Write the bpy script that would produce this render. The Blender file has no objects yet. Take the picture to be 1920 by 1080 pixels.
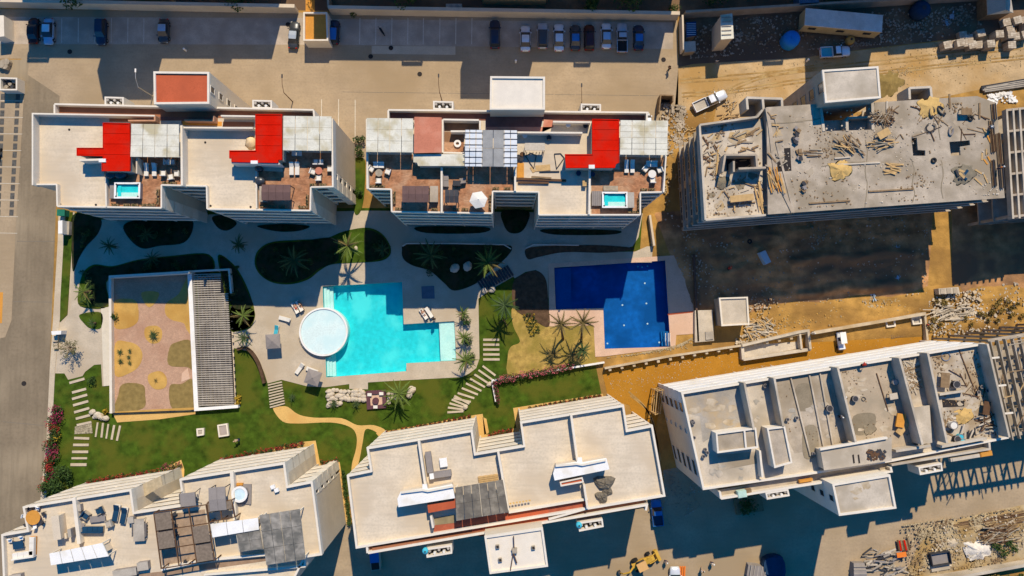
import bpy, math, random
from mathutils import Vector, Matrix, Euler, noise
from mathutils.geometry import tessellate_polygon
random.seed(7)
R = math.radians
S = bpy.context.scene
C = S.collection
# ---------------------------------------------------------------- camera, sky, sun, exposure
CAM_H = 120.0
FPX = 1320.0                       # focal length in photo pixels (1920 wide)
NAD = (945.0, 600.0)               # where straight-down falls in the photo
cam_d = bpy.data.cameras.new('camera'); cam = bpy.data.objects.new('camera', cam_d); C.objects.link(cam)
cam_d.sensor_width = 36; cam_d.lens = 36*FPX/1920; cam_d.clip_end = 3000; cam_d.clip_start = 1
tilt_x = math.atan((NAD[1]-540)/FPX); tilt_y = math.atan((NAD[0]-960)/FPX)
cam.location = (0, 0, CAM_H); cam.rotation_euler = (tilt_x, tilt_y, 0)
S.camera = cam
CM = Euler(cam.rotation_euler).to_matrix()
SUN = Vector((-0.20, -0.87, -1.0)).normalized()
w = bpy.data.worlds.new('World'); S.world = w; w.use_nodes = True
nt = w.node_tree; bg = nt.nodes['Background']
sky = nt.nodes.new('ShaderNodeTexSky'); sky.sky_type = 'NISHITA'; sky.sun_disc = False
sky.sun_elevation = math.asin(-SUN.z); sky.sun_rotation = math.atan2(-SUN.x, -SUN.y)
sky.air_density = 1.0; sky.dust_density = 0.3; sky.ozone_density = 10.0
hs = nt.nodes.new('ShaderNodeHueSaturation'); hs.inputs['Saturation'].default_value = 1.65; nt.links.new(sky.outputs[0], hs.inputs['Color'])
nt.links.new(hs.outputs[0], bg.inputs[0]); bg.inputs[1].default_value = 0.15
sl = bpy.data.lights.new('sun', 'SUN'); sl.energy = 5.0; sl.angle = R(0.5); sl.color = (1.0, 0.87, 0.69)
so = bpy.data.objects.new('sun', sl); C.objects.link(so); so.rotation_euler = SUN.to_track_quat('-Z', 'Y').to_euler(); so.location = (20, 60, 150)
S.view_settings.view_transform = 'Standard'; S.view_settings.look = 'None'
S.view_settings.exposure = 0.08; S.view_settings.gamma = 1; S.view_settings.use_curve_mapping = False
# ---------------------------------------------------------------- helpers
def P(x, y, h=0.0):
    """photo pixel of a point known to lie h metres above the ground -> world position"""
    d = CM @ Vector((x-960, 540-y, -FPX))
    k = (h-CAM_H)/d.z
    return Vector((d.x*k, d.y*k, h))
def W(pts, h): return [P(x, y, h).to_2d() for x, y in pts]
ORG = {}
_j = [0]
def jit():
    _j[0] = (_j[0]+1) % 9
    return _j[0]*0.0031
def area(p): return sum(p[i][0]*p[(i+1) % len(p)][1]-p[(i+1) % len(p)][0]*p[i][1] for i in range(len(p)))/2
def tess(loops):
    return tessellate_polygon([[Vector((q[0], q[1], 0)) for q in l] for l in loops])
class MB:
    def __init__(s): s.v = []; s.f = []
    def add(s, v, f):
        n = len(s.v); s.v += [tuple(q) for q in v]; s.f += [tuple(i+n for i in t) for t in f]; return s
    def box(s, c, d, rz=0.0, rx=0.0, ry=0.0):
        m = Euler((rx, ry, rz)).to_matrix(); c = Vector(c); v = []
        for z in (-.5, .5):
            for y in (-.5, .5):
                for x in (-.5, .5): v.append(c+m @ Vector((x*d[0], y*d[1], z*d[2])))
        return s.add(v, [(0, 2, 3, 1), (4, 5, 7, 6), (0, 1, 5, 4), (2, 6, 7, 3), (0, 4, 6, 2), (1, 3, 7, 5)])
    def prism(s, poly, z0, z1, holes=()):
        loops = [list(poly)]+[list(h) for h in holes]
        if area(loops[0]) < 0: loops[0].reverse()
        for h in loops[1:]:
            if area(h) > 0: h.reverse()
        flat = [q for l in loops for q in l]; n = len(flat); tr = tess(loops)
        f = []
        for t in tr:
            a, b, c = (flat[i] for i in t)
            if (b[0]-a[0])*(c[1]-a[1])-(b[1]-a[1])*(c[0]-a[0]) < 0: t = (t[0], t[2], t[1])
            f.append((t[0]+n, t[1]+n, t[2]+n)); f.append((t[0], t[2], t[1]))
        k = 0
        for l in loops:
            m = len(l)
            for i in range(m):
                j = (i+1) % m; f.append((k+i, k+j, n+k+j, n+k+i))
            k += m
        return s.add([(q[0], q[1], z0) for q in flat]+[(q[0], q[1], z1) for q in flat], f)
    def sheet(s, poly, z, holes=()):
        loops = [list(poly)]+[list(h) for h in holes]; flat = [q for l in loops for q in l]; f = []
        for t in tess(loops):
            a, b, c = (flat[i] for i in t)
            if (b[0]-a[0])*(c[1]-a[1])-(b[1]-a[1])*(c[0]-a[0]) < 0: t = (t[0], t[2], t[1])
            f.append(tuple(t))
        return s.add([(q[0], q[1], z) for q in flat], f)
    def cyl(s, c, r, h, n=12, r2=None, cap=True):
        r2 = r if r2 is None else r2; v = []
        for z, q in ((0, r), (h, r2)):
            for i in range(n): v.append((c[0]+q*math.cos(2*math.pi*i/n), c[1]+q*math.sin(2*math.pi*i/n), c[2]+z))
        f = [(i, (i+1) % n, n+(i+1) % n, n+i) for i in range(n)]
        if cap: f += [tuple(range(n-1, -1, -1)), tuple(range(n, 2*n))]
        return s.add(v, f)
    def ring(s, c, r0, r1, z0, z1, n=24):
        o = [(c[0]+r1*math.cos(2*math.pi*i/n), c[1]+r1*math.sin(2*math.pi*i/n)) for i in range(n)]
        q = [(c[0]+r0*math.cos(2*math.pi*i/n), c[1]+r0*math.sin(2*math.pi*i/n)) for i in range(n)]
        return s.prism(o, z0, z1, [q])
    def tube(s, pts, rad, n=6):
        pts = [Vector(p) for p in pts]
        if not isinstance(rad, (list, tuple)): rad = [rad]*len(pts)
        v = []; f = []
        for k, p in enumerate(pts):
            d = (pts[min(k+1, len(pts)-1)]-pts[max(k-1, 0)]).normalized()
            u = d.cross(Vector((0.31, 0.17, 0.93))); u = u.normalized() if u.length > 1e-4 else Vector((1, 0, 0)); q = d.cross(u)
            for i in range(n):
                a = 2*math.pi*i/n; v.append(p+u*rad[k]*math.cos(a)+q*rad[k]*math.sin(a))
        for k in range(len(pts)-1):
            for i in range(n): f.append((k*n+i, k*n+(i+1) % n, (k+1)*n+(i+1) % n, (k+1)*n+i))
        f += [tuple(range(n-1, -1, -1)), tuple(range((len(pts)-1)*n, len(pts)*n))]
        return s.add(v, f)
    def loft(s, secs):
        """secs: rings of equal count, closed ends"""
        n = len(secs[0]); v = [q for r in secs for q in r]; f = []
        for k in range(len(secs)-1):
            for i in range(n): f.append((k*n+i, k*n+(i+1) % n, (k+1)*n+(i+1) % n, (k+1)*n+i))
        f += [tuple(range(n-1, -1, -1)), tuple(range((len(secs)-1)*n, len(secs)*n))]
        return s.add(v, f)
    def wall(s, pts, z0, z1, th, closed=False, side=0.0):
        """a run of wall with mitred corners; side shifts it left(+)/right(-) by side*th"""
        n = len(pts); pts = [Vector(p) for p in pts]; L = []; Rr = []
        for i in range(n):
            a = pts[(i-1) % n] if (closed or i > 0) else None; b = pts[(i+1) % n] if (closed or i < n-1) else None
            p = pts[i]; ns = []
            if a is not None: d = (p-a).normalized(); ns.append(Vector((-d.y, d.x)))
            if b is not None: d = (b-p).normalized(); ns.append(Vector((-d.y, d.x)))
            if len(ns) == 2:
                m = ns[0]+ns[1]; m = m.normalized()/max(.35, (m.normalized()).dot(ns[0])) if m.length > 1e-3 else ns[0]
            else: m = ns[0]
            L.append(p+m*th*(side+.5)); Rr.append(p+m*th*(side-.5))
        m = n if closed else n-1
        v = []; f = []
        for q in L: v += [(q.x, q.y, z0), (q.x, q.y, z1)]
        for q in Rr: v += [(q.x, q.y, z0), (q.x, q.y, z1)]
        for i in range(m):
            j = (i+1) % n; a, b, c, d = 2*i, 2*j, 2*n+2*i, 2*n+2*j
            f += [(a, a+1, b+1, b), (c, d, d+1, c+1), (a+1, c+1, d+1, b+1), (a, b, d, c)]
        if not closed:
            for i in (0, n-1):
                a, c = 2*i, 2*n+2*i; f.append((a, c, c+1, a+1))
        return s.add(v, f)
    def mesh(s, name, org=Vector((0, 0, 0)), smooth=False):
        me = bpy.data.meshes.new(name); me.from_pydata([(a-org[0], b-org[1], c-org[2]) for a, b, c in s.v], [], s.f)
        if smooth: me.polygons.foreach_set('use_smooth', [True]*len(me.polygons))
        me.update(); return me
    def build(s, name, mat, parent=None, smooth=False, org=None):
        o0 = ORG.get(parent.name, Vector((0, 0, 0))) if parent else (Vector(org) if org is not None else Vector((0, 0, 0)))
        me = s.mesh(name, o0, smooth); me.materials.append(mat)
        return link(name, me, parent, o0)
def link(name, me, parent=None, o0=Vector((0, 0, 0))):
    o = bpy.data.objects.new(name, me); C.objects.link(o)
    if parent: o.parent = parent
    else: o.location = o0
    ORG[o.name] = Vector(o0); return o
def tag(o, label=None, cat=None, group=None, kind=None):
    if label: o['label'] = label
    if cat: o['category'] = cat
    if group: o['group'] = group
    if kind: o['kind'] = kind
    return o
def thing(name, label, cat, loc=(0, 0, 0), group=None):
    o = bpy.data.objects.new(name, None); C.objects.link(o); o.location = loc; o.empty_display_size = .3
    ORG[o.name] = Vector(loc); return tag(o, label, cat, group)
def put(o, x, y, h=0.0, deg=0.0, sc=None):
    o.location = P(x, y, h); o.rotation_euler = (0, 0, R(deg))
    if sc: o.scale = (sc, sc, sc)
    return o
def copy_tree(o, parent=None):
    c = o.copy(); C.objects.link(c); c.parent = parent
    for ch in list(o.children): copy_tree(ch, c)
    return c
def smooth_px(pts, n=5, closed=True):
    out = []; m = len(pts)
    for i in range(m if closed else m-1):
        p0, p1, p2, p3 = (Vector(pts[(i+k) % m]) if closed else Vector(pts[min(max(i+k, 0), m-1)]) for k in (-1, 0, 1, 2))
        for k in range(n):
            t = k/n
            out.append(tuple(.5*((2*p1)+(p2-p0)*t+(2*p0-5*p1+4*p2-p3)*t*t+(3*p1-p0-3*p2+p3)*t**3)))
    if not closed: out.append(tuple(pts[-1]))
    return out
def inset(poly, ds):
    """move every edge i of the polygon inwards by ds[i]"""
    n = len(poly); sg = 1 if area(poly) > 0 else -1; out = []
    ln = []
    for i in range(n):
        a, b = Vector(poly[i]), Vector(poly[(i+1) % n]); d = (b-a).normalized(); nr = Vector((-d.y, d.x))*sg
        ln.append((a+nr*ds[i], d))
    for i in range(n):
        (p, d), (q, e) = ln[i-1], ln[i]; cr = d.x*e.y-d.y*e.x
        if abs(cr) < .09:
            if abs(ds[i-1]-ds[i]) > .05: out.append(Vector(poly[i])+Vector((-d.y, d.x))*sg*ds[i-1])
            out.append(q); continue
        t = ((q-p).x*e.y-(q-p).y*e.x)/cr; out.append(p+d*t)
    return out
# ---------------------------------------------------------------- materials
MATS = {}
def M(name, col, rough=.85, var=.14, sc=1.2, col2=None, amt=.5, s2=.15, bump=0.0, bs=8.0, spec=.08, metal=0.0, brick=None, wave=None, streak=0):
    if name in MATS: return MATS[name]
    adj = lambda c: (min(.95, c[0]), min(.95, c[1]*1.0), min(.95, c[2]*.96))
    col = adj(col); col2 = adj(col2) if col2 else None
    m = bpy.data.materials.new(name); m.use_nodes = True; t = m.node_tree; N = t.nodes; K = t.links
    b = N['Principled BSDF']; b.inputs['Roughness'].default_value = rough; b.inputs['Metallic'].default_value = metal
    b.inputs['Specular IOR Level'].default_value = spec
    tc = N.new('ShaderNodeTexCoord')
    def nz(scale, det=5.0):
        q = N.new('ShaderNodeTexNoise'); q.inputs['Scale'].default_value = scale; q.inputs['Detail'].default_value = det
        K.new(tc.outputs['Object'], q.inputs['Vector']); return q
    def mix(fac, a, c):
        q = N.new('ShaderNodeMix'); q.data_type = 'RGBA'
        if isinstance(fac, float): q.inputs[0].default_value = fac
        else: K.new(fac, q.inputs[0])
        for k, x in ((6, a), (7, c)):
            if isinstance(x, tuple): q.inputs[k].default_value = (*x, 1)
            else: K.new(x, q.inputs[k])
        return q.outputs[2]
    def ramp(src, lo, hi):
        q = N.new('ShaderNodeMapRange'); q.inputs[1].default_value = lo; q.inputs[2].default_value = hi; K.new(src, q.inputs[0]); return q.outputs[0]
    lo = tuple(c*(1-var) for c in col); hi = tuple(min(1, c*(1+var)) for c in col)
    out = mix(ramp(nz(sc).outputs['Fac'], .3, .7), lo, hi)
    if var > 0.02:
        fine = nz(sc*9, 3.0); out = mix(ramp(fine.outputs['Fac'], .25, .55), mix(.35, out, tuple(c*.55 for c in col)), out)
    if col2: out = mix(ramp(nz(s2, 6.0).outputs['Fac'], .62-amt*.3, .72-amt*.18), out, col2)
    if streak:
        mp = N.new('ShaderNodeMapping'); mp.inputs['Scale'].default_value = (.25, 2.2, 1) if streak > 0 else (1.6, .12, 1); K.new(tc.outputs['Object'], mp.inputs['Vector']); q = nz(1.0, 4.0); K.new(mp.outputs[0], q.inputs['Vector'])
        out = mix(ramp(q.outputs['Fac'], .45, .75), out, mix(float(abs(streak)), out, tuple(c*.72 for c in col)))
    if brick:
        q = N.new('ShaderNodeTexBrick'); q.inputs['Scale'].default_value = brick[0]; q.inputs['Mortar Size'].default_value = brick[2] if len(brick) > 2 else .03
        K.new(tc.outputs['Object'], q.inputs['Vector']); q.inputs['Color1'].default_value = (1, 1, 1, 1); q.inputs['Color2'].default_value = (.72, .72, .72, 1)
        q.inputs['Mortar'].default_value = (*brick[1], 1)
        mm = N.new('ShaderNodeMix'); mm.data_type = 'RGBA'; mm.blend_type = 'MULTIPLY'; mm.inputs[0].default_value = 1
        K.new(out, mm.inputs[6]); K.new(q.outputs[0], mm.inputs[7]); out = mm.outputs[2]
    K.new(out, b.inputs['Base Color'])
    if bump or wave:
        bp = N.new('ShaderNodeBump'); bp.inputs['Strength'].default_value = bump or .3; bp.inputs['Distance'].default_value = .08
        if wave:
            q = N.new('ShaderNodeTexWave'); q.inputs['Scale'].default_value = wave[0]; q.bands_direction = wave[1]; K.new(tc.outputs['Object'], q.inputs['Vector']); K.new(q.outputs['Fac'], bp.inputs['Height'])
        else: K.new(nz(bs, 6.0).outputs['Fac'], bp.inputs['Height'])
        K.new(bp.outputs[0], b.inputs['Normal'])
    MATS[name] = m; return m
def water_mat(name, tint, sc):
    m = bpy.data.materials.new(name); m.use_nodes = True; t = m.node_tree; N = t.nodes; K = t.links; N.remove(N['Principled BSDF'])
    tr = N.new('ShaderNodeBsdfTransparent'); tr.inputs[0].default_value = (*tint, 1)
    gl = N.new('ShaderNodeBsdfGlossy'); gl.inputs['Roughness'].default_value = .04
    fr = N.new('ShaderNodeFresnel'); fr.inputs[0].default_value = 1.33
    tc = N.new('ShaderNodeTexCoord'); nz = N.new('ShaderNodeTexNoise'); nz.inputs['Scale'].default_value = sc; nz.inputs['Detail'].default_value = 3; nz.inputs['Distortion'].default_value = 1.0
    K.new(tc.outputs['Object'], nz.inputs['Vector']); bp = N.new('ShaderNodeBump'); bp.inputs['Strength'].default_value = .35; bp.inputs['Distance'].default_value = .1
    K.new(nz.outputs['Fac'], bp.inputs['Height']); K.new(bp.outputs[0], fr.inputs['Normal']); K.new(bp.outputs[0], gl.inputs['Normal'])
    mx = N.new('ShaderNodeMixShader'); K.new(fr.outputs[0], mx.inputs[0]); K.new(tr.outputs[0], mx.inputs[1]); K.new(gl.outputs[0], mx.inputs[2])
    K.new(mx.outputs[0], N['Material Output'].inputs[0]); return m
mDirt = M('site_dirt', (.40, .225, .060), .95, .28, .6, (.27, .15, .045), .6, .16, .7, 3)
mDirtDark = M('dark_earth', (.20, .125, .07), .95, .3, .4, (.13, .085, .055), .6, .12, .8, 1.5)  # darker and browner than the site dirt
mSand = M('sand', (.52, .31, .085), .95, .15, .6, (.42, .23, .055), .5, .2, .3, 6)
mSiteRoad = M('dusty_road', (.48, .34, .185), .95, .2, .35, (.40, .24, .085), .55, .1, .3, 4)
mConc = M('parking_concrete', (.385, .29, .185), .9, .12, .3, (.32, .235, .14), .5, .06, .1, 12, streak=.3)
mRoad = M('street_concrete', (.225, .175, .115), .9, .12, .25, (.33, .26, .17), .45, .05, .1, 12, streak=-.5)
mWalk = M('sidewalk_concrete', (.52, .43, .31), .9, .1, .6, (.45, .36, .25), .4, .1, .1, 12)
mDeck = M('deck_concrete', (.49, .41, .305), .85, .1, .6, (.43, .345, .24), .5, .12, .08, 12)
mPink = M('pink_deck', (.62, .42, .30), .85, .08, .5, (.56, .36, .24), .4, .12)
mGrass = M('lawn_grass', (.050, .088, .008), .95, .45, .8, (.090, .100, .012), .55, .22, .9, 14)
mGrassDry = M('dry_grass', (.40, .27, .075), .95, .3, 1.2, (.27, .20, .045), .6, .25, .7, 10)
mSoil = M('dark_soil', (.10, .06, .035), .95, .3, 1.5, bump=.5)
mPath = M('sand_path', (.62, .39, .13), .95, .1, .6, (.55, .32, .1), .4, .3)
mRoof = M('cream_roof', (.635, .535, .40), .85, .08, .35, (.54, .44, .315), .5, .16, .06, 10, streak=.5)
mWall = M('cream_stucco', (.62, .52, .39), .9, .06, .8, (.56, .46, .34), .4, .2)
mTrim = M('white_trim', (.72, .645, .53), .85, .05, 1.0, (.66, .59, .49), .35, .3)
mBand = M('balcony_paint', (.74, .66, .54), .85, .05, 1.0, (.62, .55, .44), .35, .3)
mWhite = M('white_paint', (.80, .78, .74), .7, .04, 1.0, (.70, .66, .58), .3, .5)
mRed = M('red_roof', (.60, .012, .004), .8, .10, .5, (.48, .02, .010), .5, .5, streak=.3, spec=0.0)
mRust = M('terracotta_roof', (.47, .105, .045), .85, .1, .6, (.40, .09, .04), .5, .3)
mPinkRoof = M('faded_red_roof', (.52, .19, .115), .85, .1, .5, (.58, .26, .17), .5, .3)
mPanel = M('pale_sheet_roof', (.66, .63, .52), .75, .12, .6, (.46, .40, .25), .45, .4, streak=.35)
mTile = M('terrace_tile', (.43, .205, .105), .85, .3, 1.3, (.50, .29, .17), .6, .5, brick=(1.4, (.75, .72, .7), .02))
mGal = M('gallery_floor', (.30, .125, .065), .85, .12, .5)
mOrange = M('orange_floor', (.60, .27, .05), .85, .1, .5)
mGrey = M('raw_concrete', (.42, .35, .265), .9, .2, .7, (.29, .235, .165), .55, .22, .2, 6)
mGrey2 = M('raw_concrete_pale', (.53, .455, .355), .9, .14, .5, (.38, .32, .24), .5, .2, .15, 6)
mWet = M('stained_concrete', (.25, .205, .14), .9, .2, .5)
mBlock = M('block_wall', (.42, .34, .25), .9, .14, .8, bump=.2)
mLawnShade = M('shade_darkened_lawn', (.016, .030, .010), .95, .5, 1.6, (.045, .035, .018), .55, .5, .9, 8)  # lawn in shade; the darkness is put into this green
mLot = M('dusty_lot', (.42, .33, .20), .95, .2, .7, (.33, .22, .09), .55, .25, .6, 4)
mGlass = M('dark_glass', (.025, .032, .04), .12, .02, spec=.6)
mDark = M('dark_opening', (.035, .03, .028), .9, .1)
mShade = M('grey_louvre', (.43, .38, .31), .8, .16, 1.0, (.31, .27, .22), .5, .4)
mBrown = M('brown_canvas', (.14, .085, .075), .85, .1, 1.0)
mTaupe = M('taupe_canvas', (.26, .23, .21), .85, .08, 1.0)
mBlackG = M('charcoal', (.05, .05, .055), .7, .15, 1.5)
mRubber = M('rubber', (.025, .025, .025), .8, .1)
mSteel = M('steel', (.5, .5, .5), .4, .05, metal=.8)
mBlue = M('blue_plastic', (.02, .22, .62), .5, .08)
mTurq = M('turquoise_plastic', (.06, .42, .52), .5, .08)
mYellow = M('machine_yellow', (.52, .31, .05), .5, .08)
mOrg = M('safety_orange', (.75, .20, .03), .7, .05)
mWood = M('fresh_timber', (.52, .34, .15), .85, .15, 2.0)
mWoodD = M('old_timber', (.25, .165, .09), .9, .25, 2.0)
mWoodG = M('grey_timber', (.36, .30, .22), .9, .2, 2.0)
mRebar = M('rusty_rebar', (.12, .065, .035), .9, .2)
mBush = M('bush_leaf', (.045, .085, .018), .8, .4, 3.0, spec=.2)
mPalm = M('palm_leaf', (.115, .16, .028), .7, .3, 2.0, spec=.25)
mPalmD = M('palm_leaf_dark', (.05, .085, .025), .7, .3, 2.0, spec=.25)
mPalmDry = M('palm_leaf_dry', (.16, .12, .045), .8, .3, 2.0)
mTrunk = M('palm_trunk', (.15, .105, .065), .9, .3, 3.0, bump=.4)
mBougP = M('magenta_flowers', (.33, .025, .09), .8, .35, 4.0)
mBougR = M('red_flowers', (.34, .035, .03), .8, .35, 4.0)
mPinkF = M('pink_flowers', (.55, .13, .16), .8, .35, 4.0)
mYelF = M('yellow_shrub', (.42, .28, .03), .8, .3, 4.0)
mRock = M('pale_rock', (.55, .47, .36), .9, .15, 1.0, (.42, .32, .2), .5, .5, .5, 3)
mCush = M('cushion_cream', (.72, .68, .6), .85, .05)
mNavy = M('navy_cushion', (.012, .05, .10), .8, .1)
mSkin = M('skin', (.42, .23, .14), .6, .05)
mHair = M('black_hair', (.015, .012, .01), .7, .1)
mPaintL = M('white_road_paint', (.62, .56, .45), .85, .15, 3.0)
mPool = M('turquoise_tile', (.035, .62, .68), .5, .12, 1.3, (.10, .72, .74), .5, .25)
mPoolW = M('pale_pool_plaster', (.72, .80, .76), .6, .05, .6, (.6, .72, .7), .4, .5)
mPoolB = M('cobalt_tile', (.008, .13, .42), .5, .2, 1.2, (.005, .085, .27), .5, .2)
mPoolB2 = M('cobalt_step_tile', (.012, .14, .36), .5, .12, .35)
mWater = water_mat('clear_water', (.80, .97, .98), 1.3)
mWaterB = water_mat('blue_water', (.75, .92, .98), 1.3)
# ---------------------------------------------------------------- ground, roads, paths, pools (the setting)
def ground_sheet(name, px, z, mat, holes=(), sm=0, skirt=0.0):
    q = smooth_px(px, sm) if sm else px
    hz = [W(h, 0) for h in holes]
    b = MB()
    if skirt: b.prism(W(q, 0), z-skirt, z, hz)
    else: b.sheet(W(q, 0), z, hz)
    return tag(b.build(name, mat), kind='structure')
pool1 = [(605, 537), (754, 529), (757, 608), (852, 602), (855.5, 676), (762, 681), (762, 696), (612, 707.5)]
pool2 = [(1039, 502), (1247, 488.5), (1257, 650), (1134, 654), (1131, 577.5), (1042, 580)]
lat = [(371, 519), (431, 514), (442, 756), (380, 760)]
bb = [(-400, -300), (400, -300), (400, 300), (-400, 300)]
g = MB().sheet(bb, 0.0, [W(pool1, 0), W(pool2, 0), W(lat, 0)]); tag(g.build('ground', mDirt), kind='structure')
# shaded land beyond the top boundary wall
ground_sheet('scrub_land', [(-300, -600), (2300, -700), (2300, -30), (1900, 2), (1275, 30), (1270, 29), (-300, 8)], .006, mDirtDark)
# parking court on top
ground_sheet('parking_court', [(-260, 14), (600, 24), (1270, 34), (1272, 150), (1270, 300), (100, 300), (60, 215), (40, 110), (-260, 112)], .012, mConc)
ground_sheet('parking_bays', [(-260, 30), (560, 34), (640, 36), (1262, 42), (1262, 92), (640, 84), (-260, 82)], .0145, M('bay_concrete', (.44, .36, .28), .9, .16, .5, (.33, .27, .21), .5, .2, .15, 8))
ground_sheet('walk_base', [(110, 398), (140, 398), (140, 500), (136, 700), (100, 700), (104, 600)], .028, mWalk)
ground_sheet('site_road', [(1272, 126), (1300, 120), (1600, 96), (1900, 62), (2300, 15), (2300, 130), (1900, 155), (1680, 200), (1260, 260)], .012, mSiteRoad)
# street on the left
ground_sheet('street', [(-260, 110), (55, 112), (52, 140), (112, 180), (104, 420), (96, 620), (88, 860), (80, 1000), (70, 1300), (-260, 1300)], .016, mRoad)
ground_sheet('side_parking', [(-260, 160), (46, 160), (38, 300), (30, 420), (22, 600), (10, 632), (-20, 640), (-260, 640)], .03, mConc)
ground_sheet('pavement', [(112, 400), (121, 400), (118, 560), (112, 605), (104, 690), (97, 830), (84, 960), (72, 1100), (62, 1100), (74, 960), (88, 820), (94, 690), (100, 600), (106, 500)], .10, mWalk, skirt=.12)
ground_sheet('ramp_strip', [(0, 548), (6, 548), (4, 606), (-8, 606)], .04, mOrange)
# service street along the bottom
ground_sheet('service_street', [(560, 1010), (640, 985), (900, 950), (1250, 880), (1700, 800), (2300, 720), (2300, 900), (1910, 955), (1800, 975), (1760, 985), (1800, 1010), (1770, 1046), (1690, 1085), (1600, 1300), (560, 1300)], .012, mConc)
# garden lawn, under everything in the garden
ground_sheet('garden_lawn', [(104, 697), (135, 690), (135, 400), (200, 392), (690, 390), (1205, 396), (1200, 470), (1040, 480), (1030, 612), (1116, 668), (1118, 690), (1128, 740), (1000, 800), (905, 870), (700, 905), (600, 960), (400, 990), (60, 1010), (80, 930), (96, 810)], .02, mGrass, [pool1, lat])
ground_sheet('verge', [(124, 398), (137, 398), (136, 430), (134, 480), (129, 560), (127, 590), (113, 604), (114, 560), (119, 470)], .12, mGrass, skirt=.12)
# pool deck and walks
deck = [(186, 412), (400, 402), (690, 395), (1205, 400), (1197, 445), (1186, 462), (1150, 472), (1050, 474), (1000, 486), (960, 520), (925, 540), (897, 560), (899, 672), (893, 690), (880, 700), (866, 707), (720, 715), (690, 717), (690, 730), (655, 729), (655, 720), (610, 726), (575, 724), (548, 717), (528, 712), (502, 719), (496, 700), (488, 680), (474, 660), (436, 652), (434, 520), (400, 505), (204, 520), (208, 575), (208, 722), (192, 724), (190, 683), (177, 684), (160, 697), (155, 705), (128, 712), (120, 698), (106, 695), (110, 626), (128, 592), (134, 575), (134, 505), (150, 475), (172, 450)]
ground_sheet('pool_deck', deck, .05, mDeck, [pool1], skirt=.05)
ground_sheet('clubhouse_walk', [(190, 576), (208, 576), (213, 722), (195, 724)], .12, M('pale_walk', (.62, .55, .43), .85, .06), skirt=.1)
ground_sheet('deck_walk', [(1000, 478), (1030, 473), (1190, 472), (1213, 462), (1224, 462), (1222, 492), (1028, 494), (1028, 560), (1020, 520), (1005, 506), (985, 510), (965, 522), (960, 515)], .054, mDeck)
d2 = [(1028, 494), (1293, 477), (1300, 580), (1302, 626), (1268, 628), (1266, 651), (1134, 668), (1116, 669), (1113, 610), (1030, 612)]
ground_sheet('pink_pool_deck', d2, .07, mPink, [pool2], skirt=.07)
ground_sheet('pool_deck_joint', [(1252, 588), (1299, 583), (1299, 586), (1252, 591)], .085, mRust)
# lawn and planted islands on the walks, shade coloured into the darkest
def island(px, mat=mGrass, z=.12, name='lawn_island'): return ground_sheet(name, px, z, mat, sm=5, skirt=.08)
island([(137, 404), (165, 404), (190, 412), (184, 438), (162, 462), (148, 485), (137, 508), (135, 450)], mLawnShade)
island([(232, 424), (262, 412), (350, 410), (362, 428), (345, 455), (300, 461), (268, 466), (245, 450)], mLawnShade)
island([(398, 408), (420, 404), (444, 418), (428, 432), (410, 428)], mLawnShade)
island([(482, 424), (530, 420), (580, 424), (560, 433), (520, 434)], mLawnShade)
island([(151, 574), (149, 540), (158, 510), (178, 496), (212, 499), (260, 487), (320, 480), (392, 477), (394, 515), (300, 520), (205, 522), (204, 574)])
island([(160, 520), (178, 499), (212, 501), (260, 489), (320, 482), (390, 479), (392, 513), (300, 518), (205, 520), (203, 570), (172, 570)], mLawnShade, .135, 'bed_or_lawn_shade')  # overlay colours the shaded ground above the clubhouse dark
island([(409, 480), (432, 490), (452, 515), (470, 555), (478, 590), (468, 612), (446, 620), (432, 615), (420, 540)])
island([(412, 484), (432, 493), (450, 517), (468, 556), (474, 574), (440, 578), (424, 540)], mLawnShade, .135, 'bed_or_lawn_shade')  # dark overlay paints the shade on this lawn
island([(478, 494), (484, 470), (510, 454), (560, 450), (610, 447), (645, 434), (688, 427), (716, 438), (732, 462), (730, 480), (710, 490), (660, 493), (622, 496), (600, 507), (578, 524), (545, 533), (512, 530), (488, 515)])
island([(481, 493), (487, 472), (510, 457), (560, 453), (625, 446), (634, 470), (632, 490), (600, 503), (576, 521), (545, 530), (512, 527), (490, 513)], mLawnShade, .135, 'bed_or_lawn_shade')  # paints the shaded left part of the kidney lawn dark
island([(686, 432), (714, 440), (729, 462), (727, 478), (708, 487), (686, 488), (683, 460)], mLawnShade, .135, 'bed_or_lawn_shade')  # paints the shade on the kidney lawn's right tip
island([(754, 470), (764, 458), (850, 457), (943, 459), (960, 466), (946, 486), (915, 512), (890, 533), (852, 545), (832, 530), (806, 508), (774, 498), (757, 486)], mLawnShade)
island([(942, 396), (990, 396), (988, 420), (975, 436), (955, 436), (944, 420)], mLawnShade)
island([(785, 425), (910, 426), (900, 437), (800, 437)], mLawnShade)
island([(1020, 430), (1155, 432), (1145, 440), (1040, 440)], mLawnShade)
island([(664, 300), (684, 300), (684, 350), (680, 385), (672, 402), (664, 395), (660, 340)])
island([(150, 590), (190, 586), (190, 614), (172, 616), (160, 608)])
island([(434, 575), (460, 572), (478, 585), (474, 608), (462, 618), (434, 618)])
island([(985, 468), (1010, 462), (1060, 460), (1130, 460), (1190, 466), (1140, 474), (1060, 473), (1010, 482), (990, 486)], mSoil, .10, 'bed_or_lawn_shade')
island([(962, 530), (985, 512), (1008, 508), (1024, 526), (1028, 570), (1029, 612), (1000, 600), (965, 578)], mSoil, .10, 'bed_or_lawn_shade')
ground_sheet('dry_meadow', smooth_px([(962, 575), (1000, 582), (1030, 585), (1030, 612), (1113, 611), (1115, 668), (1128, 684), (1060, 690), (960, 706), (952, 670), (958, 650), (975, 640), (962, 610)], 4), .045, mGrassDry)
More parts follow.
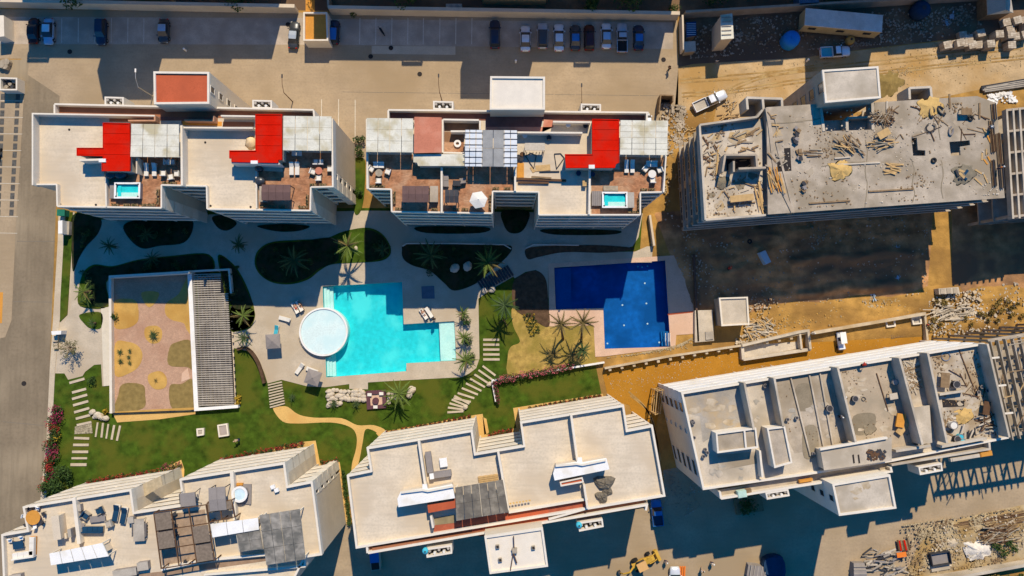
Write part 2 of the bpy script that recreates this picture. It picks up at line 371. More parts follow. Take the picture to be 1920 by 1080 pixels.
ground_sheet('lawn_path', smooth_px([(512, 766), (525, 762), (540, 763), (560, 777), (590, 783), (640, 784), (670, 797), (700, 797), (722, 806), (714, 815), (698, 806), (685, 806), (680, 830), (672, 870), (660, 895), (660, 870), (668, 840), (668, 815), (655, 800), (620, 792), (560, 794), (530, 790)], 4), .05, mPath)
ground_sheet('lawn_path', [(905, 782), (912, 785), (917, 812), (908, 815)], .06, mPath)
ground_sheet('foundation_bed', [(148, 924), (170, 905), (300, 882), (340, 862), (346, 880), (345, 900), (200, 925)], .06, mPath)
ground_sheet('foundation_bed', [(420, 865), (570, 828), (592, 826), (600, 868), (637, 866), (655, 980), (645, 985), (628, 880), (590, 880), (580, 850), (440, 880)], .06, mPath)
ground_sheet('foundation_bed', [(705, 812), (890, 778), (905, 776), (912, 815), (968, 802), (962, 765), (1130, 738), (1132, 746), (980, 790), (985, 830), (880, 830), (720, 830)], .06, mPath)
ground_sheet('bed_or_lawn_shade', [(212, 776), (366, 769), (368, 776), (300, 786), (220, 792)], .06, mPath)
# construction ground right
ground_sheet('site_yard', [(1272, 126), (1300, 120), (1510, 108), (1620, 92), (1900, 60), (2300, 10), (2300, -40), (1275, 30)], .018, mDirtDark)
ground_sheet('access_lane', [(1130, 702), (1140, 690), (1390, 645), (1510, 625), (1725, 592), (1735, 640), (1500, 690), (1240, 745), (1230, 800), (1245, 900), (1230, 910), (1180, 760), (1140, 745)], .03, M('ochre_lane', (.40, .185, .022), .95, .1, .4, (.35, .155, .016), .5, .1, .2, 4))
def mound_grid(name, px, z, amp, mat, n=70, m=34, seed=0.0, ridge=None):
    a, b, c, d = (P(x, y, 0) for x, y in px); v = []; f = []
    for j in range(m+1):
        for i in range(n+1):
            s, t = i/n, j/m; q = a.lerp(b, s).lerp(d.lerp(c, s), t)
            e = min(1, 6*min(s, 1-s, t, 1-t)+0.0)
            h = (noise.fractal(Vector((q.x*.12+seed, q.y*.3, seed)), 1.0, 2.0, 5)*.5+.5)*amp
            if ridge: h += ridge(s, t)
            v.append((q.x, q.y, z+max(.005, h)*e-(.02 if e == 0 else 0)))
    for j in range(m):
        for i in range(n):
            k = j*(n+1)+i; f.append((k, k+n+1, k+n+2, k+1))
    o = MB().add(v, [t[::-1] for t in f]).build(name, mat, smooth=True); return tag(o, kind='structure')
def furrows(s, t): return .55*max(0, math.sin(t*23+s*3+noise.noise(Vector((s*6, t*3, 1)))*1.5))**2*(1 if .45 < s < .97 and .35 < t < .97 else .12)
mound_grid('excavated_earth', [(1225, 398), (1752, 372), (1738, 572), (1300, 592)], .014, 1.0, M('turned_earth', (.45, .235, .10), .95, .45, .5, (.22, .125, .065), .6, .16, .9, 1.6), 110, 60, ridge=furrows)
mound_grid('site_bank', [(1402, 560), (1960, 520), (1960, 620), (1404, 650)], .01, .7, mDirt, n=90, seed=9)
mound_grid('excavated_earth', [(1785, 380), (2000, 360), (2000, 555), (1785, 565)], .02, .6, MATS['turned_earth'], seed=12)
mound_grid('site_bank', [(1740, 985), (1990, 930), (1990, 1062), (1690, 1086)], .02, .7, mLot, n=60, seed=17)
mound_grid('site_bank', [(1245, 215), (1345, 195), (1330, 270), (1250, 330)], .02, .5, mDirt, n=36, m=30, seed=3)
# painted stall lines, sunken drains and pavers
for x in (116, 147, 178, 209, 240, 270, 302): tag(MB().sheet(W([(x-.6, 34), (x+.6, 34), (x+.2, 80), (x-1, 80)], 0), .018).build('stall_line', mPaintL), kind='structure')
for x in (675, 705, 735, 765, 794, 825, 855, 885): tag(MB().sheet(W([(x-.6, 34), (x+.6, 34), (x, 83), (x-1.2, 83)], 0), .018).build('stall_line', mPaintL), kind='structure')
for x, y0, y1 in ((603, 186, 222), (635, 186, 236), (666, 187, 262)): tag(MB().sheet(W([(x-.6, y0), (x+.6, y0), (x+.4, y1), (x-.8, y1)], 0), .018).build('stall_line', mPaintL), kind='structure')
tag(MB().sheet(W([(697, 86), (854, 87), (854, 103), (697, 101)], 0), .02).build('pale_slab', mWalk), kind='structure')
mPav = M('paver_infill', (.10, .095, .085), .95, .3, 3.0)
for i in range(15):
    y = 176+i*15.5*(1+.0)
    for x in ((34-(y-176)*.055), (6-(y-176)*.04)):
        tag(MB().sheet(W([(x-4, y), (x+4, y), (x+3.4, y+11.5), (x-4.6, y+11.5)], 0), .036).build('paver_patch', mPav), kind='structure')
for i in range(9):
    y = 188+i*31
    tag(MB().sheet(W([(-30, y), (45-(y-188)*.05, y+1), (45-(y-188)*.05, y+1.8), (-30, y+.8)], 0), .04).build('stall_line', mPaintL), kind='structure')
for x, y in ((131, 97), (695, 106), (733, 90), (1244, 112), (787, 139), (45, 719), (540, 46)):
    tag(MB().cyl((*P(x, y).to_2d(), .02), .42, .02, 10).build('drain_cover', mDark), kind='structure')
for px in ([(50, 320), (105, 320), (105, 321), (50, 321)], [(32, 452), (103, 452), (103, 453), (32, 453)], [(18, 565), (98, 566), (98, 567), (18, 566)], [(5, 790), (90, 798), (90, 799), (5, 791)]):
    tag(MB().sheet(W(px, 0), .024).build('road_joint', M('joint_fill', (.20, .17, .13), .95, .1)), kind='structure')
for k in range(16):
    x0 = 640+k*40 if k < 15 else 0
    if k < 15: tag(MB().sheet(W([(x0, 172+(x0-640)*.012), (x0+38, 172.5+(x0-640)*.012), (x0+38, 173.3+(x0-640)*.012), (x0, 172.8+(x0-640)*.012)], 0), .018).build('road_joint', M('joint_fill', (.2, .17, .13))), kind='structure')
# ---- pools: basin in the ground, water sheet on top
def basin(name, px, depth, wallm, floor):
    q = W(px, 0)
    b = MB(); n = len(q); v = []; f = []
    for p in q: v += [(p.x, p.y, .05), (p.x, p.y, -depth)]
    for i in range(n): j = (i+1) % n; f.append((2*i, 2*i+1, 2*j+1, 2*j))
    b.add(v, f); b.sheet(q, -depth)
    return tag(b.build(name, floor), kind='structure')
basin('swimming_pool', pool1, 1.3, mPool, mPool)
tag(MB().prism(W([(823, 604.6), (851.6, 602.8), (855, 675.6), (826, 677)], 0), -1.299, -.28).build('pool_shelf', mPoolW), kind='structure')
for k, (xa, z) in enumerate(((622, -.9), (616, -.6), (611, -.35))):
    tag(MB().prism(W([(606, 538+k*.4), (xa, 537.5+k*.4), (xa+6, 706-k*.4), (612.6, 706.8-k*.4)], 0), -1.29+k*.01, z).build('pool_step', mPoolW), kind='structure')
tag(MB().sheet(W(pool1, 0), -.04).build('pool_water', mWater), kind='structure')
c = P(608.5, 622); r = 45/11.0
tag(MB().cyl((c.x, c.y, -1.28), r-.02, 1.75, 56).build('wading_pool_floor', mPoolW), kind='structure')
t = thing('wading_pool', 'round white raised wading pool overlapping the turquoise pool', 'wading pool', (c.x, c.y, 0))
MB().ring((c.x, c.y), r-.28, r, .40, .78, 64).build('rim', mWhite, t)
MB().ring((c.x, c.y), r-.27, r-.015, -1.2, .41, 64).build('wall', mPoolW, t)
MB().cyl((c.x, c.y, .47), r-.3, .16, 56).build('water_surface', M('wading_water', (.66, .80, .78), .15, .07, .5, (.56, .74, .74), .5, .35, .2, 1.5, spec=.5), t)
for k in range(14):
    a = R(192+k*7); 
    tag(MB().box((c.x+(r+.16)*math.cos(a), c.y+(r+.16)*math.sin(a), .25), (.18, .42, .4), a).build('stone', mRock, t))
basin('blue_pool', pool2, 1.5, mPoolB, mPoolB)
tag(MB().prism(W([(1040, 503), (1071, 501), (1072, 578.6), (1043, 579.4)], 0), -1.49, -.6).build('pool_shelf', mPoolB2), kind='structure')
for k in range(3):
    tag(MB().prism(W([(1241+k*4, 622), (1257, 621), (1257, 649), (1243+k*4, 649.6)], 0), -1.48+.01*k, -1.0+.3*k).build('pool_step', mPoolB2), kind='structure')
tag(MB().sheet(W(pool2, 0), -.05).build('pool_water', mWaterB), kind='structure')
t = thing('pool_ladder', 'white pool handrails at the corner of the blue pool', 'handrail', P(1254, 636))
for dx in (-4, 1, 4): MB().tube([P(1252+dx, 625, .05), P(1252+dx, 627, .9), P(1252+dx, 640, .8), P(1253+dx, 648, .05)], .06).build('rail', mWhite, t)
for i, (x, y) in enumerate(((1209, 531), (1167, 572), (1212, 569), (1170, 610), (1214, 607), (1139, 644), (1236, 642), (1243, 642), (1196, 500), (1204, 501), (1214, 499))):
    q = P(x, y, -1.45); tag(MB().cyl((q.x, q.y, -1.5), .15, .06, 10).build('pool_light', mWhite, None), kind='structure')
# slabs set in the lawn as steps, every one its own
def slab_steps(name, items, mat, z=.14):
    for i, (x0, y0, x1, y1, th) in enumerate(items):
        a, b = P(x0, y0).to_2d(), P(x1, y1).to_2d()
        tag(MB().wall([a, b], -.02, z+jit(), th/11.0).build(name, mat), kind='structure')
slab_steps('stepping_slab', [(131, 724-6, 159, 716-6, 4.5), (136, 736, 162, 729, 4.5), (136, 748, 164, 740, 4.5), (138, 760, 166, 752, 4.5), (140, 773, 168, 765, 4.5), (143, 785, 170, 778, 4.5), (145, 797, 172, 791, 4), (140, 821, 168, 822, 4.2), (138, 834, 167, 834, 4.5), (136, 847, 166, 847, 4.5), (135, 859, 164, 859, 3.5), (133, 871, 163, 871, 5), (184, 792, 180, 819, 3), (194, 793, 191, 820, 3.6), (204, 795, 200, 822, 3), (215, 797, 210, 824, 3.8), (226, 798, 220, 826, 3.8)], mWalk)
slab_steps('stair_tread', [(503+i*.5, 722+i*5.2, 529+i*.7, 716+i*5.0, 2.6) for i in range(9)], mWalk, .22)
slab_steps('stepping_slab', [(906, 637+k*9.2, 936+k*.2, 637+k*9.2, 4.2) for k in range(5)], mWalk)
arc = [(905+i*-7.8, 686+i*7.5+(i*i)*.16, 929-i*6.6, 704+i*7.4-(i*i)*.05) for i in range(8)]
arc += [(852, 742, 880, 757), (847, 749, 876, 761), (843, 756, 873, 764.5), (840, 764, 871, 768), (839, 773, 869, 771)]
slab_steps('stepping_slab', [(a, b, c2, d, 3.6) for a, b, c2, d in arc], mWalk)
ground_sheet('pebble_bed', [(141, 800), (172, 791), (174, 812), (140, 814)], .08, M('pebbles', (.32, .27, .18), .95, .5, 4, bump=.9))
# tyre tracks pressed into the dusty lanes
mTrack = M('compacted_track', (.33, .20, .07), .95, .2, 1.5, (.42, .29, .13), .6, .5)
for i, px in enumerate(([(1276, 150), (1400, 140), (1520, 128), (1680, 110), (1920, 85)], [(1276, 176), (1380, 168), (1500, 150), (1690, 128), (1920, 104)], [(1300, 205), (1330, 190), (1380, 160), (1450, 135), (1560, 118)], [(1140, 712), (1250, 690), (1400, 668), (1560, 645), (1725, 610)], [(1150, 728), (1250, 708), (1400, 690), (1530, 664), (1725, 622)], [(1180, 735), (1215, 770), (1232, 830), (1238, 890)], [(1420, 628), (1520, 606), (1640, 585), (1740, 566), (1850, 560)], [(1430, 640), (1530, 615), (1650, 592), (1745, 574)])):
    for dx in (0, 6):
        q = W(smooth_px([(x+dx*.3+random.uniform(-2, 2), y+dx+random.uniform(-1.5, 1.5)) for x, y in px], 5, False), 0)
        tag(MB().wall(q, .03, .036+.001*i, .28).build('tyre_track', mTrack), kind='structure') if i not in (3, 4, 6, 7) else None
# ---------------------------------------------------------------- buildings
HT, HP, HQ, HTW = 15.3, 16.0, 17.7, 18.9       # terrace floor, parapet top, roof-top rooms, stair tower
NF = 5; FH = HT/NF
def window_on(t, a, b, s, z, wd, ht, frame=mTrim, sill=False):
    """a real window proud of the wall from a to b (world xy): frame ring + glass child"""
    a, b = Vector(a), Vector(b); L = (b-a).length; d = (b-a)/L; n = Vector((d.y, -d.x)); c = a+d*L*s
    rz = math.atan2(d.y, d.x); m = MB()
    for k in (-1, 1): m.box((*(c+d*k*(wd/2)+n*.03), z+ht/2), (.09, .12, ht+.09), rz)
    for k in (0, 1): m.box((*(c+n*.03), z+ht*k), (wd-.085, .117, .09), rz)
    f = m.build('window', frame, t)
    MB().box((*(c+n*.012), z+ht/2), (wd-.1, .03, ht-.1), rz).build('pane', mGlass, f)
    return f
def outward(poly, i):
    sg = 1 if area(poly) > 0 else -1; a, b = Vector(poly[i]), Vector(poly[(i+1) % len(poly)])
    return (a, b) if sg > 0 else (b, a)
def block(t, px, hp, balc={}, wall=mWall, band=mBand, ht=HT, parapet=True, roof=mRoof, fins=True, glaze=True, pth=.22, skip=(), solid=True, rail_h=.95, bay=5.2, pcap=None):
    """main body: core wall, one balcony and a row of glass doors per storey on every balcony edge, roof slab, parapet"""
    w0 = W(px, hp); n = len(w0); ds = [balc.get(i, .03+.004*i) for i in range(n)]
    core = inset(w0, ds); m = MB().prism(core, 0, ht-.28)
    m.build('wall', wall, t)
    rp = inset(w0, [.012]*n)
    MB().prism(rp, ht-.3, ht).build('roof', roof, t)
    if parapet:
        p = inset(w0, [pth/2]*n)
        segs = []; cur = []
        if not skip: MB().wall(p, ht-.32, hp, pth, True).build('parapet', pcap or mTrim, t)
        else:
            for i in range(n):
                if i not in skip: MB().wall([p[i], p[(i+1) % n]], ht-.32, hp+jit(), pth).build('parapet', pcap or mTrim, t)
    fh = ht/NF
    for i, dep in balc.items():
        a, b = outward(w0, i); L = (b-a).length; d = (b-a)/L; nrm = Vector((-d.y, d.x))   # inwards
        a2, b2 = a+d*.06, b-d*.06
        for k in range(1, NF):
            z = k*fh
            q = MB().prism([a2+nrm*.02, b2+nrm*.02, b2+nrm*(dep-.01), a2+nrm*(dep-.01)], z-.25, z)
            if solid: q.wall([a2+nrm*.09, b2+nrm*.09], z-.32, z+rail_h+jit(), .16)
            q.build('balcony', band, t)
        nb = max(1, int(round(L/bay)))
        if fins:
            for k in range(nb+1):
                if not solid and k in (0, nb): pass
                s = a2.lerp(b2, k/nb); s = s+d*(.1 if k == 0 else -.1 if k == nb else 0)
                top = ht-.31
                MB().wall([s+nrm*(.2 if 0 < k < nb else .05), s+nrm*(dep+.02)], 0, top, .2).build('fin_wall', band, t)
        if glaze and L > 3:
            for f in range(NF):
                for k in range(nb):
                    s = a2.lerp(b2, (k+.5)/nb)+nrm*dep; wd = L/nb*.72
                    window_on(t, s-d*wd/2-d*.1, s+d*wd/2+d*.1, .5, f*fh+.12, wd, 2.25)
    return w0
def flat(t, name, px, h, th, mat, ref=None):
    return MB().prism(W(px, h if ref is None else ref), h-th, h+jit()*.3).build(name, mat, t)
def walls(t, px, htop, hbot, th, mat, closed=False, name='wall'):
    return MB().wall(W(px, htop), hbot, htop+jit()*.5, th, closed).build(name, mat, t)
def room(t, px, h, rmat, hb=HT, wmat=mWall, th=.2, lip=.0):
    """roof-top room: walls down to the terrace and a roof plate"""
    q = W(px, h); MB().prism(inset(q, [.12]*len(q)), hb-.02, h-th+.01).build('room_wall', wmat, t)
    o = MB().prism(q, h-th, h+jit()*.3).build('room_roof', rmat, t)
    if rmat is mRed:
        MB().wall(inset(q, [.07]*len(q)), h-.05, h+.10, .12, True).build('roof_kerb', mRed, t)
        xs = [p.x for p in q]; ys = [p.y for p in q]; m = MB()
        for i in range(len(q)):
            a = q[i]; b_ = q[i-1]; n_ = 2 if (a-b_).length > 3 else 0
        for u in range(1, int(max(ys)-min(ys))//2+1):
            y0 = max(ys)-u*1.55
            cr = sorted((q[i].x+(y0-q[i].y)*(q[i-1].x-q[i].x)/(q[i-1].y-q[i].y)) for i in range(len(q)) if (q[i].y-y0)*(q[i-1].y-y0) < 0)
            for k in range(0, len(cr)-1, 2): m.box(((cr[k]+cr[k+1])/2, y0, h+.02), (cr[k+1]-cr[k]-.3, .05, .05))
        m.build('roof_seam', mRed, t)
    if lip: MB().wall(inset(q, [.11]*len(q)), h-.05, h+lip, .2, True).build('roof_kerb', mTrim, t)
    return o
def sheet_roof(t, p00, p10, p11, p01, h, n=4, mat=mPanel, th=.10, post=True, rows=1, name='roof_sheet'):
    """shade roof of n sheets side by side on a light frame with posts"""
    a, b, c, d = (P(*q, h).to_2d() for q in (p00, p10, p11, p01))
    for k in range(n):
        s0, s1 = k/n+.006, (k+1)/n-.006
        for r_ in range(rows):
            t0, t1 = r_/rows+.004, (r_+1)/rows-.004
            def B(s, u): return a.lerp(b, s).lerp(d.lerp(c, s), u)
            MB().prism([B(s0, t0), B(s1, t0), B(s1, t1), B(s0, t1)], h-th, h+jit()).build(name, mat, t)
    m = MB()
    for s in (.02, .5, .98): m.wall([a.lerp(b, s), d.lerp(c, s)], h-th-.16, h-th-.012, .12)
    m.build('roof_beam', mTrim, t)
    if post:
        for s in (.03, .97):
            for u in (.05, .95):
                q = a.lerp(b, s).lerp(d.lerp(c, s), u); MB().box((q.x, q.y, (HT+h-th-.16)/2), (.14, .14, h-th-.16-HT)).build('post', mTrim, t)
def tower(t, top, h, roofm, wallm, nwin, edge, lip=.35, frame=mTrim, ww=1.0, wh=1.4):
    q = W(top, h); MB().prism(inset(q, [.03]*4), 0, h-.3).build('tower_wall', wallm, t); MB().prism(inset(q, [.015]*4), h-.31, h-.12).build('tower_roof', roofm, t)
    MB().wall(inset(q, [.16]*4), h-.33, h+lip*.3, .3, True).build('tower_parapet', mTrim if wallm is not mGrey else mGrey2, t)
    for i in edge:
        a, b = outward(inset(q, [.03]*4), i)
        for k in range(nwin): window_on(t, a, b, .5, 1.9+k*FH, ww, wh, frame)
def utility_bay(t, px, h=16.0, tanks=5, n0=0):
    q = W(px, h); e = MB().wall(inset(q, [.12]*4), h-3.0, h, .24, True).build('utility_bay', mTrim, t)
    MB().prism(inset(q, [.2]*4), h-3.0, h-1.2).build('bay_floor', mDark, e)
    a, b, c_, d = q
    for k in range(tanks):
        p = a.lerp(b, (k+.8)/(tanks+.6)).lerp(d.lerp(c_, (k+.8)/(tanks+.6)), .35+.3*(k % 2))
        MB().cyl((p.x, p.y, h-1.2), .27, 1.15, 9, .2).build('gas_tank', mCush if k % 2 else mShade, e)
# ======== building A: white apartment block at upper left
t = thing('apartment_building', 'cream apartment block at upper left with red roof-top rooms and a red roofed stair tower', 'apartment building', P(340, 330), 'apartment buildings round the garden')
block(t, [(60, 214), (624, 222), (625, 318), (626, 351), (584, 352), (583, 396), (387, 393), (386, 350), (304, 348), (304, 391), (106, 388), (105, 347), (61, 347)], HP, {2: 1.3, 3: 1.6, 5: 1.7, 7: 1.5, 9: 1.7}, skip=(0, 2))
# east wing fins beside the recess
walls(t, [(102, 195), (588, 206)], HP+.2, 0, .25, mTrim, name='gallery_wall'); walls(t, [(102, 196), (102, 215)], HP+.2, 0, .25, mTrim, name='gallery_wall'); walls(t, [(588, 207), (589, 220)], HP+.2, 0, .25, mTrim, name='gallery_wall')
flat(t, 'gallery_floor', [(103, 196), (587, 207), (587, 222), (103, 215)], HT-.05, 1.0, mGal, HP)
tower(t, [(288, 134), (393, 135), (393, 195), (289, 196)], HTW, mRust, mWall, 6, (1,))
for px in ([(196, 181), (232, 182), (232, 199), (196, 198)], [(473, 187), (510, 188), (510, 204), (473, 203)]): utility_bay(t, px)
# left unit
HN = 16.7
walls(t, [(61, 347), (61, 213), (290, 217)], HN, HT-.1, .22, mTrim, name='roof_wall')
walls(t, [(290, 217), (290, 226), (240, 226)], HN, HT-.1, .22, M('terracotta_wall', (.5, .26, .15)), name='roof_wall')
walls(t, [(400, 217), (400, 226), (345, 225)], HN, HT-.1, .22, M('terracotta_wall', (.5, .26, .15)), name='roof_wall')
flat(t, 'patio', [(205, 218), (278, 220), (278, 229), (205, 228)], HT+.02, .03, mGal)
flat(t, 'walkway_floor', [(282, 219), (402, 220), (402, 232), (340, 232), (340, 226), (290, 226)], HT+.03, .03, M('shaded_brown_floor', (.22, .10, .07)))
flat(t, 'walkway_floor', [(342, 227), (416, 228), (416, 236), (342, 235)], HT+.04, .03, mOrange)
room(t, [(193, 230), (243.5, 231), (244.5, 277), (244, 321), (191, 321), (191, 305), (197, 300), (193, 300), (193, 293), (144, 292), (144, 277), (193, 277)], HQ, mRed)
walls(t, [(149, 300), (197, 299)], HQ-.2, HT, .3, mTrim, name='roof_wall')
flat(t, 'roof_pad', [(185, 297.5), (198, 297.5), (198, 304), (185, 304)], HQ+.15, .3, mWhite)
sheet_roof(t, (246, 232), (336, 233), (336, 295), (244, 294), HQ, 4, rows=3)
tile = [(199, 333), (258, 326), (258, 290), (340, 290), (340, 346), (302, 349), (302, 390), (200, 388)]
flat(t, 'terrace_tiles', tile, HT+.012, .03, mTile)
walls(t, [(198, 332), (199, 388)], HP+.1, HT, .2, mTrim, name='terrace_wall')
walls(t, [(256, 296), (256, 325)], HQ-.6, HT, .2, mWall, name='terrace_wall')
# second unit
walls(t, [(340, 235), (341, 348)], HQ-.6, HT, .3, mTrim, name='party_wall'); walls(t, [(341, 239), (474, 240)], HN, HT-.1, .22, mTrim, name='roof_wall')
flat(t, 'patio', [(418, 228), (476, 229), (476, 237), (418, 237)], HT+.03, .03, mGal)
walls(t, [(414, 217), (478, 218)], HN, HT, .22, mTrim, name='roof_wall')
room(t, [(479, 214), (529, 214), (529, 300), (522, 300), (522, 306), (434, 304), (434, 297), (430, 297), (430, 282), (479, 282)], HQ, mRed)
walls(t, [(434, 305), (524, 307)], HQ-.1, HT, .25, mTrim, name='roof_wall')
flat(t, 'roof_pad', [(470, 301), (483, 301), (483, 307), (470, 307)], HQ+.2, .3, mWhite)
sheet_roof(t, (531, 217), (622, 218), (622, 283), (530, 282), HQ, 4, rows=3)
flat(t, 'terrace_tiles', [(481, 320), (530, 322), (530, 285), (624, 287), (624, 350), (582, 351), (581, 393), (482, 390)], HT+.012, .03, mTile)
walls(t, [(480, 321), (481, 391)], HP+.1, HT, .2, mTrim, name='terrace_wall')
walls(t, [(622.5, 222), (624, 351)], HP+1.1, HT, .24, mTrim, name='roof_wall')
for k in range(2): flat(t, 'stair_slab', [(444+k*2, 309), (478, 310), (478, 335), (444+k*2, 334)], HT+.01+.004*k, .03, mRoof)
for x, y in ((70, 340), (113, 383), (180, 384), (130, 243), (350, 344), (395, 386), (470, 388), (385, 267)): p = P(x, y, HT); MB().cyl((p.x, p.y, HT), .16, .06, 10).build('roof_drain', mDark, t)
# ======== building B: middle block
t = thing('apartment_building', 'cream apartment block in the middle with a blue-white striped skylight roof and one red roof', 'apartment building', P(965, 330), 'apartment buildings round the garden')
block(t, [(686, 222), (1253, 226), (1246, 361), (1202, 362), (1202, 404), (1009, 404), (1009, 361), (925, 360), (924, 401), (733, 398), (732, 356), (687, 355)], HP, {2: 1.6, 4: 1.7, 6: 1.5, 8: 1.7, 10: 1.6}, skip=(0,))
walls(t, [(728, 206), (1216, 211)], HP+.2, 0, .25, mTrim, name='gallery_wall'); walls(t, [(728, 207), (728, 222)], HP+.2, 0, .25, mTrim, name='gallery_wall'); walls(t, [(1213, 212), (1213, 226)], HP+.2, 0, .25, mTrim, name='gallery_wall')
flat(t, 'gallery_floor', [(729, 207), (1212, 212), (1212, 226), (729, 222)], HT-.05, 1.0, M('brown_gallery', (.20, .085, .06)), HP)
tower(t, [(919, 143), (1022, 144), (1022, 206), (918, 206)], HTW, mTrim, mWall, 5, ())
for px in ([(812, 189), (850, 190), (850, 206), (812, 205)], [(1089, 194), (1127, 195), (1127, 210), (1089, 209)]): utility_bay(t, px)
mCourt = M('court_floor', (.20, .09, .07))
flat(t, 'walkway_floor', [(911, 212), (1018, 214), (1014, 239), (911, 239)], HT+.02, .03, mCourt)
flat(t, 'walkway_floor', [(912, 238), (1038, 238), (1036, 225), (1020, 224), (1016, 248), (912, 247)], HT+.03, .03, mPinkRoof)
sheet_roof(t, (687, 221), (775, 222), (775, 286), (686, 285), HQ, 4, rows=3)
room(t, [(777, 219), (828, 220), (828, 286), (776, 287)], HQ, mPinkRoof)
room(t, [(775, 289), (871, 289), (871, 311), (784, 311), (782, 305), (775, 304)], HQ-.5, mPanel)
flat(t, 'patio', [(831, 224), (898, 225), (898, 246), (831, 246)], HT+.02, .03, M('court_brown', (.24, .13, .07)))
flat(t, 'patio', [(831, 266), (870, 266), (870, 287), (831, 286)], HT+.035, .03, mTile)
flat(t, 'patio', [(831, 247), (870, 247), (870, 266), (831, 266)], HT+.03, .03, M('court_brown', (.24, .13, .07)))
for q in ([(831, 224), (898, 225)], [(845, 246), (872, 246)], [(830, 224), (830, 286)], [(831, 286), (871, 287)], [(900, 226), (900, 243)], [(1037, 228), (1107, 229)], [(970, 248), (1092, 249)]): walls(t, q, HN, HT-.05, .25, mTrim, name='roof_wall')
MB().ring(P(858, 270, HT).to_2d(), .25, .55, HT, HT+.35, 14).build('planter_ring', mWhite, t)
# striped skylight
a, b, c_, d = (P(*q, HQ+.1).to_2d() for q in ((872, 243), (970, 244), (970, 313), (871, 312)))
mSky = M('skylight_blue_white', (.66, .68, .69), .6, .07, 1.2, (.48, .54, .60), .4, .6)
mGl2 = M('grey_skylight_glass', (.27, .27, .26), .45, .2, .8, spec=.3)
cuts = [0, .09, .21, .33, .54, .75, .87, 1]
for k in range(7):
    for r_ in range(2):
        B = lambda s, u: a.lerp(b, s).lerp(d.lerp(c_, s), u)
        s0, s1, u0, u1 = cuts[k]+.006, cuts[k+1]-.006, r_/2+.006, (r_+1)/2-.006
        MB().prism([B(s0, u0), B(s1, u0), B(s1, u1), B(s0, u1)], HQ, HQ+.1+jit()).build('skylight_panel', mGl2 if k in (3, 4) else mSky, t)
        if k not in (3, 4):
            for z in range(3):
                p = B((s0+s1)/2, u0+(u1-u0)*(z+.5)/3); MB().box((p.x, p.y, HQ+.14), (1.1, .1, .06)).build('panel_clip', mBlackG, t)
m = MB()
for s in (.02, .33, .75, .98): m.wall([a.lerp(b, s), d.lerp(c_, s)], HQ-.2, HQ-.02, .12)
m.build('roof_beam', mTrim, t)
for s, u in ((.03, .05), (.97, .05), (.97, .95), (.03, .95)):
    p = a.lerp(b, s).lerp(d.lerp(c_, s), u); MB().box((p.x, p.y, (HT+HQ-.2)/2), (.15, .15, HQ-.2-HT)).build('post', mTrim, t)
room(t, [(1110, 223), (1161, 224), (1161, 305), (1155, 308), (1153, 315), (1061, 315), (1059, 289), (1110, 289)], HQ, mRed)
flat(t, 'roof_pad', [(1104, 309), (1115, 309), (1115, 316), (1104, 316)], HQ+.2, .3, mWhite)
sheet_roof(t, (1163, 225), (1252, 226), (1252, 291), (1162, 290), HQ, 4, rows=6)
flat(t, 'terrace_tiles', [(689, 290), (778, 290), (826, 314), (826, 396), (735, 396), (734, 353), (690, 352)], HT+.012, .03, mTile)
flat(t, 'terrace_tiles', [(831, 312), (963, 314), (963, 358), (922, 358), (922, 398), (831, 397)], HT+.016, .03, mTile)
flat(t, 'terrace_tiles', [(1109, 316), (1162, 318), (1162, 294), (1248, 296), (1243, 359), (1200, 360), (1200, 402), (1109, 401)], HT+.02, .03, mTile)
for q in ([(828, 313), (828, 399)], [(966, 314), (966, 358)], [(1106, 318), (1105, 402)]): walls(t, q, HP+.5, HT, .28, mTrim, name='party_wall')
walls(t, [(1249, 292), (1244, 360)], HP+.4, HT, .2, mTrim, name='roof_wall'); walls(t, [(688, 286), (690, 354)], HP+.4, HT, .2, mTrim, name='roof_wall')
# ======== building D: concrete frame under construction, upper right
t = thing('unfinished_building', 'unfinished grey concrete apartment block at upper right with debris on its bare roof slab', 'building under construction', P(1560, 300), 'unfinished concrete buildings')
rp = [(1312, 234), (1420, 219), (1438, 200), (1530, 194), (1545, 222), (1636, 220), (1640, 192), (1832, 180), (1868, 193), (1884, 371), (1490, 399), (1322, 412)]
w0 = W(rp, HP); n = len(w0)
MB().prism(inset(w0, [.5, .6, .6, .5, .4, .4, .4, .5, .5, 1.7, 1.7, .5]), 0, HT-.95).build('wall', mBlock, t)
for k in range(1, NF):
    MB().prism(inset(w0, [.1+jit()]*n), k*FH-.3, k*FH).build('floor_slab', mGrey, t)
MB().prism(W([(1312, 234), (1420, 219), (1436, 219), (1436, 403), (1322, 412)], HP), HT-.9, HT-.6).build('roof_slab', mGrey2, t)
MB().prism(W([(1437, 201), (1530, 195), (1545, 222), (1545, 246), (1637, 243), (1636, 220), (1640, 192), (1832, 180), (1868, 193), (1884, 371), (1490, 398.5), (1440, 402)], HP), HP-.3, HP, [W(q, HP) for q in ([(1709, 259), (1719, 258), (1721, 281), (1735, 282), (1735, 292), (1712, 292)], [(1780, 266), (1818, 263), (1819, 272), (1800, 275), (1801, 291), (1783, 292)])]).build('roof_slab', mGrey, t)
MB().prism(W([(1700, 250), (1830, 250), (1830, 300), (1700, 300)], HP), HT-1.2, HT-1.0).build('shaft_floor', mDark, t)
for q in ([(1312, 234), (1420, 219)], [(1312, 234), (1323, 412)], [(1323, 412), (1436, 403)], [(1420, 219), (1430, 206)]): walls(t, q, HP, HT-.9, .3, mGrey2, name='parapet')
walls(t, [(1438, 202), (1444, 240), (1454, 330), (1487, 398)], HP+.15, HT-.8, .5, mBlock, name='edge_wall')
walls(t, [(1456, 268), (1489, 399)], HP+.12, HT-.9, .3, mGrey, name='edge_wall')
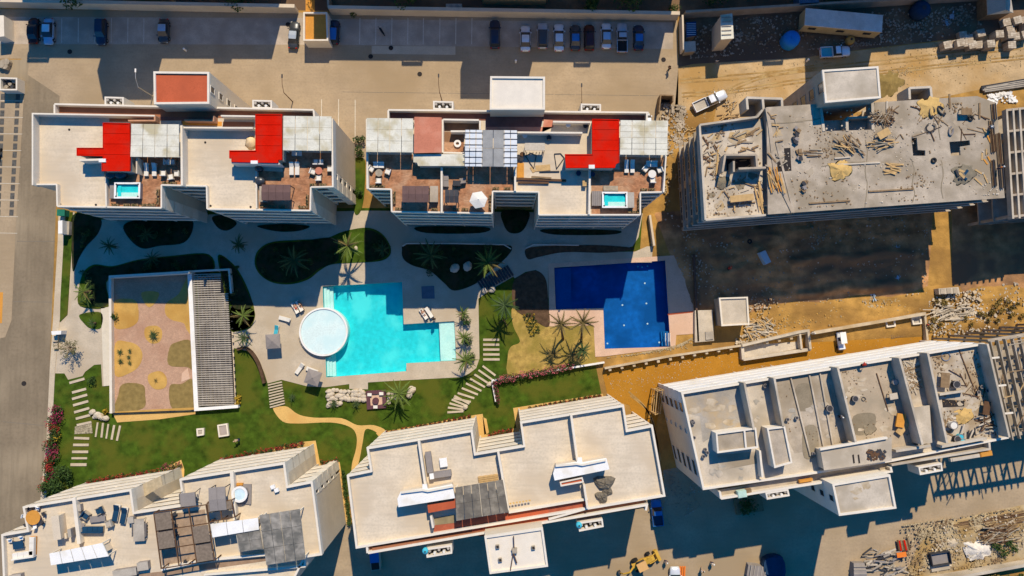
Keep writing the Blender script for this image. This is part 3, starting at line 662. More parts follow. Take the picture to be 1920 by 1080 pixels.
for q in ([(1360, 290), (1418, 290)], [(1360, 290), (1355, 322)], [(1418, 290), (1420, 316)], [(1385, 316), (1436, 314)], [(1376, 302), (1376, 322)]): walls(t, q, HP+.9, HT-.7, .3, mBlock, name='lift_wall')
flat(t, 'shaft_opening', [(1362, 293), (1417, 293), (1418, 312), (1362, 320)], HT-.55, .03, mDark)
for s in range(14):
    x = 1330+s*41; y = 411-(x-1322)*.0722
    p = P(x, y, HP); MB().box((p.x, p.y+.6, HT/2-.2), (.35, .35, HT-.6)).build('column', mGrey, t)
for k in range(1, NF):
    a, b = w0[10], w0[11]
    m = MB(); aa, bb2 = outward(w0, 10), outward(w0, 9)
    for (u, v_) in (outward(w0, 9), outward(w0, 10)):
        d = (v_-u).normalized(); nr = Vector((-d.y, d.x))
        m.wall([u+nr*.08, v_+nr*.08], k*FH-.34, k*FH+.12+jit(), .14)
    m.build('slab_edge', mGrey2, t)
for x, y, r_, mt in ((1345, 262, 15, 's'), (1375, 258, 17, 's'), (1400, 252, 12, 's'), (1345, 320, 11, 's'), (1390, 345, 14, 'w'), (1350, 385, 13, 's'), (1410, 330, 10, 'w'), (1335, 365, 8, 'w'), (1460, 250, 9, 's'), (1455, 350, 8, 's')):
    flat(t, 'sand_patch', smooth_px([(x+r_*math.cos(a)*random.uniform(.5, 1.2), y+r_*.7*math.sin(a)*random.uniform(.5, 1.2)) for a in [6.28*k/9 for k in range(9)]], 3), (HT-.585 if x < 1430 else HP+.008)+jit()*.3, .005, M('slab_sand', (.46, .33, .17), .95, .25, 1.4, (.40, .33, .24), .6, .7) if mt == 's' else mWet)
a, b = outward(inset(w0, [.5, .6, .6, .5, .4, .4, .4, .5, .5, 1.7, 1.7, .48]), 11)
for k in range(NF):
    for s in (.09, .2, .31, .42, .62, .73, .84, .93): window_on(t, a, b, s, k*FH+.7, 1.3, 1.7, mBlock)
tower(t, [(1541, 131), (1647, 124), (1652, 184), (1547, 193)], HTW, mGrey2, mBlock, 6, (3,), .1, mBlock, 1.6, 1.7)
flat(t, 'stair_landing', [(1545, 222), (1636, 219), (1637, 244), (1545, 247)], HT-.6, .2, mGrey, HP)
m = MB()
for q in ([(1538, 190), (1545, 246)], [(1588, 222), (1589, 246)], [(1636, 186), (1637, 243)]): walls(t, q, HP+.1, HT-.8, .4, mGrey2, name='stair_wall')
walls(t, [(1588, 221), (1636, 219)], HP+.0, HT-.8, .3, mGrey, name='stair_wall')
for q in ([(1400, 183), (1466, 185)], [(1400, 183), (1402, 205)], [(1466, 184), (1467, 203)], [(1430, 183), (1432, 206)], [(1705, 165), (1745, 163)], [(1705, 165), (1706, 186)], [(1745, 163), (1747, 184)]): walls(t, q, 15.6, 12.5, .35, mGrey2, name='balcony_frame')
flat(t, 'balcony_floor', [(1401, 184), (1466, 186), (1466, 206), (1401, 208)], 12.6, .2, mGrey, 15.6); flat(t, 'balcony_floor', [(1706, 166), (1745, 164), (1746, 184), (1706, 186)], 12.6, .2, mGrey, 15.6)
# ======== building K: next concrete frame at the right edge
for px in ([(1470, 278), (1482, 277), (1483, 303), (1471, 304)], [(1457, 304), (1483, 302), (1484, 320), (1458, 322)]): flat(t, 'slab_gap_shade', px, HP+.014, .012, mDark)  # flat dark sheets paint the shadowed gaps; the slab is uncut
for px in ([(1623, 262), (1626, 290), (1622, 320), (1627, 350), (1622, 388)], [(1709, 297), (1714, 320), (1711, 345), (1716, 362), (1711, 380)], [(1765, 300), (1769, 325), (1766, 350), (1768, 372)], [(1540, 312), (1580, 306), (1622, 303)], [(1445, 232), (1500, 228), (1540, 222)], [(1762, 200), (1760, 230), (1764, 262)]):
    q = smooth_px([(x+random.uniform(-1, 1), y) for x, y in px], 4, False); MB().wall(W([(x+random.uniform(-.7, .7), y+random.uniform(-.5, .5)) for x, y in q], HP), HP-.01, HP+.03, .12).build('slab_crack', mWet, t)
for x, y, r_ in ((1600, 352, 13), (1560, 262, 11), (1690, 230, 10), (1730, 345, 12), (1800, 230, 14), (1655, 312, 9), (1520, 322, 10), (1835, 350, 10), (1500, 225, 9), (1590, 300, 8), (1765, 305, 9)):
    flat(t, 'stain_patch', smooth_px([(x+r_*math.cos(a)*random.uniform(.5, 1.2), y+r_*.7*math.sin(a)*random.uniform(.5, 1.2)) for a in [6.28*k/9 for k in range(9)]], 3), HP+.006+jit()*.2, .005, M('stained_slab', (.35, .285, .205), .9, .25, 1.2, (.40, .33, .24), .6, .7))
t = thing('unfinished_building', 'open concrete frame cut by the right edge beside the debris-covered slab', 'building under construction', P(1840, 300), 'unfinished concrete buildings')
HK = 11.6
kp = [(1886, 205), (2300, 160), (2330, 385), (1898, 412)]
w0 = W(kp, HK)
for k in range(1, 4): MB().prism(inset(w0, [.3+jit(), .3, .3, .3]), k*3.5-.25, k*3.5).build('floor_slab', mGrey, t)
for i in range(9):
    x = 1888+i*12; MB().wall(W([(x, 205-i*1.3), (x+12, 410-i*.8)], HK), HK-1+jit(), HK, .3).build('beam', mGrey2, t)
for i in range(6):
    y = 206+i*40; MB().wall(W([(1888+i*2, y), (2000, y-12)], HK), HK-1.1, HK-.1+jit(), .35).build('beam', mBlock, t)
for i in range(5):
    for j in range(4):
        p = w0[0].lerp(w0[3], .04+i*.23).lerp(w0[1].lerp(w0[2], .04+i*.23), .02+j*.1); MB().box((p.x, p.y, HK/2-.6), (.4, .4, HK-1.2)).build('column', mGrey, t)
# ======== building F: lower middle
t = thing('apartment_building', 'cream apartment block at lower centre with a plain roof and a white square stair tower', 'apartment building', P(940, 880), 'apartment buildings round the garden')
fp = [(650, 891), (694, 882), (687, 839), (886, 806), (892, 850), (981, 835), (975, 791), (1170, 759), (1177, 806), (1224, 797), (1248, 931), (667, 1029)]
block(t, fp, HP, {0: 1.6, 2: 1.7, 4: 1.5, 6: 1.7, 8: 1.6}, pth=.3, rail_h=1.25)
walls(t, [(690, 1037), (1213, 947), (1211, 957)], HP, 0, .3, mTrim, name='gallery_wall'); walls(t, [(689, 1037), (688, 1026)], HP, 0, .3, mTrim, name='gallery_wall')
flat(t, 'gallery_floor', [(690, 1026), (1211, 938), (1211, 955), (691, 1036)], HT-.1, 1.0, mGal, HP)
walls(t, [(698, 1030), (908, 997)], HT+.35, HT-.3, .35, mGal, name='planter_kerb')
tower(t, [(908, 1005), (1018, 989), (1028, 1062), (918, 1076)], HTW, mTrim, mWall, 5, (), .5)
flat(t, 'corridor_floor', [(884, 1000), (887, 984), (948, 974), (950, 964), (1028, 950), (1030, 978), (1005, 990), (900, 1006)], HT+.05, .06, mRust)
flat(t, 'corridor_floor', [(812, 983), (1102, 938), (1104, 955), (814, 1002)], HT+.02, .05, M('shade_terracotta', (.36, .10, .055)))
walls(t, [(813, 1002), (886, 990)], HP, HT, .3, mTrim, name='roof_wall'); walls(t, [(1029, 974), (1102, 953)], HP, HT, .3, mTrim, name='roof_wall')
walls(t, [(954, 961), (1102, 936)], HT+.7, HT-.1, .3, mTrim, name='roof_wall')
utility_bay(t, [(798, 1029), (847, 1022), (848, 1038), (800, 1046)]); utility_bay(t, [(1083, 980), (1130, 973), (1132, 988), (1086, 997)])
for x, y, x2, y2 in ((785, 826, 797, 908), (934, 847, 953, 957), (1071, 778, 1083, 866)): walls(t, [(x, y), (x2, y2)], HP+.7, HT, .32, mTrim, name='party_wall')
# raised white stair rooms
room(t, [(745, 935), (751, 922), (792, 916), (792, 908), (800, 908), (802, 917), (848, 908), (853, 934), (747, 951)], HQ, mWhite, lip=.0)
walls(t, [(752, 924), (792, 919), (802, 921), (850, 912)], HQ+.35, HQ-.1, .25, mTrim, name='roof_kerb')
room(t, [(1037, 888), (1042, 872), (1082, 866), (1083, 858), (1091, 858), (1092, 867), (1137, 859), (1143, 880), (1040, 901)], HQ, mWhite)
walls(t, [(1042, 874), (1082, 870), (1092, 872), (1136, 863)], HQ+.35, HQ-.1, .25, mTrim, name='roof_kerb')
room(t, [(801, 943), (853, 934), (856, 952), (803, 962)], HQ-.6, mRust); room(t, [(1049, 903), (1092, 894), (1095, 904), (1051, 912)], HQ-.6, mRust, lip=.2)
sheet_roof(t, (853, 914), (943, 899), (954, 960), (855, 977), HQ-.2, 6, M('grey_lattice_roof', (.235, .205, .16), .9, .35, 1.2, (.13, .115, .095), .7, .7, wave=(6, 'X'), streak=.5), rows=2)
walls(t, [(808, 968), (812, 990)], HP+.9, HT, .3, mTrim, name='roof_wall'); walls(t, [(1095, 908), (1102, 954)], HP+.6, HT, .3, mTrim, name='roof_wall')
flat(t, 'rear_terrace', [(810, 972), (853, 965), (855, 980), (813, 985)], HT+.05, .03, M('olive_floor', (.26, .21, .12)))
for k in range(7): tag(MB().box((*P(957+k*6, 944-k*.95, HT+.7).to_2d(), HT+.75), (.28, .2, .14), R(9)).build('planter_brick', mPath, t))
# ======== building E: lower left
t = thing('apartment_building', 'cream apartment block at lower left with furnished roof terraces, pergolas and white canopies', 'apartment building', P(330, 960), 'apartment buildings round the garden')
ep = [(2, 1002), (50, 994), (42, 950), (246, 917), (252, 960), (343, 946), (336, 898), (534, 867), (540, 911), (586, 902), (590, 933), (604, 1041), (572, 1046), (540, 1110), (10, 1190)]
block(t, ep, HP, {0: 1.6, 2: 1.7, 4: 1.5, 6: 1.7, 8: 1.6, 9: 1.3}, pth=.3, rail_h=1.25)
walls(t, [(382, 1078), (571, 1062), (571, 1046)], HP, 0, .3, mTrim, name='gallery_wall')
flat(t, 'gallery_floor', [(384, 1066), (570, 1046), (570, 1060), (384, 1076)], HT-.1, 1, mGal, HP)
for x, y, x2, y2 in ((138, 933, 148, 1020), (434, 884, 440, 975)): walls(t, [(x, y), (x2, y2)], HP+.3, HT, .5, mTrim, name='party_wall')
walls(t, [(302, 1068), (388, 1050), (500, 1040)], HP, HT, .35, mTrim, name='roof_wall')
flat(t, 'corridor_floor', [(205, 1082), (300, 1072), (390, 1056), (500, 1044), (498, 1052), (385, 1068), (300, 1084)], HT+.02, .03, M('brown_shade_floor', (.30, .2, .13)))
flat(t, 'wall_panel', [(262, 910), (302, 892), (305, 910), (268, 933)], 12.6, .1, M('timber_screen', (.42, .34, .22), .9, .2, 2), 12.6)
# white canopies over the stairs
def canopy(px0, px1, px2, px3, n, h=HQ, hb=HT):
    sheet_roof(t, px0, px1, px2, px3, h, n, mWhite, .12, True, 1, 'canopy_panel')
    MB().prism(inset(W([px0, px1, px2, px3], h), [.5]*4), hb, h-.35).build('stair_room', mWall, t)
canopy((92, 1038), (192, 1018), (204, 1043), (95, 1060), 5)
canopy((394, 983), (484, 971), (486, 993), (398, 1008), 3)
room(t, [(483, 999), (492, 994), (494, 1030), (448, 1034), (442, 1000)], HQ-.3, mShade)
sheet_roof(t, (486, 966), (562, 954), (573, 1049), (499, 1060), HQ+.1, 4, M('weathered_panel', (.30, .275, .235), .85, .35, .9, (.13, .125, .11), .75, .7, bump=.4, streak=.6), rows=3)
sheet_roof(t, (442, 998), (487, 991), (493, 1029), (450, 1035), HQ-.2, 2, M('weathered_panel', (.2, .2, .2)), rows=2)
# dark open pergolas
def pergola(px, nx, ny, h, mat=mRebar, bw=.13, mesh=None):
    a, b, c_, d = W(px, h)
    for i in range(nx+1): MB().wall([a.lerp(b, i/nx), d.lerp(c_, i/nx)], h-.16, h+jit(), bw).build('pergola_beam', mat, t)
    for j in range(ny+1): MB().wall([a.lerp(d, j/ny), b.lerp(c_, j/ny)], h-.3, h-.17+jit()*.3, bw).build('pergola_beam', mat, t)
    for s in (0, .5, 1):
        for u in (0, 1): p = a.lerp(b, s).lerp(d.lerp(c_, s), u); MB().box((p.x, p.y, (HT+h-.3)/2), (.13, .13, h-.3-HT)).build('post', mat, t)
    if mesh:
        for i in range(nx):
            for j in range(ny):
                if (i*3+j*5) % 7 in mesh:
                    B = lambda s, u: a.lerp(b, s).lerp(d.lerp(c_, s), u)
                    MB().prism([B((i+.05)/nx, (j+.05)/ny), B((i+.95)/nx, (j+.05)/ny), B((i+.95)/nx, (j+.95)/ny), B((i+.05)/nx, (j+.95)/ny)], h+.02, h+.05+jit()*.3).build('shade_cloth', M('shade_cloth_brown', (.20, .155, .115), .9, .2, 3), t)
pergola([(288, 962), (386, 947), (402, 1051), (302, 1067)], 3, 3, HQ, mesh=(0, 2, 4, 5))
pergola([(388, 943), (434, 938), (440, 970), (392, 980)], 2, 2, HQ-.2, mesh=(0, 3))
flat(t, 'terrace_tiles', [(290, 968), (384, 955), (396, 1044), (304, 1060)], HT+.015, .03, M('brown_deck_tile', (.33, .235, .16), .85, .2, 2))
# ======== building G: construction, lower right
t = thing('unfinished_building', 'pale unfinished block at lower right with white balcony bands and partition walls on its roof', 'building under construction', P(1560, 790), 'unfinished concrete buildings')
gp = [(1277, 736), (1846, 643), (1892, 822), (1672, 866), (1500, 893), (1318, 919)]
w0 = block(t, gp, HP, {0: 1.7}, wall=mTrim, band=mWhite, glaze=True, pth=.3, roof=mGrey2, rail_h=1.5, bay=6.5, pcap=mTrim)
a, b = outward(inset(w0, [.03]*6), 5)
for k in range(NF):
    for s, wd, ht in ((.80, 2.4, 1.7), (.42, .7, .7), (.16, 1.7, 1.9)): window_on(t, a, b, s, k*FH+.8, wd, ht)
walls(t, [(1352, 935), (1672, 884), (1670, 876)], HP, 0, .3, mTrim, name='gallery_wall'); walls(t, [(1352, 935), (1350, 922)], HP, 0, .3, mTrim, name='gallery_wall')
walls(t, [(1672, 872), (1856, 842), (1855, 830)], HP, 0, .3, mGrey2, name='gallery_wall')
flat(t, 'gallery_floor', [(1353, 922), (1500, 896), (1670, 868), (1854, 832), (1855, 842), (1672, 872), (1670, 884), (1353, 934)], HT-.4, .8, mGrey, HP)
tower(t, [(1559, 907), (1668, 889), (1680, 953), (1572, 967)], HTW, mGrey2, mTrim, 6, (3,), .6)
utility_bay(t, [(1435, 924), (1478, 917), (1481, 930), (1438, 937)]); utility_bay(t, [(1722, 876), (1766, 868), (1768, 883), (1725, 891)])
for x, y, x2, y2 in ((1396, 718, 1414, 806), (1452, 709, 1469, 800), (1571, 689, 1605, 830), (1687, 671, 1730, 834), (1740, 662, 1776, 831), (1852, 645, 1893, 820)):
    walls(t, [(x, y), (x2, y2)], HT+2.5, HT, .3, mGrey2, name='partition_wall')
flat(t, 'wet_floor', [(1283, 738), (1390, 719), (1402, 800), (1345, 812), (1318, 830), (1312, 780), (1290, 776)], HT+.015, .02, M('damp_slab', (.36, .32, .265), .6, .2, .5, (.42, .31, .18), .6, .3))
flat(t, 'floor_screed', [(1450, 714), (1560, 696), (1590, 832), (1490, 850), (1466, 800)], HT+.02, .02, mGrey)
flat(t, 'floor_screed', [(1568, 694), (1678, 675), (1720, 832), (1600, 850)], HT+.024, .02, M('tan_screed', (.44, .35, .245), .9, .15, .6, (.33, .27, .19), .5, .3))
flat(t, 'floor_screed', [(1684, 674), (1845, 648), (1888, 820), (1730, 842)], HT+.028, .02, M('dusty_screed', (.47, .40, .31), .9, .2, 1, (.34, .25, .15), .6, .3))
for q in ([(1483, 708), (1520, 855)], [(1518, 703), (1545, 840)], [(1538, 700), (1562, 835)]): walls(t, q, HT+.3, HT-.02, .2, mGrey2, name='kerb_wall')
for px in ([(1492, 725), (1519, 722), (1522, 764), (1496, 768)], [(1506, 805), (1530, 800), (1534, 850), (1508, 858)], [(1600, 780), (1640, 776), (1636, 808), (1604, 815)]): flat(t, 'damp_patch', smooth_px(px, 4), HT+.04, .012, mWet)
def tank(px, h=HQ, lid=mGrey):
    q = W(px, h); MB().prism(inset(q, [.02]*4), HT, h-.45).build('tank_wall', mTrim, t)
    MB().wall(inset(q, [.12]*4), h-.46, h, .24, True).build('tank_rim', mTrim, t); MB().prism(inset(q, [.2]*4), h-.47, h-.3).build('tank_floor', lid, t)
tank([(1342, 812), (1418, 802), (1422, 840), (1345, 850)]); walls(t, [(1396, 808), (1399, 840)], HQ, HQ-.4, .25, mTrim, name='tank_rim')
tank([(1438, 803), (1472, 799), (1486, 868), (1452, 878)])
room(t, [(1538, 843), (1672, 820), (1672, 864), (1545, 882)], HQ-.3, mGrey2)
walls(t, [(1538, 843), (1664, 821)], HQ+.1, HQ-.4, .3, mTrim, name='roof_kerb')
for x in (1600, 1610): flat(t, 'roof_slot', [(x-2, 853), (x+1, 852), (x+3, 868), (x, 869)], HQ-.26, .02, mDark)
flat(t, 'stair_pit', [(1345, 854), (1418, 846), (1424, 868), (1348, 882)], HT+.03, .02, mGrey)
walls(t, [(1425, 845), (1430, 895)], HP+.7, HT, .3, mTrim, name='partition_wall')
room(t, [(1708, 765), (1743, 760), (1748, 830), (1722, 834)], HP+.5, mGrey2)
walls(t, [(1762, 740), (1810, 733)], HP+.3, HT, .3, mGrey2, name='partition_wall'); flat(t, 'shaft_opening', [(1766, 748), (1808, 752), (1808, 762), (1768, 764)], HT+.05, .02, mDark)
walls(t, [(1680, 846), (1745, 836)], HP+.9, HT, .35, mGrey2, name='roof_wall'); walls(t, [(1765, 838), (1850, 822)], HP+.6, HT, .35, mGrey2, name='roof_wall')
for k in range(3): walls(t, [(1855+k*13-1, 672+k*52), (1874+k*13, 670+k*52)], HP+.5, HP+.3, .25, mTrim, name='scaffold_bar')
def stains(n, box, h, mat, r0, r1, seed):
    r_ = random.Random(seed)
    for k in range(n):
        x, y, q = r_.uniform(box[0], box[2]), r_.uniform(box[1], box[3]), r_.uniform(r0, r1); e = r_.uniform(.4, 1)
        flat(t, 'stain_patch', smooth_px([(x+q*math.cos(a)*r_.uniform(.45, 1.2), y+q*e*math.sin(a)*r_.uniform(.45, 1.2)) for a in [6.28*j/9 for j in range(9)]], 3), h+.001*k, .004, mat)
mSt1 = M('tan_stain', (.40, .31, .20), .9, .2, 1.5, (.50, .42, .31), .65, .6); mSt2 = M('grey_stain', (.33, .30, .25), .9, .2, 1.5, (.48, .41, .32), .65, .6)
stains(9, (1466, 735, 1570, 820), HT+.05, mSt2, 5, 13, 3); stains(10, (1590, 710, 1690, 820), HT+.05, mSt1, 5, 15, 4); stains(14, (1760, 680, 1850, 800), HT+.05, mSt1, 5, 14, 5); stains(7, (1300, 750, 1385, 800), HT+.04, mSt1, 8, 18, 6); stains(5, (1330, 870, 1400, 900), HT+.04, mSt2, 5, 12, 7); stains(6, (1408, 725, 1445, 790), HT+.04, mSt2, 4, 9, 8)
stains(6, (1570, 905, 1660, 945), HTW-.11, mSt1, 5, 12, 9)
# ======== building M: open formwork frame at the right edge
t = thing('unfinished_building', 'bare formwork frame with beam grid at the right edge beside the pale unfinished block', 'building under construction', P(1850, 730), 'unfinished concrete buildings')
w0 = W([(1858, 640), (2250, 575), (2290, 760), (1900, 825)], HP-1)
for i in range(14): MB().wall([w0[0].lerp(w0[1], i*.035), w0[3].lerp(w0[2], i*.035)], HP-1.6, HP-1+jit(), .16).build('joist', mWoodG if i % 3 else mGrey, t)
for i in range(5): MB().wall([w0[0].lerp(w0[3], i*.24), w0[1].lerp(w0[2], i*.24)], HP-2.2, HP-1.62+jit(), .5).build('beam', mGrey, t)
for i in range(5):
    for j in range(7):
        p = w0[0].lerp(w0[3], i*.24).lerp(w0[1].lerp(w0[2], i*.24), .012+j*.09); MB().box((p.x, p.y, (HP-2.2)/2), (.35, .35, HP-2.2)).build('column', mGrey, t)
for k in range(1, 4): MB().prism(inset(w0, [2.5, .3, .3, 1.0+.1*k]), k*FH-.25, k*FH).build('floor_slab', mGrey, t)
for i in range(46):
    s = random.random(); u = random.random()*.45; p = w0[0].lerp(w0[3], s).lerp(w0[1].lerp(w0[2], s), u)
    MB().box((p.x, p.y, HP-1.02+random.random()*.3), (random.uniform(1, 3.5), .13, .1), R(random.choice((9, 99, 12, 60)))).build('loose_joist', random.choice((mWood, mWoodD, mWoodG)), t)
# ======== rows across the top and bottom street: only their feet and shadows reach the picture
def far_block(lab, px_ground, towers, bays, h=16.6):
    t = thing('apartment_building', lab, 'apartment building', P(*px_ground[0]), 'apartment blocks across the car park')
    MB().prism(W(px_ground, 0), 0, h).build('wall', mWall, t)
    for q in towers:
        z = W(q, 0); MB().prism(z, 0, HTW+.3).build('tower_wall', M('ochre_stucco', (.55, .36, .16), .9, .08), t)
        a, b = outward(z, 2)
    for q in bays:
        z = W(q, 0); MB().wall(inset(z, [.1]*4), h-.7, h, .2, True).build('utility_bay', mTrim, t); MB().prism(inset(z, [.2]*4), h-3, h-2.6).build('bay_floor', mDark, t)
far_block('cream block with an ochre stair tower foot at the top left edge', [(95, -150), (548, -145), (548, -42), (95, -45)], [[(229, -45), (330, -45), (330, 9), (240, 9)]], [[(92, -50), (132, -50), (132, -36), (92, -36)], [(440, -46), (472, -46), (472, -34), (440, -34)]])
far_block('cream block with an ochre stair tower foot at the top middle edge', [(628, -150), (1274, -140), (1268, -34), (628, -40)], [[(905, -45), (1023, -45), (1023, 10), (905, 8)]], [[(790, -42), (828, -42), (828, -29), (790, -29)], [(1110, -40), (1141, -40), (1141, -26), (1110, -26)]])
far_block('cream block beyond the construction yard at the top right edge', [(1308, -160), (1900, -220), (1886, -70), (1305, -24)], [[(1546, -60), (1655, -65), (1655, -4), (1548, 2)]], [[(1462, -45), (1500, -48), (1500, -30), (1462, -28)], [(1696, -64), (1728, -66), (1728, -50), (1696, -48)]])
# ======== clubhouse: walled patio and lattice roof
HC = .75
t = thing('clubhouse', 'low clubhouse with a walled pink patio and a grey lattice roof beside the pool', 'clubhouse', P(300, 640))
walls(t, [(208, 775), (206, 519)], 1.0, 0, .42, mTrim); walls(t, [(204, 519), (355, 510)], 2.3, 0, .42, mTrim)
walls(t, [(212, 776), (364, 770)], .35, 0, .12, mGlass, name='glass_front')
walls(t, [(355, 509), (368, 770)], HC+.2, 0, .7, mWhite, name='beam_wall')
walls(t, [(364, 768), (446, 762)], HC+.2, 0, .5, mWhite, name='beam_wall')
walls(t, [(354, 509), (429, 505), (433, 550)], HC+.25, 0, .3, mTrim, name='beam_wall')
flat(t, 'patio_floor', [(207, 520), (360, 512), (368, 768), (213, 774)], .16, .16, M('pink_paver', (.56, .35, .235), .9, .1, 2.5, (.49, .29, .19), .5, .3, brick=(3.2, (.7, .68, .66), .03)))
MB().wall(W(lat, 0), -2.2, .1, .2, True).build('sunken_wall', mWall, t)
flat(t, 'lower_floor', lat, -2.1, .12, M('grey_terrace', (.26, .24, .215)))
def bed(px, mat=mSand): return flat(t, 'sand_bed', smooth_px(px, 4), .17+jit(), .1, mat)
mOlive = M('olive_gravel', (.24, .17, .06), .95, .2, 1.5)
bed([(214, 566), (240, 560), (256, 566), (260, 590), (256, 606), (236, 616), (214, 612)]); bed([(266, 548), (297, 548), (292, 566), (280, 576), (270, 566)]); bed([(346, 530), (358, 515), (361, 620), (350, 618), (344, 606), (322, 600), (310, 588), (312, 568), (334, 552)])
bed([(273, 614), (294, 611), (304, 622), (300, 640), (284, 644), (272, 632)]); bed([(216, 644), (240, 641), (258, 648), (267, 664), (262, 684), (246, 698), (216, 704)]); bed([(279, 702), (300, 696), (312, 708), (310, 726), (292, 730), (279, 718)])
bed([(318, 652), (330, 642), (358, 640), (362, 690), (350, 688), (316, 684)], mOlive); bed([(318, 724), (340, 720), (362, 712), (366, 764), (324, 768)], mOlive); bed([(226, 724), (240, 718), (268, 722), (272, 740), (268, 766), (216, 772), (222, 740)], mOlive)
bed([(213, 778-6), (366, 764), (366, 768), (214, 774)], mSand)
flat(t, 'patio_walk', [(341, 700), (352, 690), (356, 710), (340, 716)], .19, .05, mPink)
a0 = [P(*q, HC+.15).to_2d() for q in ((362, 515), (414, 513.5), (428, 551), (438.5, 758), (370, 763), (364.5, 552))]
NS = 60
for k in range(NS):
    y = 515+k*4.15; xl = 362+(y-515)*.0322; xr = (413.5 if y < 549 else 427.5+(y-551)*.053)
    p, q = P(xl, y, HC+.15).to_2d(), P(xr, y-1.5, HC+.15).to_2d()
    MB().wall([p, q], HC, HC+.16, .17).build('roof_slat', mShade, t)
for k in range(9):
    s = .04+k*.115; p = P(362+51*s if k < 7 else 364+63*s, 515 if k < 7 else 551, HC).to_2d(); q = P(370+68*s, 761, HC).to_2d()
    MB().wall([p, q], HC-.1+jit()*.5, HC-.01, .16).build('roof_beam', mTaupe, t)
for k in range(15):
    p = P(429+k*.7, 562+k*13.5, HC).to_2d(); MB().box((p.x+.2, p.y, HC/2-.1), (.16, .16, HC-.25)).build('post', mBlackG, t)
# ---- walls and fences
def fence(name, lab, cat, pxs, h, th, mat, cap=None, capm=mTrim):
    t = thing(name, lab, cat, P(*pxs[0]))
    MB().wall(W(pxs, 0), 0, h, th).build('wall', mat, t)
    if cap: MB().wall(W(pxs, 0), h-.002, h+cap, th+.1).build('coping', capm, t)
    return t
fence('boundary_wall', 'long beige boundary wall between the car park and the dark scrub, left length', 'wall', [(-60, 11), (560, 23)], 2.4, .5, mWall, .08, mWall)
fence('boundary_wall', 'beige boundary wall running right from the guard booth to the leafy corner', 'wall', [(622, 25), (1268, 36)], 2.4, .5, mWall, .08, mWall)
fence('boundary_wall', 'grey boundary wall sloping up behind the construction yard', 'wall', [(1279, 33), (1560, 16), (1900, -4), (2100, -16)], 2.4, .4, mBlock)
fence('side_wall', 'tan wall standing across the end of the car park', 'wall', [(1274, 38), (1276, 102)], 2.2, .3, mWall)
fence('block_divider', 'thin wall crossing the scrub above the guard booth', 'wall', [(620, -30), (621, 24)], 2.2, .3, mGrey)
fence('garden_wall', 'low white garden wall at the top of the lower lawn', 'wall', [(922, 713), (952, 708), (1132, 679)], .9, .28, mWhite)
fence('planter_wall', 'short white planter wall with purple edging at the lawn steps', 'wall', [(923, 714), (930, 752)], .9, .3, mWhite)
mLow = M('dusty_wall', (.52, .42, .29), .9, .15, .8, (.42, .31, .18), .5, .3)
tt = fence('retaining_wall', 'retaining wall with small buttresses along the ochre lane', 'wall', [(1132, 690), (1250, 668), (1390, 647), (1506, 624)], 1.2, .3, mLow)
for k in range(16): p = P(1142+k*22.5, 688.5-k*3.9+.2); MB().box((p.x, p.y-.3, .5), (.45, .5, 1.0), R(9)).build('buttress', mLow, tt)
fence('retaining_wall', 'white retaining wall along the bank above the ochre lane', 'wall', [(1520, 624), (1660, 600), (1728, 588)], 1.3, .5, mLow)
fence('lane_wall', 'short tan wall closing the right end of the ochre lane', 'wall', [(1728, 588), (1733, 637)], 1.0, .35, mLow)
fence('bottom_wall', 'grey boundary wall crossing the bottom right corner', 'wall', [(1690, 1092), (1930, 1048), (2200, 1000)], 2.0, .5, mGrey2)
fence('pool_side_wall', 'dark-topped wall along the right side of the blue pool deck', 'wall', [(1299, 478), (1303, 560), (1307, 640)], 0.8, .3, M('dark_coping', (.12, .075, .055)))
fence('path_wall', 'narrow wall from the middle block down to the pool deck', 'wall', [(1216, 405), (1224, 462)], 1.2, .35, mWall)
fence('bed_wall', 'low pale kerb wall edging the shaded lawn island', 'wall', [(755, 462), (763, 457), (850, 457), (945, 459), (958, 467)], .4, .15, mTrim)
fence('bed_wall', 'low pale kerb wall beside the blue pool path', 'wall', [(986, 466), (1000, 459), (1085, 460)], .4, .15, mTrim)
t = fence('curved_planter', 'curved brown kerb wall beside the clubhouse lawn steps', 'wall', smooth_px([(447, 655), (462, 652), (476, 664), (488, 686), (497, 718)], 4, False), .7, .45, mSoil)
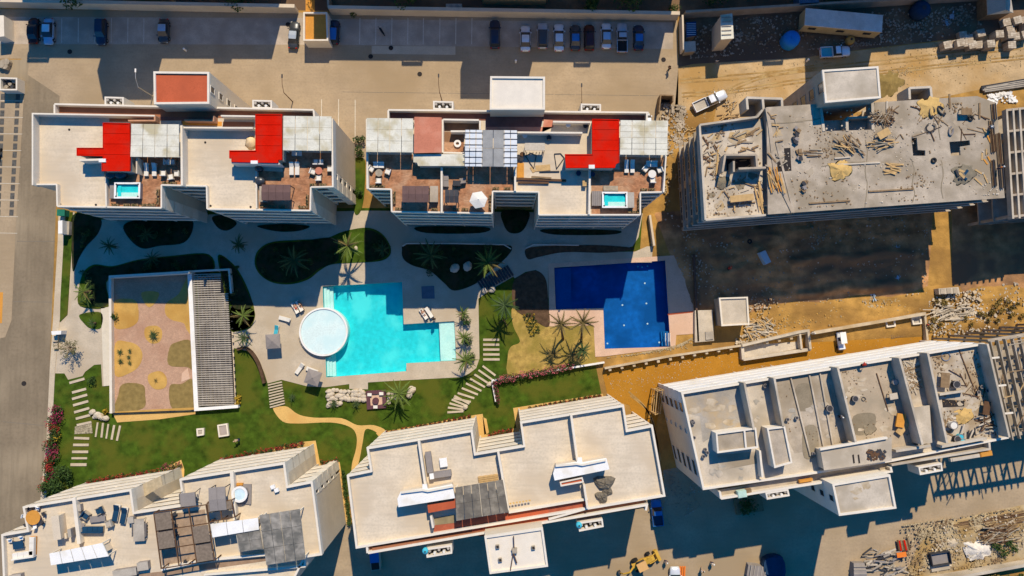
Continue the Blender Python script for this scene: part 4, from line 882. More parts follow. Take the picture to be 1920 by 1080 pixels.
# ---------------------------------------------------------------- vehicles
PAINT = {}
def paint(name, col, metal=.3):
    if name not in PAINT:
        m = M('car_paint_'+name, col, .35, .03, 1.0, spec=.5, metal=metal); PAINT[name] = m
    return PAINT[name]
def ringx(x, hw, z0, z1, ch=.22):
    return [(x, -hw, z0+ch*.5), (x, -hw, z1-ch), (x, -hw+ch, z1), (x, hw-ch, z1), (x, hw, z1-ch), (x, hw, z0+ch*.5), (x, hw-.1, z0), (x, -hw+.1, z0)]
def car(kind, label, cat, col, x, y, deg, h=0.0, group=None, L=4.5, roofcol=None, top=None):
    """front towards local +x"""
    t = thing('parked_car' if kind != 'van' else 'parked_van', label, cat, (0, 0, 0), group)
    s = L/4.5; hw = .88; pk = kind == 'pickup'; zb = .95 if kind in ('suv', 'pickup', 'van') else .82; zr = 1.72 if kind in ('suv', 'pickup') else 2.0 if kind == 'van' else 1.43
    xs = [(-2.25, .72, .35, zb-.12), (-2.12, .82, .28, zb-.02), (-1.4, hw, .24, zb+.02), (0, hw, .24, zb+.02), (1.0, hw, .24, zb), (1.7, .85, .25, zb-.08), (2.12, .78, .28, zb-.16), (2.25, .62, .36, zb-.26)]
    if pk:
        xs = [(-2.6, .88, .35, zb-.02), (-2.55, .9, .3, zb), (-.55, .9, .3, zb), (0, .9, .3, zb+.05), (1.1, .9, .3, zb+.05), (1.9, .88, .3, zb-.02), (2.3, .82, .3, zb-.1), (2.45, .7, .4, zb-.2)]
        s = L/5.05
        m = MB(); ring = [ringx(a*s, b, c, d) for a, b, c, d in xs if a > -.6]; m.loft(ring)
        m.build('body', col, t, True)
        m = MB(); m.box((-1.58*s, 0, .5), (2.02*s, 1.72, .34))
        for k in (-1, 1): m.box((-1.58*s, k*.86, .78), (2.04*s, .09, .5))
        m.box((-2.56*s, 0, .78), (.09, 1.80, .496)); m.box((-.58*s, 0, .8), (.09, 1.64, .5)); m.build('cargo_bed', col, t)
        MB().box((-1.58*s, 0, .69), (1.88*s, 1.6, .05)).build('bed_liner', top or mRubber, t)
        c0, c1, c2, c3 = -.52, -.35, .45, 1.05
    else:
        MB().loft([ringx(a*s, b, c, d) for a, b, c, d in xs]).build('body', col, t, True)
        c0, c1, c2, c3 = {'sedan': (-1.55, -.95, .35, 1.05), 'suv': (-2.1, -1.85, .35, 1.0), 'van': (-2.15, -2.05, 1.0, 1.7)}[kind]
    c0, c1, c2, c3 = (q*s for q in (c0, c1, c2, c3)); rw = .64 if kind != 'van' else .74
    # cabin: roof plate and glass faces, each its own
    MB().loft([[(c1, -rw, zr-.06), (c1, rw, zr-.06), (c1, rw-.08, zr), (c1, -rw+.08, zr)], [((c1+c2)/2, -rw-.02, zr-.03), ((c1+c2)/2, rw+.02, zr-.03), ((c1+c2)/2, rw-.1, zr+.04), ((c1+c2)/2, -rw+.1, zr+.04)], [(c2, -rw, zr-.06), (c2, rw, zr-.06), (c2, rw-.08, zr), (c2, -rw+.08, zr)]]).build('roof', roofcol or col, t)
    MB().add([(c2, -rw, zr-.03), (c2, rw, zr-.03), (c3, .78, zb), (c3, -.78, zb), (c2-.05, -rw, zr-.1), (c2-.05, rw, zr-.1), (c3-.08, .78, zb-.03), (c3-.08, -.78, zb-.03)], [(0, 3, 2, 1), (4, 5, 6, 7), (0, 1, 5, 4), (2, 3, 7, 6), (1, 2, 6, 5), (0, 4, 7, 3)]).build('windshield', mGlass, t)
    MB().add([(c1, -rw, zr-.03), (c1, rw, zr-.03), (c0, .78, zb), (c0, -.78, zb), (c1+.05, -rw, zr-.1), (c1+.05, rw, zr-.1), (c0+.08, .78, zb-.03), (c0+.08, -.78, zb-.03)], [(0, 1, 2, 3), (4, 7, 6, 5), (0, 4, 5, 1), (2, 6, 7, 3), (1, 5, 6, 2), (0, 3, 7, 4)]).build('rear_window', mGlass, t)
    for k in (-1, 1):
        MB().add([(c1, k*rw, zr-.05), (c2, k*rw, zr-.05), (c3, k*.80, zb), (c0, k*.80, zb), (c1, k*(rw-.1), zr-.08), (c2, k*(rw-.1), zr-.08), (c3, k*.7, zb-.02), (c0, k*.7, zb-.02)], [(0, 1, 2, 3), (7, 6, 5, 4), (0, 4, 5, 1), (3, 2, 6, 7)]).build('side_window', mGlass, t)
        MB().box((c3-.15, k*.97, zb+.08), (.16, .2, .14)).build('mirror', col, t)
        xf = (2.2 if not pk else 2.38)*s; MB().box((xf-.08, k*.55, zb-.27), (.16, .3, .14)).build('headlight', mPanel, t)
        xr = (-2.2 if not pk else -2.58)*s; MB().box((xr-.01, k*.62, zb-.16), (.12, .24, .16)).build('taillight', mRed, t)
        for xw in ((1.42*s, -1.35*s) if not pk else (1.5*s, -1.6*s)):
            m = MB(); v = []; n = 12
            for q in (0, .2):
                for i in range(n): v.append((xw+.34*math.cos(6.2832*i/n), k*(.72+q), .34+.34*math.sin(6.2832*i/n)))
            m.add(v, [(i, (i+1) % n, n+(i+1) % n, n+i) for i in range(n)]+[tuple(range(n)), tuple(range(n, 2*n))])
            wh = m.build('wheel', mRubber, t)
            v = [(xw+.19*math.cos(6.2832*i/8), k*.93, .34+.19*math.sin(6.2832*i/8)) for i in range(8)]+[(xw, k*.96, .34)]
            MB().add(v, [(i, (i+1) % 8, 8) for i in range(8)]).build('rim', mSteel, wh)
    t.location = P(x, y, h); t.rotation_euler = (0, 0, R(deg)); return t
pw = paint('white', (.72, .74, .76)); ps = paint('silver', (.42, .46, .5)); pdk = paint('dark_blue', (.02, .035, .07)); pbk = paint('black', (.012, .012, .014)); pmar = paint('maroon', (.06, .012, .01)); pgr = paint('graphite', (.06, .065, .07)); pblue = paint('light_blue', (.32, .47, .62)); prb = paint('royal_blue', (.03, .16, .42))
G = 'cars parked in the shaded row'
car('sedan', 'dark maroon sedan at the far left end of the shaded parking row', 'car', pmar, 67, 60, 90, group=G)
car('sedan', 'pale blue and white sedan beside the dark maroon sedan', 'car', pblue, 95, 62, -90, group=G, roofcol=pw)
car('suv', 'black SUV parked alone between painted stall lines at left', 'car', pdk, 194, 63, -90, group=G)
car('sedan', 'dark graphite sedan parked alone above the red roofed tower', 'car', pgr, 310, 61, -90, group=G, roofcol=pblue, L=4.2)
car('sedan', 'dark sedan half in sunlight left of the yellow guard booth', 'car', pgr, 553, 68, 86, group=G, roofcol=ps, L=4.7)
car('suv', 'dark blue SUV tucked right of the yellow guard booth', 'car', pdk, 628, 63, 88, group=G, roofcol=prb, L=4.2)
car('suv', 'long dark navy SUV at the end of the empty stalls', 'car', pdk, 928, 67, 90, group=G, L=5.0)
G2 = 'eight cars parked side by side'
car('sedan', 'white sedan, leftmost of the eight cars parked side by side', 'car', pw, 985, 75, 90, group=G2)
car('suv', 'silver crossover with dark roof glass, second of the eight parked cars', 'car', ps, 1017, 70, 90, group=G2, roofcol=pgr)
car('sedan', 'white sedan with pale bonnet, third of the eight parked cars', 'car', pw, 1047.5, 73, 90, group=G2, L=4.8)
car('sedan', 'dark grey sedan with blue tinted roof, fourth of the eight parked cars', 'car', pgr, 1078, 73, 90, group=G2, roofcol=prb)
car('suv', 'black red car, fifth of the eight and darkest of them', 'car', pmar, 1104, 73, 90, group=G2)
car('sedan', 'white sedan right of the black red car', 'car', pw, 1136, 70, 90, group=G2, roofcol=pblue)
car('pickup', 'silver pickup with a black cargo bed in the row of eight', 'pickup truck', ps, 1165, 73, 90, group=G2, L=5.1)
car('sedan', 'dark blue sedan, rightmost of the eight parked cars', 'car', pdk, 1196, 73, 90, group=G2, roofcol=prb, L=4.4)
car('pickup', 'white flatbed truck with an empty grey bed parked askew by the rubble', 'truck', pw, 1330, 191, 25, group='site trucks', L=6.2, top=mShade)
car('pickup', 'white pickup with a teal bed in the shade below the long storage trailer', 'pickup truck', pw, 1563, 100, 4, group='site trucks', L=5.2, roofcol=pw, top=mTurq)
car('pickup', 'blue pickup in deep shade beside the plain roofed block', 'pickup truck', prb, 1230, 958, 95, L=4.4, top=pdk)
car('van', 'white van parked behind the white sheet roof by the rubble', 'van', pw, 1209, 238, 90, L=4.6)
# small electric cart on the ochre lane
t = thing('site_cart', 'little white cart with a flat white canopy on the ochre lane', 'cart', (0, 0, 0))
MB().loft([ringx(-1.5, .55, .3, .7, .1), ringx(.6, .55, .3, .7, .1), ringx(1.4, .6, .3, .85, .1), ringx(1.55, .5, .35, .7, .1)]).build('body', pw, t)
MB().box((-.55, 0, 1.75), (1.9, 1.0, .08)).build('canopy', mWhite, t)
for a in (-1.4, .3):
    for k in (-.45, .45): MB().box((a, k, 1.2), (.06, .06, 1.06)).build('post', mSteel, t)
MB().box((-.3, 0, .82), (.5, .95, .25)).build('seat', mBlackG, t)
for a in (-1.0, 1.0):
    for k in (-.58, .58): MB().tube([(a, k-.09, .26), (a, k+.09, .26)], .26, 10).build('wheel', mRubber, t)
put(t, 1573.5, 639, 0, -83)
# motorcycle and dark machines
def motorcycle(lab, x, y, deg):
    t = thing('motorcycle', lab, 'motorcycle')
    for a in (-.65, .65):
        MB().tube([(a, -.06, .31), (a, .06, .31)], .31, 12).build('wheel', mRubber, t)
    MB().loft([ringx(-.75, .14, .55, .8, .05), ringx(-.2, .17, .5, .82, .05), ringx(.2, .2, .5, .98, .05), ringx(.5, .12, .6, .85, .05)]).build('body', pbk, t)
    MB().tube([(.45, -.38, 1.05), (.5, 0, 1.0), (.45, .38, 1.05)], .03).build('handlebar', mSteel, t); MB().box((-.35, 0, .86), (.6, .24, .1)).build('seat', mRubber, t)
    return put(t, x, y, .03, deg)
motorcycle('black motorcycle leaning in an empty stall of the car park', 716, 60, 125)
motorcycle('dark motorbike standing at the edge of the street left of the roof corner', 3, 289, 80)
# backhoe loader
t = thing('backhoe_loader', 'yellow backhoe loader working at the bottom edge beside the sunlit wedge', 'backhoe')
MB().loft([ringx(-2.2, .7, .6, 1.3, .15), ringx(0, .8, .6, 1.3, .15), ringx(2.0, .55, .6, 1.6, .2), ringx(2.6, .5, .7, 1.4, .2)]).build('chassis', mYellow, t)
MB().box((-.4, 0, 2.05), (1.7, 1.5, 1.4)).build('cab_glass', mGlass, t); MB().box((-.4, 0, 2.82), (2.0, 1.75, .12)).build('cab_roof', M('faded_orange', (.62, .36, .14), .7, .06), t)
for a, r_ in ((-1.3, .72), (1.7, .5)):
    for k in (-1, 1): MB().tube([(a, k*.85, r_), (a, k*1.25, r_)], r_, 12).build('wheel', mRubber, t)
MB().box((3.3, 0, .7), (.7, 2.3, .8), 0, 0, .4).build('front_bucket', mYellow, t)
for k in (-.6, .6): MB().tube([(1.2, k, 1.6), (2.3, k, 1.5), (3.2, k, .8)], .1).build('loader_arm', mYellow, t)
MB().tube([(-2.2, 0, 1.2), (-3.2, 0, 2.7), (-4.5, .1, 2.2), (-5.0, .1, .9)], [.2, .2, .16, .12]).build('digger_arm', mYellow, t); MB().box((-5.1, .1, .6), (.6, .7, .7)).build('digger_bucket', mBlackG, t)
put(t, 1203, 1052, 0, 25, .82)
# ---------------------------------------------------------------- guard booth, tanks, trailer, sheds
t = thing('guard_booth', 'guard booth with a bright ochre roof across the top wall', 'booth', P(590, 60))
walls(t, [(570, 24), (612, 24), (614, 75), (570, 75)], 3.1, 0, .25, mTrim, True)
flat(t, 'roof', [(571.5, 25), (610.5, 25), (612, 73.5), (571.5, 73.5)], 2.7, .2, mOrange, 3.1)
for k in range(4): p = P(574+k*12, 80, 1.2); MB().box((p.x, p.y+.2, 1.3), (.12, .12, 2.6)).build('post', mTrim, t)
flat(t, 'entrance_slab', [(571, 76), (616, 76), (616, 86), (571, 86)], .1, .1, mWalk)
flat(t, 'drive_strip', [(573, -30), (590, -30), (590, 22), (573, 22)], .05, .05, mOrange)
t = thing('storage_trailer', 'long grey storage trailer with ribbed roof in the construction yard', 'trailer')
MB().box((0, 0, 1.75), (13.2, 2.9, 2.5)).build('body', M('trailer_side', (.50, .40, .22), .8, .1), t)
m = MB()
for k in range(24): m.box((-6.35+k*.552, 0, 3.06), (.54, 3.0, .12+.03*(k % 2)))
m.build('roof', M('trailer_roof', (.78, .72, .64), .8, .12, .5, (.62, .56, .48), .5, .3), t)
for k in (-4.9, 0, 4.6): MB().box((k, -1.47, 2.0), (1.3, .06, .7)).build('window', mGlass, t)
for k in (-4.8, -3.8, 4.4):
    for s in (-1.1, 1.1): MB().tube([(k, s-.2, .5), (k, s+.2, .5)], .5, 12).build('wheel', mRubber, t)
put(t, 1566, 52, 0, -5)
t = thing('water_tank', 'round blue plastic water tank below the end of the storage trailer', 'water tank')
m = MB(); pr = [(1.45, 0), (1.5, .3), (1.45, 1.0), (1.5, 1.4), (1.4, 1.9), (1.0, 2.2), (.35, 2.35)]
m.loft([[(r_*math.cos(6.2832*i/20), r_*math.sin(6.2832*i/20), z) for i in range(20)] for r_, z in pr]).build('tank', mBlue, t, True)
MB().cyl((0, 0, 2.34), .33, .12, 14).build('lid', mBlue, t); put(t, 1477, 80, 0)
def dome_tank(x, y, lab, col, r_=.6, h=0.0, hh=1.1):
    t = thing('water_tank', lab, 'water tank'); MB().loft([[(q*r_*math.cos(6.2832*i/14), q*r_*math.sin(6.2832*i/14), z*hh) for i in range(14)] for q, z in ((.95, 0), (1, .3), (1, .75), (.7, .93), (.25, 1))]).build('tank', col, t, True)
    MB().cyl((0, 0, hh*.98), r_*.26, .09, 10).build('lid', mBlackG, t); return put(t, x, y, h)
dome_tank(798, 1031, 'small pale blue drum at the left end of the first utility bay', mTurq, .45, 15.6, .8); dome_tank(1085, 983, 'small pale blue drum at the right utility bay of the plain block', mTurq, .45, 15.6, .8)
dome_tank(1591, 78, 'tan drum standing under the right half of the storage trailer', mSand, .75)
dome_tank(1718, 25, 'big dark blue tank in the shaded construction yard', M('navy_tank', (.02, .05, .10)), 1.5, 0, 2.4)
def shed(name, lab, cat, px, h, roofm, wallm, pitch=0, deg=0):
    t = thing(name, lab, cat, P(*px[0])); q = W(px, h); MB().prism(inset(q, [.1]*len(q)), 0, h-.1).build('wall', wallm, t)
    MB().prism(q, h-.12, h).build('roof', roofm, t); return t
t = shed('cement_silo', 'tall pale concrete plinth block with ribbed top in the construction yard', 'silo', [(1351, 28), (1373, 25), (1376, 72), (1352, 74)], 5.5, mPanel, mWall)
for k in range(5): MB().box((*P(1362, 33+k*8, 5.5).to_2d(), 5.58), (1.6, .12, .14), R(3)).build('rib', mShade, t)
t = shed('site_hut', 'blue tarpaulin hut beside scattered gear in the yard corner', 'hut', [(1286, 42), (1305, 40), (1306, 66), (1287, 70)], 2.3, M('blue_tarp', (.03, .07, .16)), mGrey)
for k in range(6): MB().box((*P(1296, 45+k*4, 2.3).to_2d(), 2.36), (1.5, .1, .1)).build('roof_rib', mSteel, t)
shed('site_hut', 'small grey flat hut at the lower yard corner', 'hut', [(1283, 78), (1304, 77), (1305, 96), (1284, 98)], 2.0, mGrey2, mGrey)
t = thing('gable_hut', 'small gabled hut with a pale ridge roof at the top right corner', 'hut', P(1873, 12))
a, b, c_, d = W([(1850, -14), (1894, -14), (1900, 24), (1852, 28)], 3.0); r0, r1 = a.lerp(b, .5), d.lerp(c_, .45)
MB().prism(inset([a, b, c_, d], [.2]*4), 0, 2.9).build('wall', mWoodD, t)
MB().add([(*a, 3), (*r0, 4.6), (*r1, 4.6), (*d, 3), (*a, 2.85), (*d, 2.85)], [(0, 1, 2, 3), (0, 3, 5, 4)]).build('roof_slope', mGrey2, t)
MB().add([(*r0, 4.6), (*b, 3), (*c_, 3), (*r1, 4.6)], [(0, 1, 2, 3)]).build('roof_slope', mShade, t); MB().add([(*d, 3), (*r1, 4.59), (*c_, 3)], [(0, 1, 2)]).build('gable', mPanel, t)
t = thing('plant_room', 'small concrete plant room with a raised roof edge beside the excavation', 'plant room', P(1375, 585))
q = W([(1347, 558), (1402, 556), (1405, 609), (1352, 612)], 3.2); MB().prism(inset(q, [.1]*4), 0, 2.9).build('wall', mBlock, t); MB().prism(inset(q, [.03]*4), 2.9, 3.1).build('roof', mGrey2, t); MB().wall(inset(q, [.16]*4), 2.95, 3.35, .26, True).build('parapet', mTrim, t)
t = thing('pump_slab', 'pale concrete pump slab beside the pink pool deck', 'slab', P(1320, 610))
MB().prism(W([(1303, 582), (1336, 581), (1339, 639), (1303, 642)], .8), 0, .8).build('slab', mGrey2, t); MB().prism(W([(1322, 622), (1336, 621), (1337, 636), (1323, 637)], .8), .79, 1.0).build('hatch', mShade, t)
t = thing('cable_drum_housing', 'white box lying on the dark ground by the rubble', 'box', P(1433, 482)); MB().prism(W([(1423, 474), (1435, 469), (1446, 491), (1436, 496)], 1.6), .0, 1.6).build('case', M('pale_blue_sheet', (.42, .54, .62), .6, .06), t); MB().prism(W([(1423.4, 474), (1434.8, 469.5), (1445.4, 491), (1436, 495.5)], 1.6), 1.602, 1.66).build('lid', M('pale_blue_sheet', (.4, .5, .6)), t)
# sunken concrete ramp pit
t = thing('concrete_pit', 'unfinished concrete pit with dark inside along the ochre lane', 'pit', P(1450, 655))
walls(t, [(1392, 648), (1502, 622), (1516, 620), (1520, 655)], 1.5, 0, .4, mGrey2); walls(t, [(1394, 674), (1520, 655)], 1.1, 0, .5, mGrey2); walls(t, [(1392, 649), (1394, 674)], 1.1, 0, .5, mGrey2)
flat(t, 'pit_floor', [(1394, 650), (1502, 626), (1505, 652), (1396, 672)], .1, .07, mGrey2); walls(t, [(1500, 624), (1503, 654)], 1.3, 0, .3, mGrey2)
for x in (1660, 1709):
    t = thing('manhole_box', ('left' if x < 1700 else 'right')+' white rimmed square chamber set in the ochre lane below the white wall', 'chamber', P(x+10, 605)); q = W([(x, 600+(1660-x)*.1), (x+18, 597+(1660-x)*.1), (x+20, 612+(1660-x)*.1), (x+3, 614+(1660-x)*.1)], .6); MB().wall(inset(q, [.12]*4), 0, .6, .24, True).build('rim', mTrim, t); MB().prism(inset(q, [.2]*4), 0, .3).build('cover', mShade, t)
for px, lab, mt in (([(368, 804), (382, 803), (382, 816), (369, 818)], 'small white framed skylight box in the lawn', mShade), ([(407, 797), (426, 794), (429, 817), (410, 820)], 'larger white framed skylight box in the lawn', M('pinkish_glass', (.36, .3, .26), .3))):
    t = thing('lawn_skylight', lab, 'skylight', P(*px[0])); q = W(px, .5); MB().wall(inset(q, [.12]*4), 0, .5, .24, True).build('rim', mTrim, t); MB().prism(inset(q, [.22]*4), 0, .38).build('pane', mt, t)
t = thing('fire_pit_seat', 'square sunken seating nook with dark cushions between the rocks', 'seating', P(705, 750))
q = W([(686, 733), (723, 731), (724, 765), (688, 768)], .45); MB().prism(q, 0, .16).build('base', mPink, t); MB().wall(inset(q, [.3]*4), .0, .45, .6, True).build('bench', M('plum_cushion', (.11, .05, .06)), t)
MB().cyl((*P(705, 751).to_2d(), .16), .55, .35, 12).build('fire_bowl', M('plum_cushion', (.1, .05, .06)), t)
for x, y in ((693, 740), (715, 738), (704, 763)): MB().box((*P(x, y, .5).to_2d(), .52), (.7, .5, .14)).build('cushion', mCush, t)
t = thing('notice_slab', 'flat slab kiosk block by the left pavement at the grass verge', 'kiosk', P(118, 428)); MB().prism(W([(109, 414), (117, 413), (117, 438), (109, 438)], 2.2), 0, 2.2).build('panel', mWhite, t); MB().prism(W([(117.3, 415), (130, 415), (129, 440), (117.3, 440)], .9), 0, .9).build('cabinet', mShade, t)
t = thing('utility_cabinet', 'green metal cabinet at the corner of the left block', 'cabinet', P(124, 400)); MB().box((*P(124, 401).to_2d(), .7), (1.2, 1.0, 1.4)).build('case', M('green_cabinet', (.02, .16, .10), .6), t); MB().box((*P(124, 401).to_2d(), 1.43), (1.3, 1.1, .06)).build('lid', M('green_cabinet', (.02, .16, .1)), t)
t = thing('gate_post_wall', 'white gate pillar group on the left pavement', 'gate', P(106, 626)); MB().prism(W([(96, 621), (115, 620), (114, 627), (97, 628)], 1.6), 0, 1.6).build('wall', mWhite, t)
for k in range(2): MB().prism(W([(97+k*2, 630+k*14), (108, 629+k*14), (108, 640+k*14), (98+k*2, 641+k*14)], .5), 0, .5).build('plinth', mWalk, t)
t = thing('wading_deck_mat', 'dark square mat on the shaded pool deck', 'mat', P(802, 547)); MB().prism(W([(790, 537), (814, 536), (815, 560), (791, 560)], .1), .05, .1).build('mat', M('blue_grey_mat', (.10, .14, .18)), t)
# service crates in the bottom right and top left
t = thing('rooftop_bin_store', 'walled bin store with cluttered top at the left edge', 'bin store', P(18, 158)); walls(t, [(0, 146), (31, 147), (31, 168), (0, 168)], 1.9, 0, .25, mTrim, True)
for k in range(7): MB().cyl((*P(5+k*3.6, 153+(k % 3)*5, 1.2).to_2d(), .05), .32, 1.3, 9).build('bin', mBlackG if k % 2 else mWoodG, t)
t = thing('stump_pile', 'stacked sawn stumps on the sandy corner at the left edge', 'stump pile', P(13, 121))
for x, y, r_ in ((8, 124, .6), (15, 127, .5), (18, 119, .55), (11, 118, .4), (3, 120, .35)): MB().cyl((*P(x, y).to_2d(), 0), r_, .5+r_*.6, 10).build('stump', mWoodG, t)
t = thing('drain_block', 'pale block at the top left corner of the car park', 'block', P(2, 50)); MB().prism(W([(-12, 28), (7, 29), (8, 68), (-12, 70)], 2.5), 0, 2.5).build('wall', mTrim, t)
t = thing('roof_vent_unit', 'white air unit standing in the dark scrub beyond the wall', 'air unit', P(851, 12)); MB().prism(W([(836, 7), (866, 7), (866, 18), (836, 18)], 1.2), 0, 1.2).build('case', mGrey2, t)
for x in (-6, 6): MB().cyl((*P(851+x, 12, 1.2).to_2d(), 1.2), .35, .08, 12).build('fan', mShade, t)
t = thing('roof_vent_unit', 'pale blue container roof beyond the wall at upper right', 'container', P(1516, 2)); MB().prism(W([(1498, -12), (1534, -14), (1536, 6), (1499, 9)], 2.4), 0, 2.4).build('case', M('blue_container', (.08, .16, .25)), t)
# ---------------------------------------------------------------- street lamps
for x, y, lab in ((287, 181, 'beside the red roofed tower'), (549, 191, 'over the ochre patch by the left block'), (829, 190, 'beside the first utility bay of the middle block'), (1085, 207, 'beside the second utility bay of the middle block')):
    t = thing('street_lamp', 'slim street lamp '+lab, 'street lamp', P(x, y), 'street lamps along the car park'); p = P(x, y)
    MB().tube([p, p+Vector((0, 0, 5))], [.09, .06]).build('pole', mSteel if x < 400 else mRebar, t); MB().tube([p+Vector((0, 0, 4.95)), p+Vector((-.1, 1.2, 5.6)), p+Vector((-.1, 2.2, 5.7))], .045).build('arm', mSteel if x < 400 else mRebar, t)
    MB().box(p+Vector((-.1, 2.5, 5.7)), (.22, .6, .12)).build('lamp_head', mWhite if x < 400 else mBlackG, t)
for x, y, lab in ((349, 95, 'white bollard in the shaded car park'), (967, 117, 'white bollard at the edge of the tower shadow'), (1512, 115, 'white bollard beside the shaded white pickup')):
    t = thing('bollard', lab, 'bollard', P(x, y)); MB().cyl(P(x, y), .16, .9, 10, .13).build('post', mWhite, t); MB().cyl(P(x, y)+Vector((0, 0, .9)), .2, .15, 10, .1).build('cap', mWhite, t)
# ---------------------------------------------------------------- terrace furniture
def lounger(mat=mCush, frame=mTrim, towel=None):
    t = thing('sun_lounger', None, 'sun lounger'); MB().box((0, 0, .28), (1.95, .66, .07)).build('frame', frame, t)
    for a in (-.85, .85):
        for k in (-.28, .28): MB().box((a, k, .13), (.06, .06, .26)).build('leg', frame, t)
    MB().box((-.35, 0, .37), (1.2, .6, .1)).build('seat_cushion', mat, t); MB().box((.6, 0, .53), (.78, .6, .1), 0, 0, -.45).build('back_cushion', mat, t); return t
def chair(mat=mCush, frame=mBlackG):
    t = thing('chair', None, 'chair'); MB().box((0, 0, .42), (.5, .5, .08)).build('seat', mat, t); MB().box((-.25, 0, .66), (.08, .5, .45)).build('backrest', mat, t)
    for a in (-.2, .2):
        for k in (-.2, .2): MB().box((a, k, .19), (.05, .05, .38)).build('leg', frame, t)
    return t
def armchair(mat=mCush, frame=mWoodG):
    t = thing('armchair', None, 'armchair'); MB().box((0, 0, .22), (.85, .85, .3)).build('frame', frame, t); MB().box((.03, 0, .43), (.66, .62, .14)).build('seat_cushion', mat, t); MB().box((-.36, 0, .55), (.13, .85, .5)).build('backrest', mat, t)
    for k in (-.38, .38): MB().box((.04, k, .47), (.72, .1, .22)).build('armrest', frame, t)
    return t
def sofa(L=2.0, mat=mCush, frame=mWoodG):
    t = thing('sofa', None, 'sofa'); MB().box((0, 0, .2), (.9, L, .28)).build('frame', frame, t); MB().box((-.38, 0, .55), (.15, L, .5)).build('backrest', mat, t)
    n = max(2, int(L/.7))
    for k in range(n): MB().box((.05, -L/2+(k+.5)*L/n, .42), (.7, L/n-.04, .15)).build('seat_cushion', mat, t)
    return t
def rtable(r_=.6, mat=mWood, h=.74):
    t = thing('round_table', None, 'table'); MB().cyl((0, 0, h-.06), r_, .06, 20).build('tabletop', mat, t); MB().cyl((0, 0, 0), .08, h-.06, 8).build('leg', mBlackG, t); MB().cyl((0, 0, 0), r_*.5, .04, 12).build('base', mBlackG, t); return t
def table(l=1.0, w_=.6, h=.45, mat=mWoodG):
    t = thing('table', None, 'table'); MB().box((0, 0, h-.03), (l, w_, .06)).build('tabletop', mat, t)
    for a in (-1, 1):
        for k in (-1, 1): MB().box((a*(l/2-.05), k*(w_/2-.05), (h-.06)/2), (.06, .06, h-.06)).build('leg', mat, t)
    return t
def parasol(r_=1.5, n=6, mat=mCush, sq=False, h=2.4):
    t = thing('parasol', None, 'parasol'); MB().tube([(0, 0, 0), (0, 0, h+.12)], .035).build('pole', mBlackG, t); MB().cyl((0, 0, 0), .35, .1, 10).build('base', mGrey, t)
    n = 4 if sq else n
    for k in range(n):
        a0, a1 = 2*math.pi*k/n+(math.pi/4 if sq else 0), 2*math.pi*(k+1)/n+(math.pi/4 if sq else 0); am = (a0+a1)/2
        A = (r_*math.cos(a0), r_*math.sin(a0), h-.38); B = (r_*math.cos(a1), r_*math.sin(a1), h-.38); Mi = (r_*math.cos(math.pi/n)*.99*math.cos(am), r_*math.cos(math.pi/n)*.99*math.sin(am), h-.34)
        MB().add([(0, 0, h+.05), A, Mi, B, (A[0], A[1], h-.52), (Mi[0], Mi[1], h-.48), (B[0], B[1], h-.52)], [(0, 1, 2), (0, 2, 3), (1, 4, 5, 2), (2, 5, 6, 3)]).build('canopy_panel', mat, t)
    MB().cyl((0, 0, h+.04), .09, .1, 8, .03).build('finial', mat, t); return t
def gazebo(w_, d, n, mat, h=2.3):
    t = thing('gazebo', None, 'gazebo')
    for a in (-1, 1):
        for k in (-1, 1): MB().box((a*(w_/2-.12), k*(d/2-.12), h/2-.06), (.1, .1, h-.14)).build('post', mBlackG, t)
    for i in range(n):
        x0 = -w_/2+w_*i/n; x1 = -w_/2+w_*(i+1)/n-.03
        MB().loft([[(x0, -d/2, h-.12), (x0, d/2, h-.12), (x0, d/2, h), (x0, 0, h+.18), (x0, -d/2, h)], [(x1, -d/2, h-.12), (x1, d/2, h-.12), (x1, d/2, h), (x1, 0, h+.18), (x1, -d/2, h)]]).build('roof_panel', mat, t)
    return t
def hot_tub(w_, d, lab, x, y, deg):
    t = thing('hot_tub', lab, 'hot tub'); q = [(-w_/2, -d/2), (w_/2, -d/2), (w_/2, d/2), (-w_/2, d/2)]
    MB().prism(q, 0, .82, [inset(q, [.18]*4)]).build('cabinet', mTaupe, t); MB().prism(inset(q, [-.06]*4), .821, .93, [inset(q, [.22]*4)]).build('shell_rim', mWhite, t); MB().prism(inset(q, [.19]*4), .2, .56).build('basin', mPool, t)
    MB().prism(inset(q, [.2, .2, d*.62, .2]), .561, .66).build('bench', mPoolW, t); MB().box((-w_/2+.62, 0, .6), (.5, d-.6, .14)).build('seat', mPool, t)
    MB().sheet(inset(q, [.2]*4), .78).build('water', mWater, t)
    for a in (-1, 1):
        for k in (-1, 1): MB().cyl((a*(w_/2-.25), k*(d/2-.25), .90), .12, .05, 10).build('headrest', mBlackG, t)
    return put(t, x, y, HT, deg)
def lab(o, s, group=None): o['label'] = s; tag(o, group=group); return o
LG = 'loungers on the roof terraces'
Z = HT+.02
for x, lb in ((276.5, 'left blue shaded lounger on the left hot tub terrace'), (291.5, 'right blue shaded lounger on the left hot tub terrace')): lab(put(lounger(), x, 319, Z, 90), lb, LG)
for x, lb in ((548, 'left lounger beside the gazebo of the left block'), (558.5, 'right lounger beside the gazebo of the left block')): lab(put(lounger(), x, 317, Z, 90), lb, LG)
for x, lb in ((1174, 'left lounger in the shade of the white sheet roof at right'), (1185, 'right lounger in the shade of the white sheet roof at right')): lab(put(lounger(), x, 313, Z, 90), lb, LG)
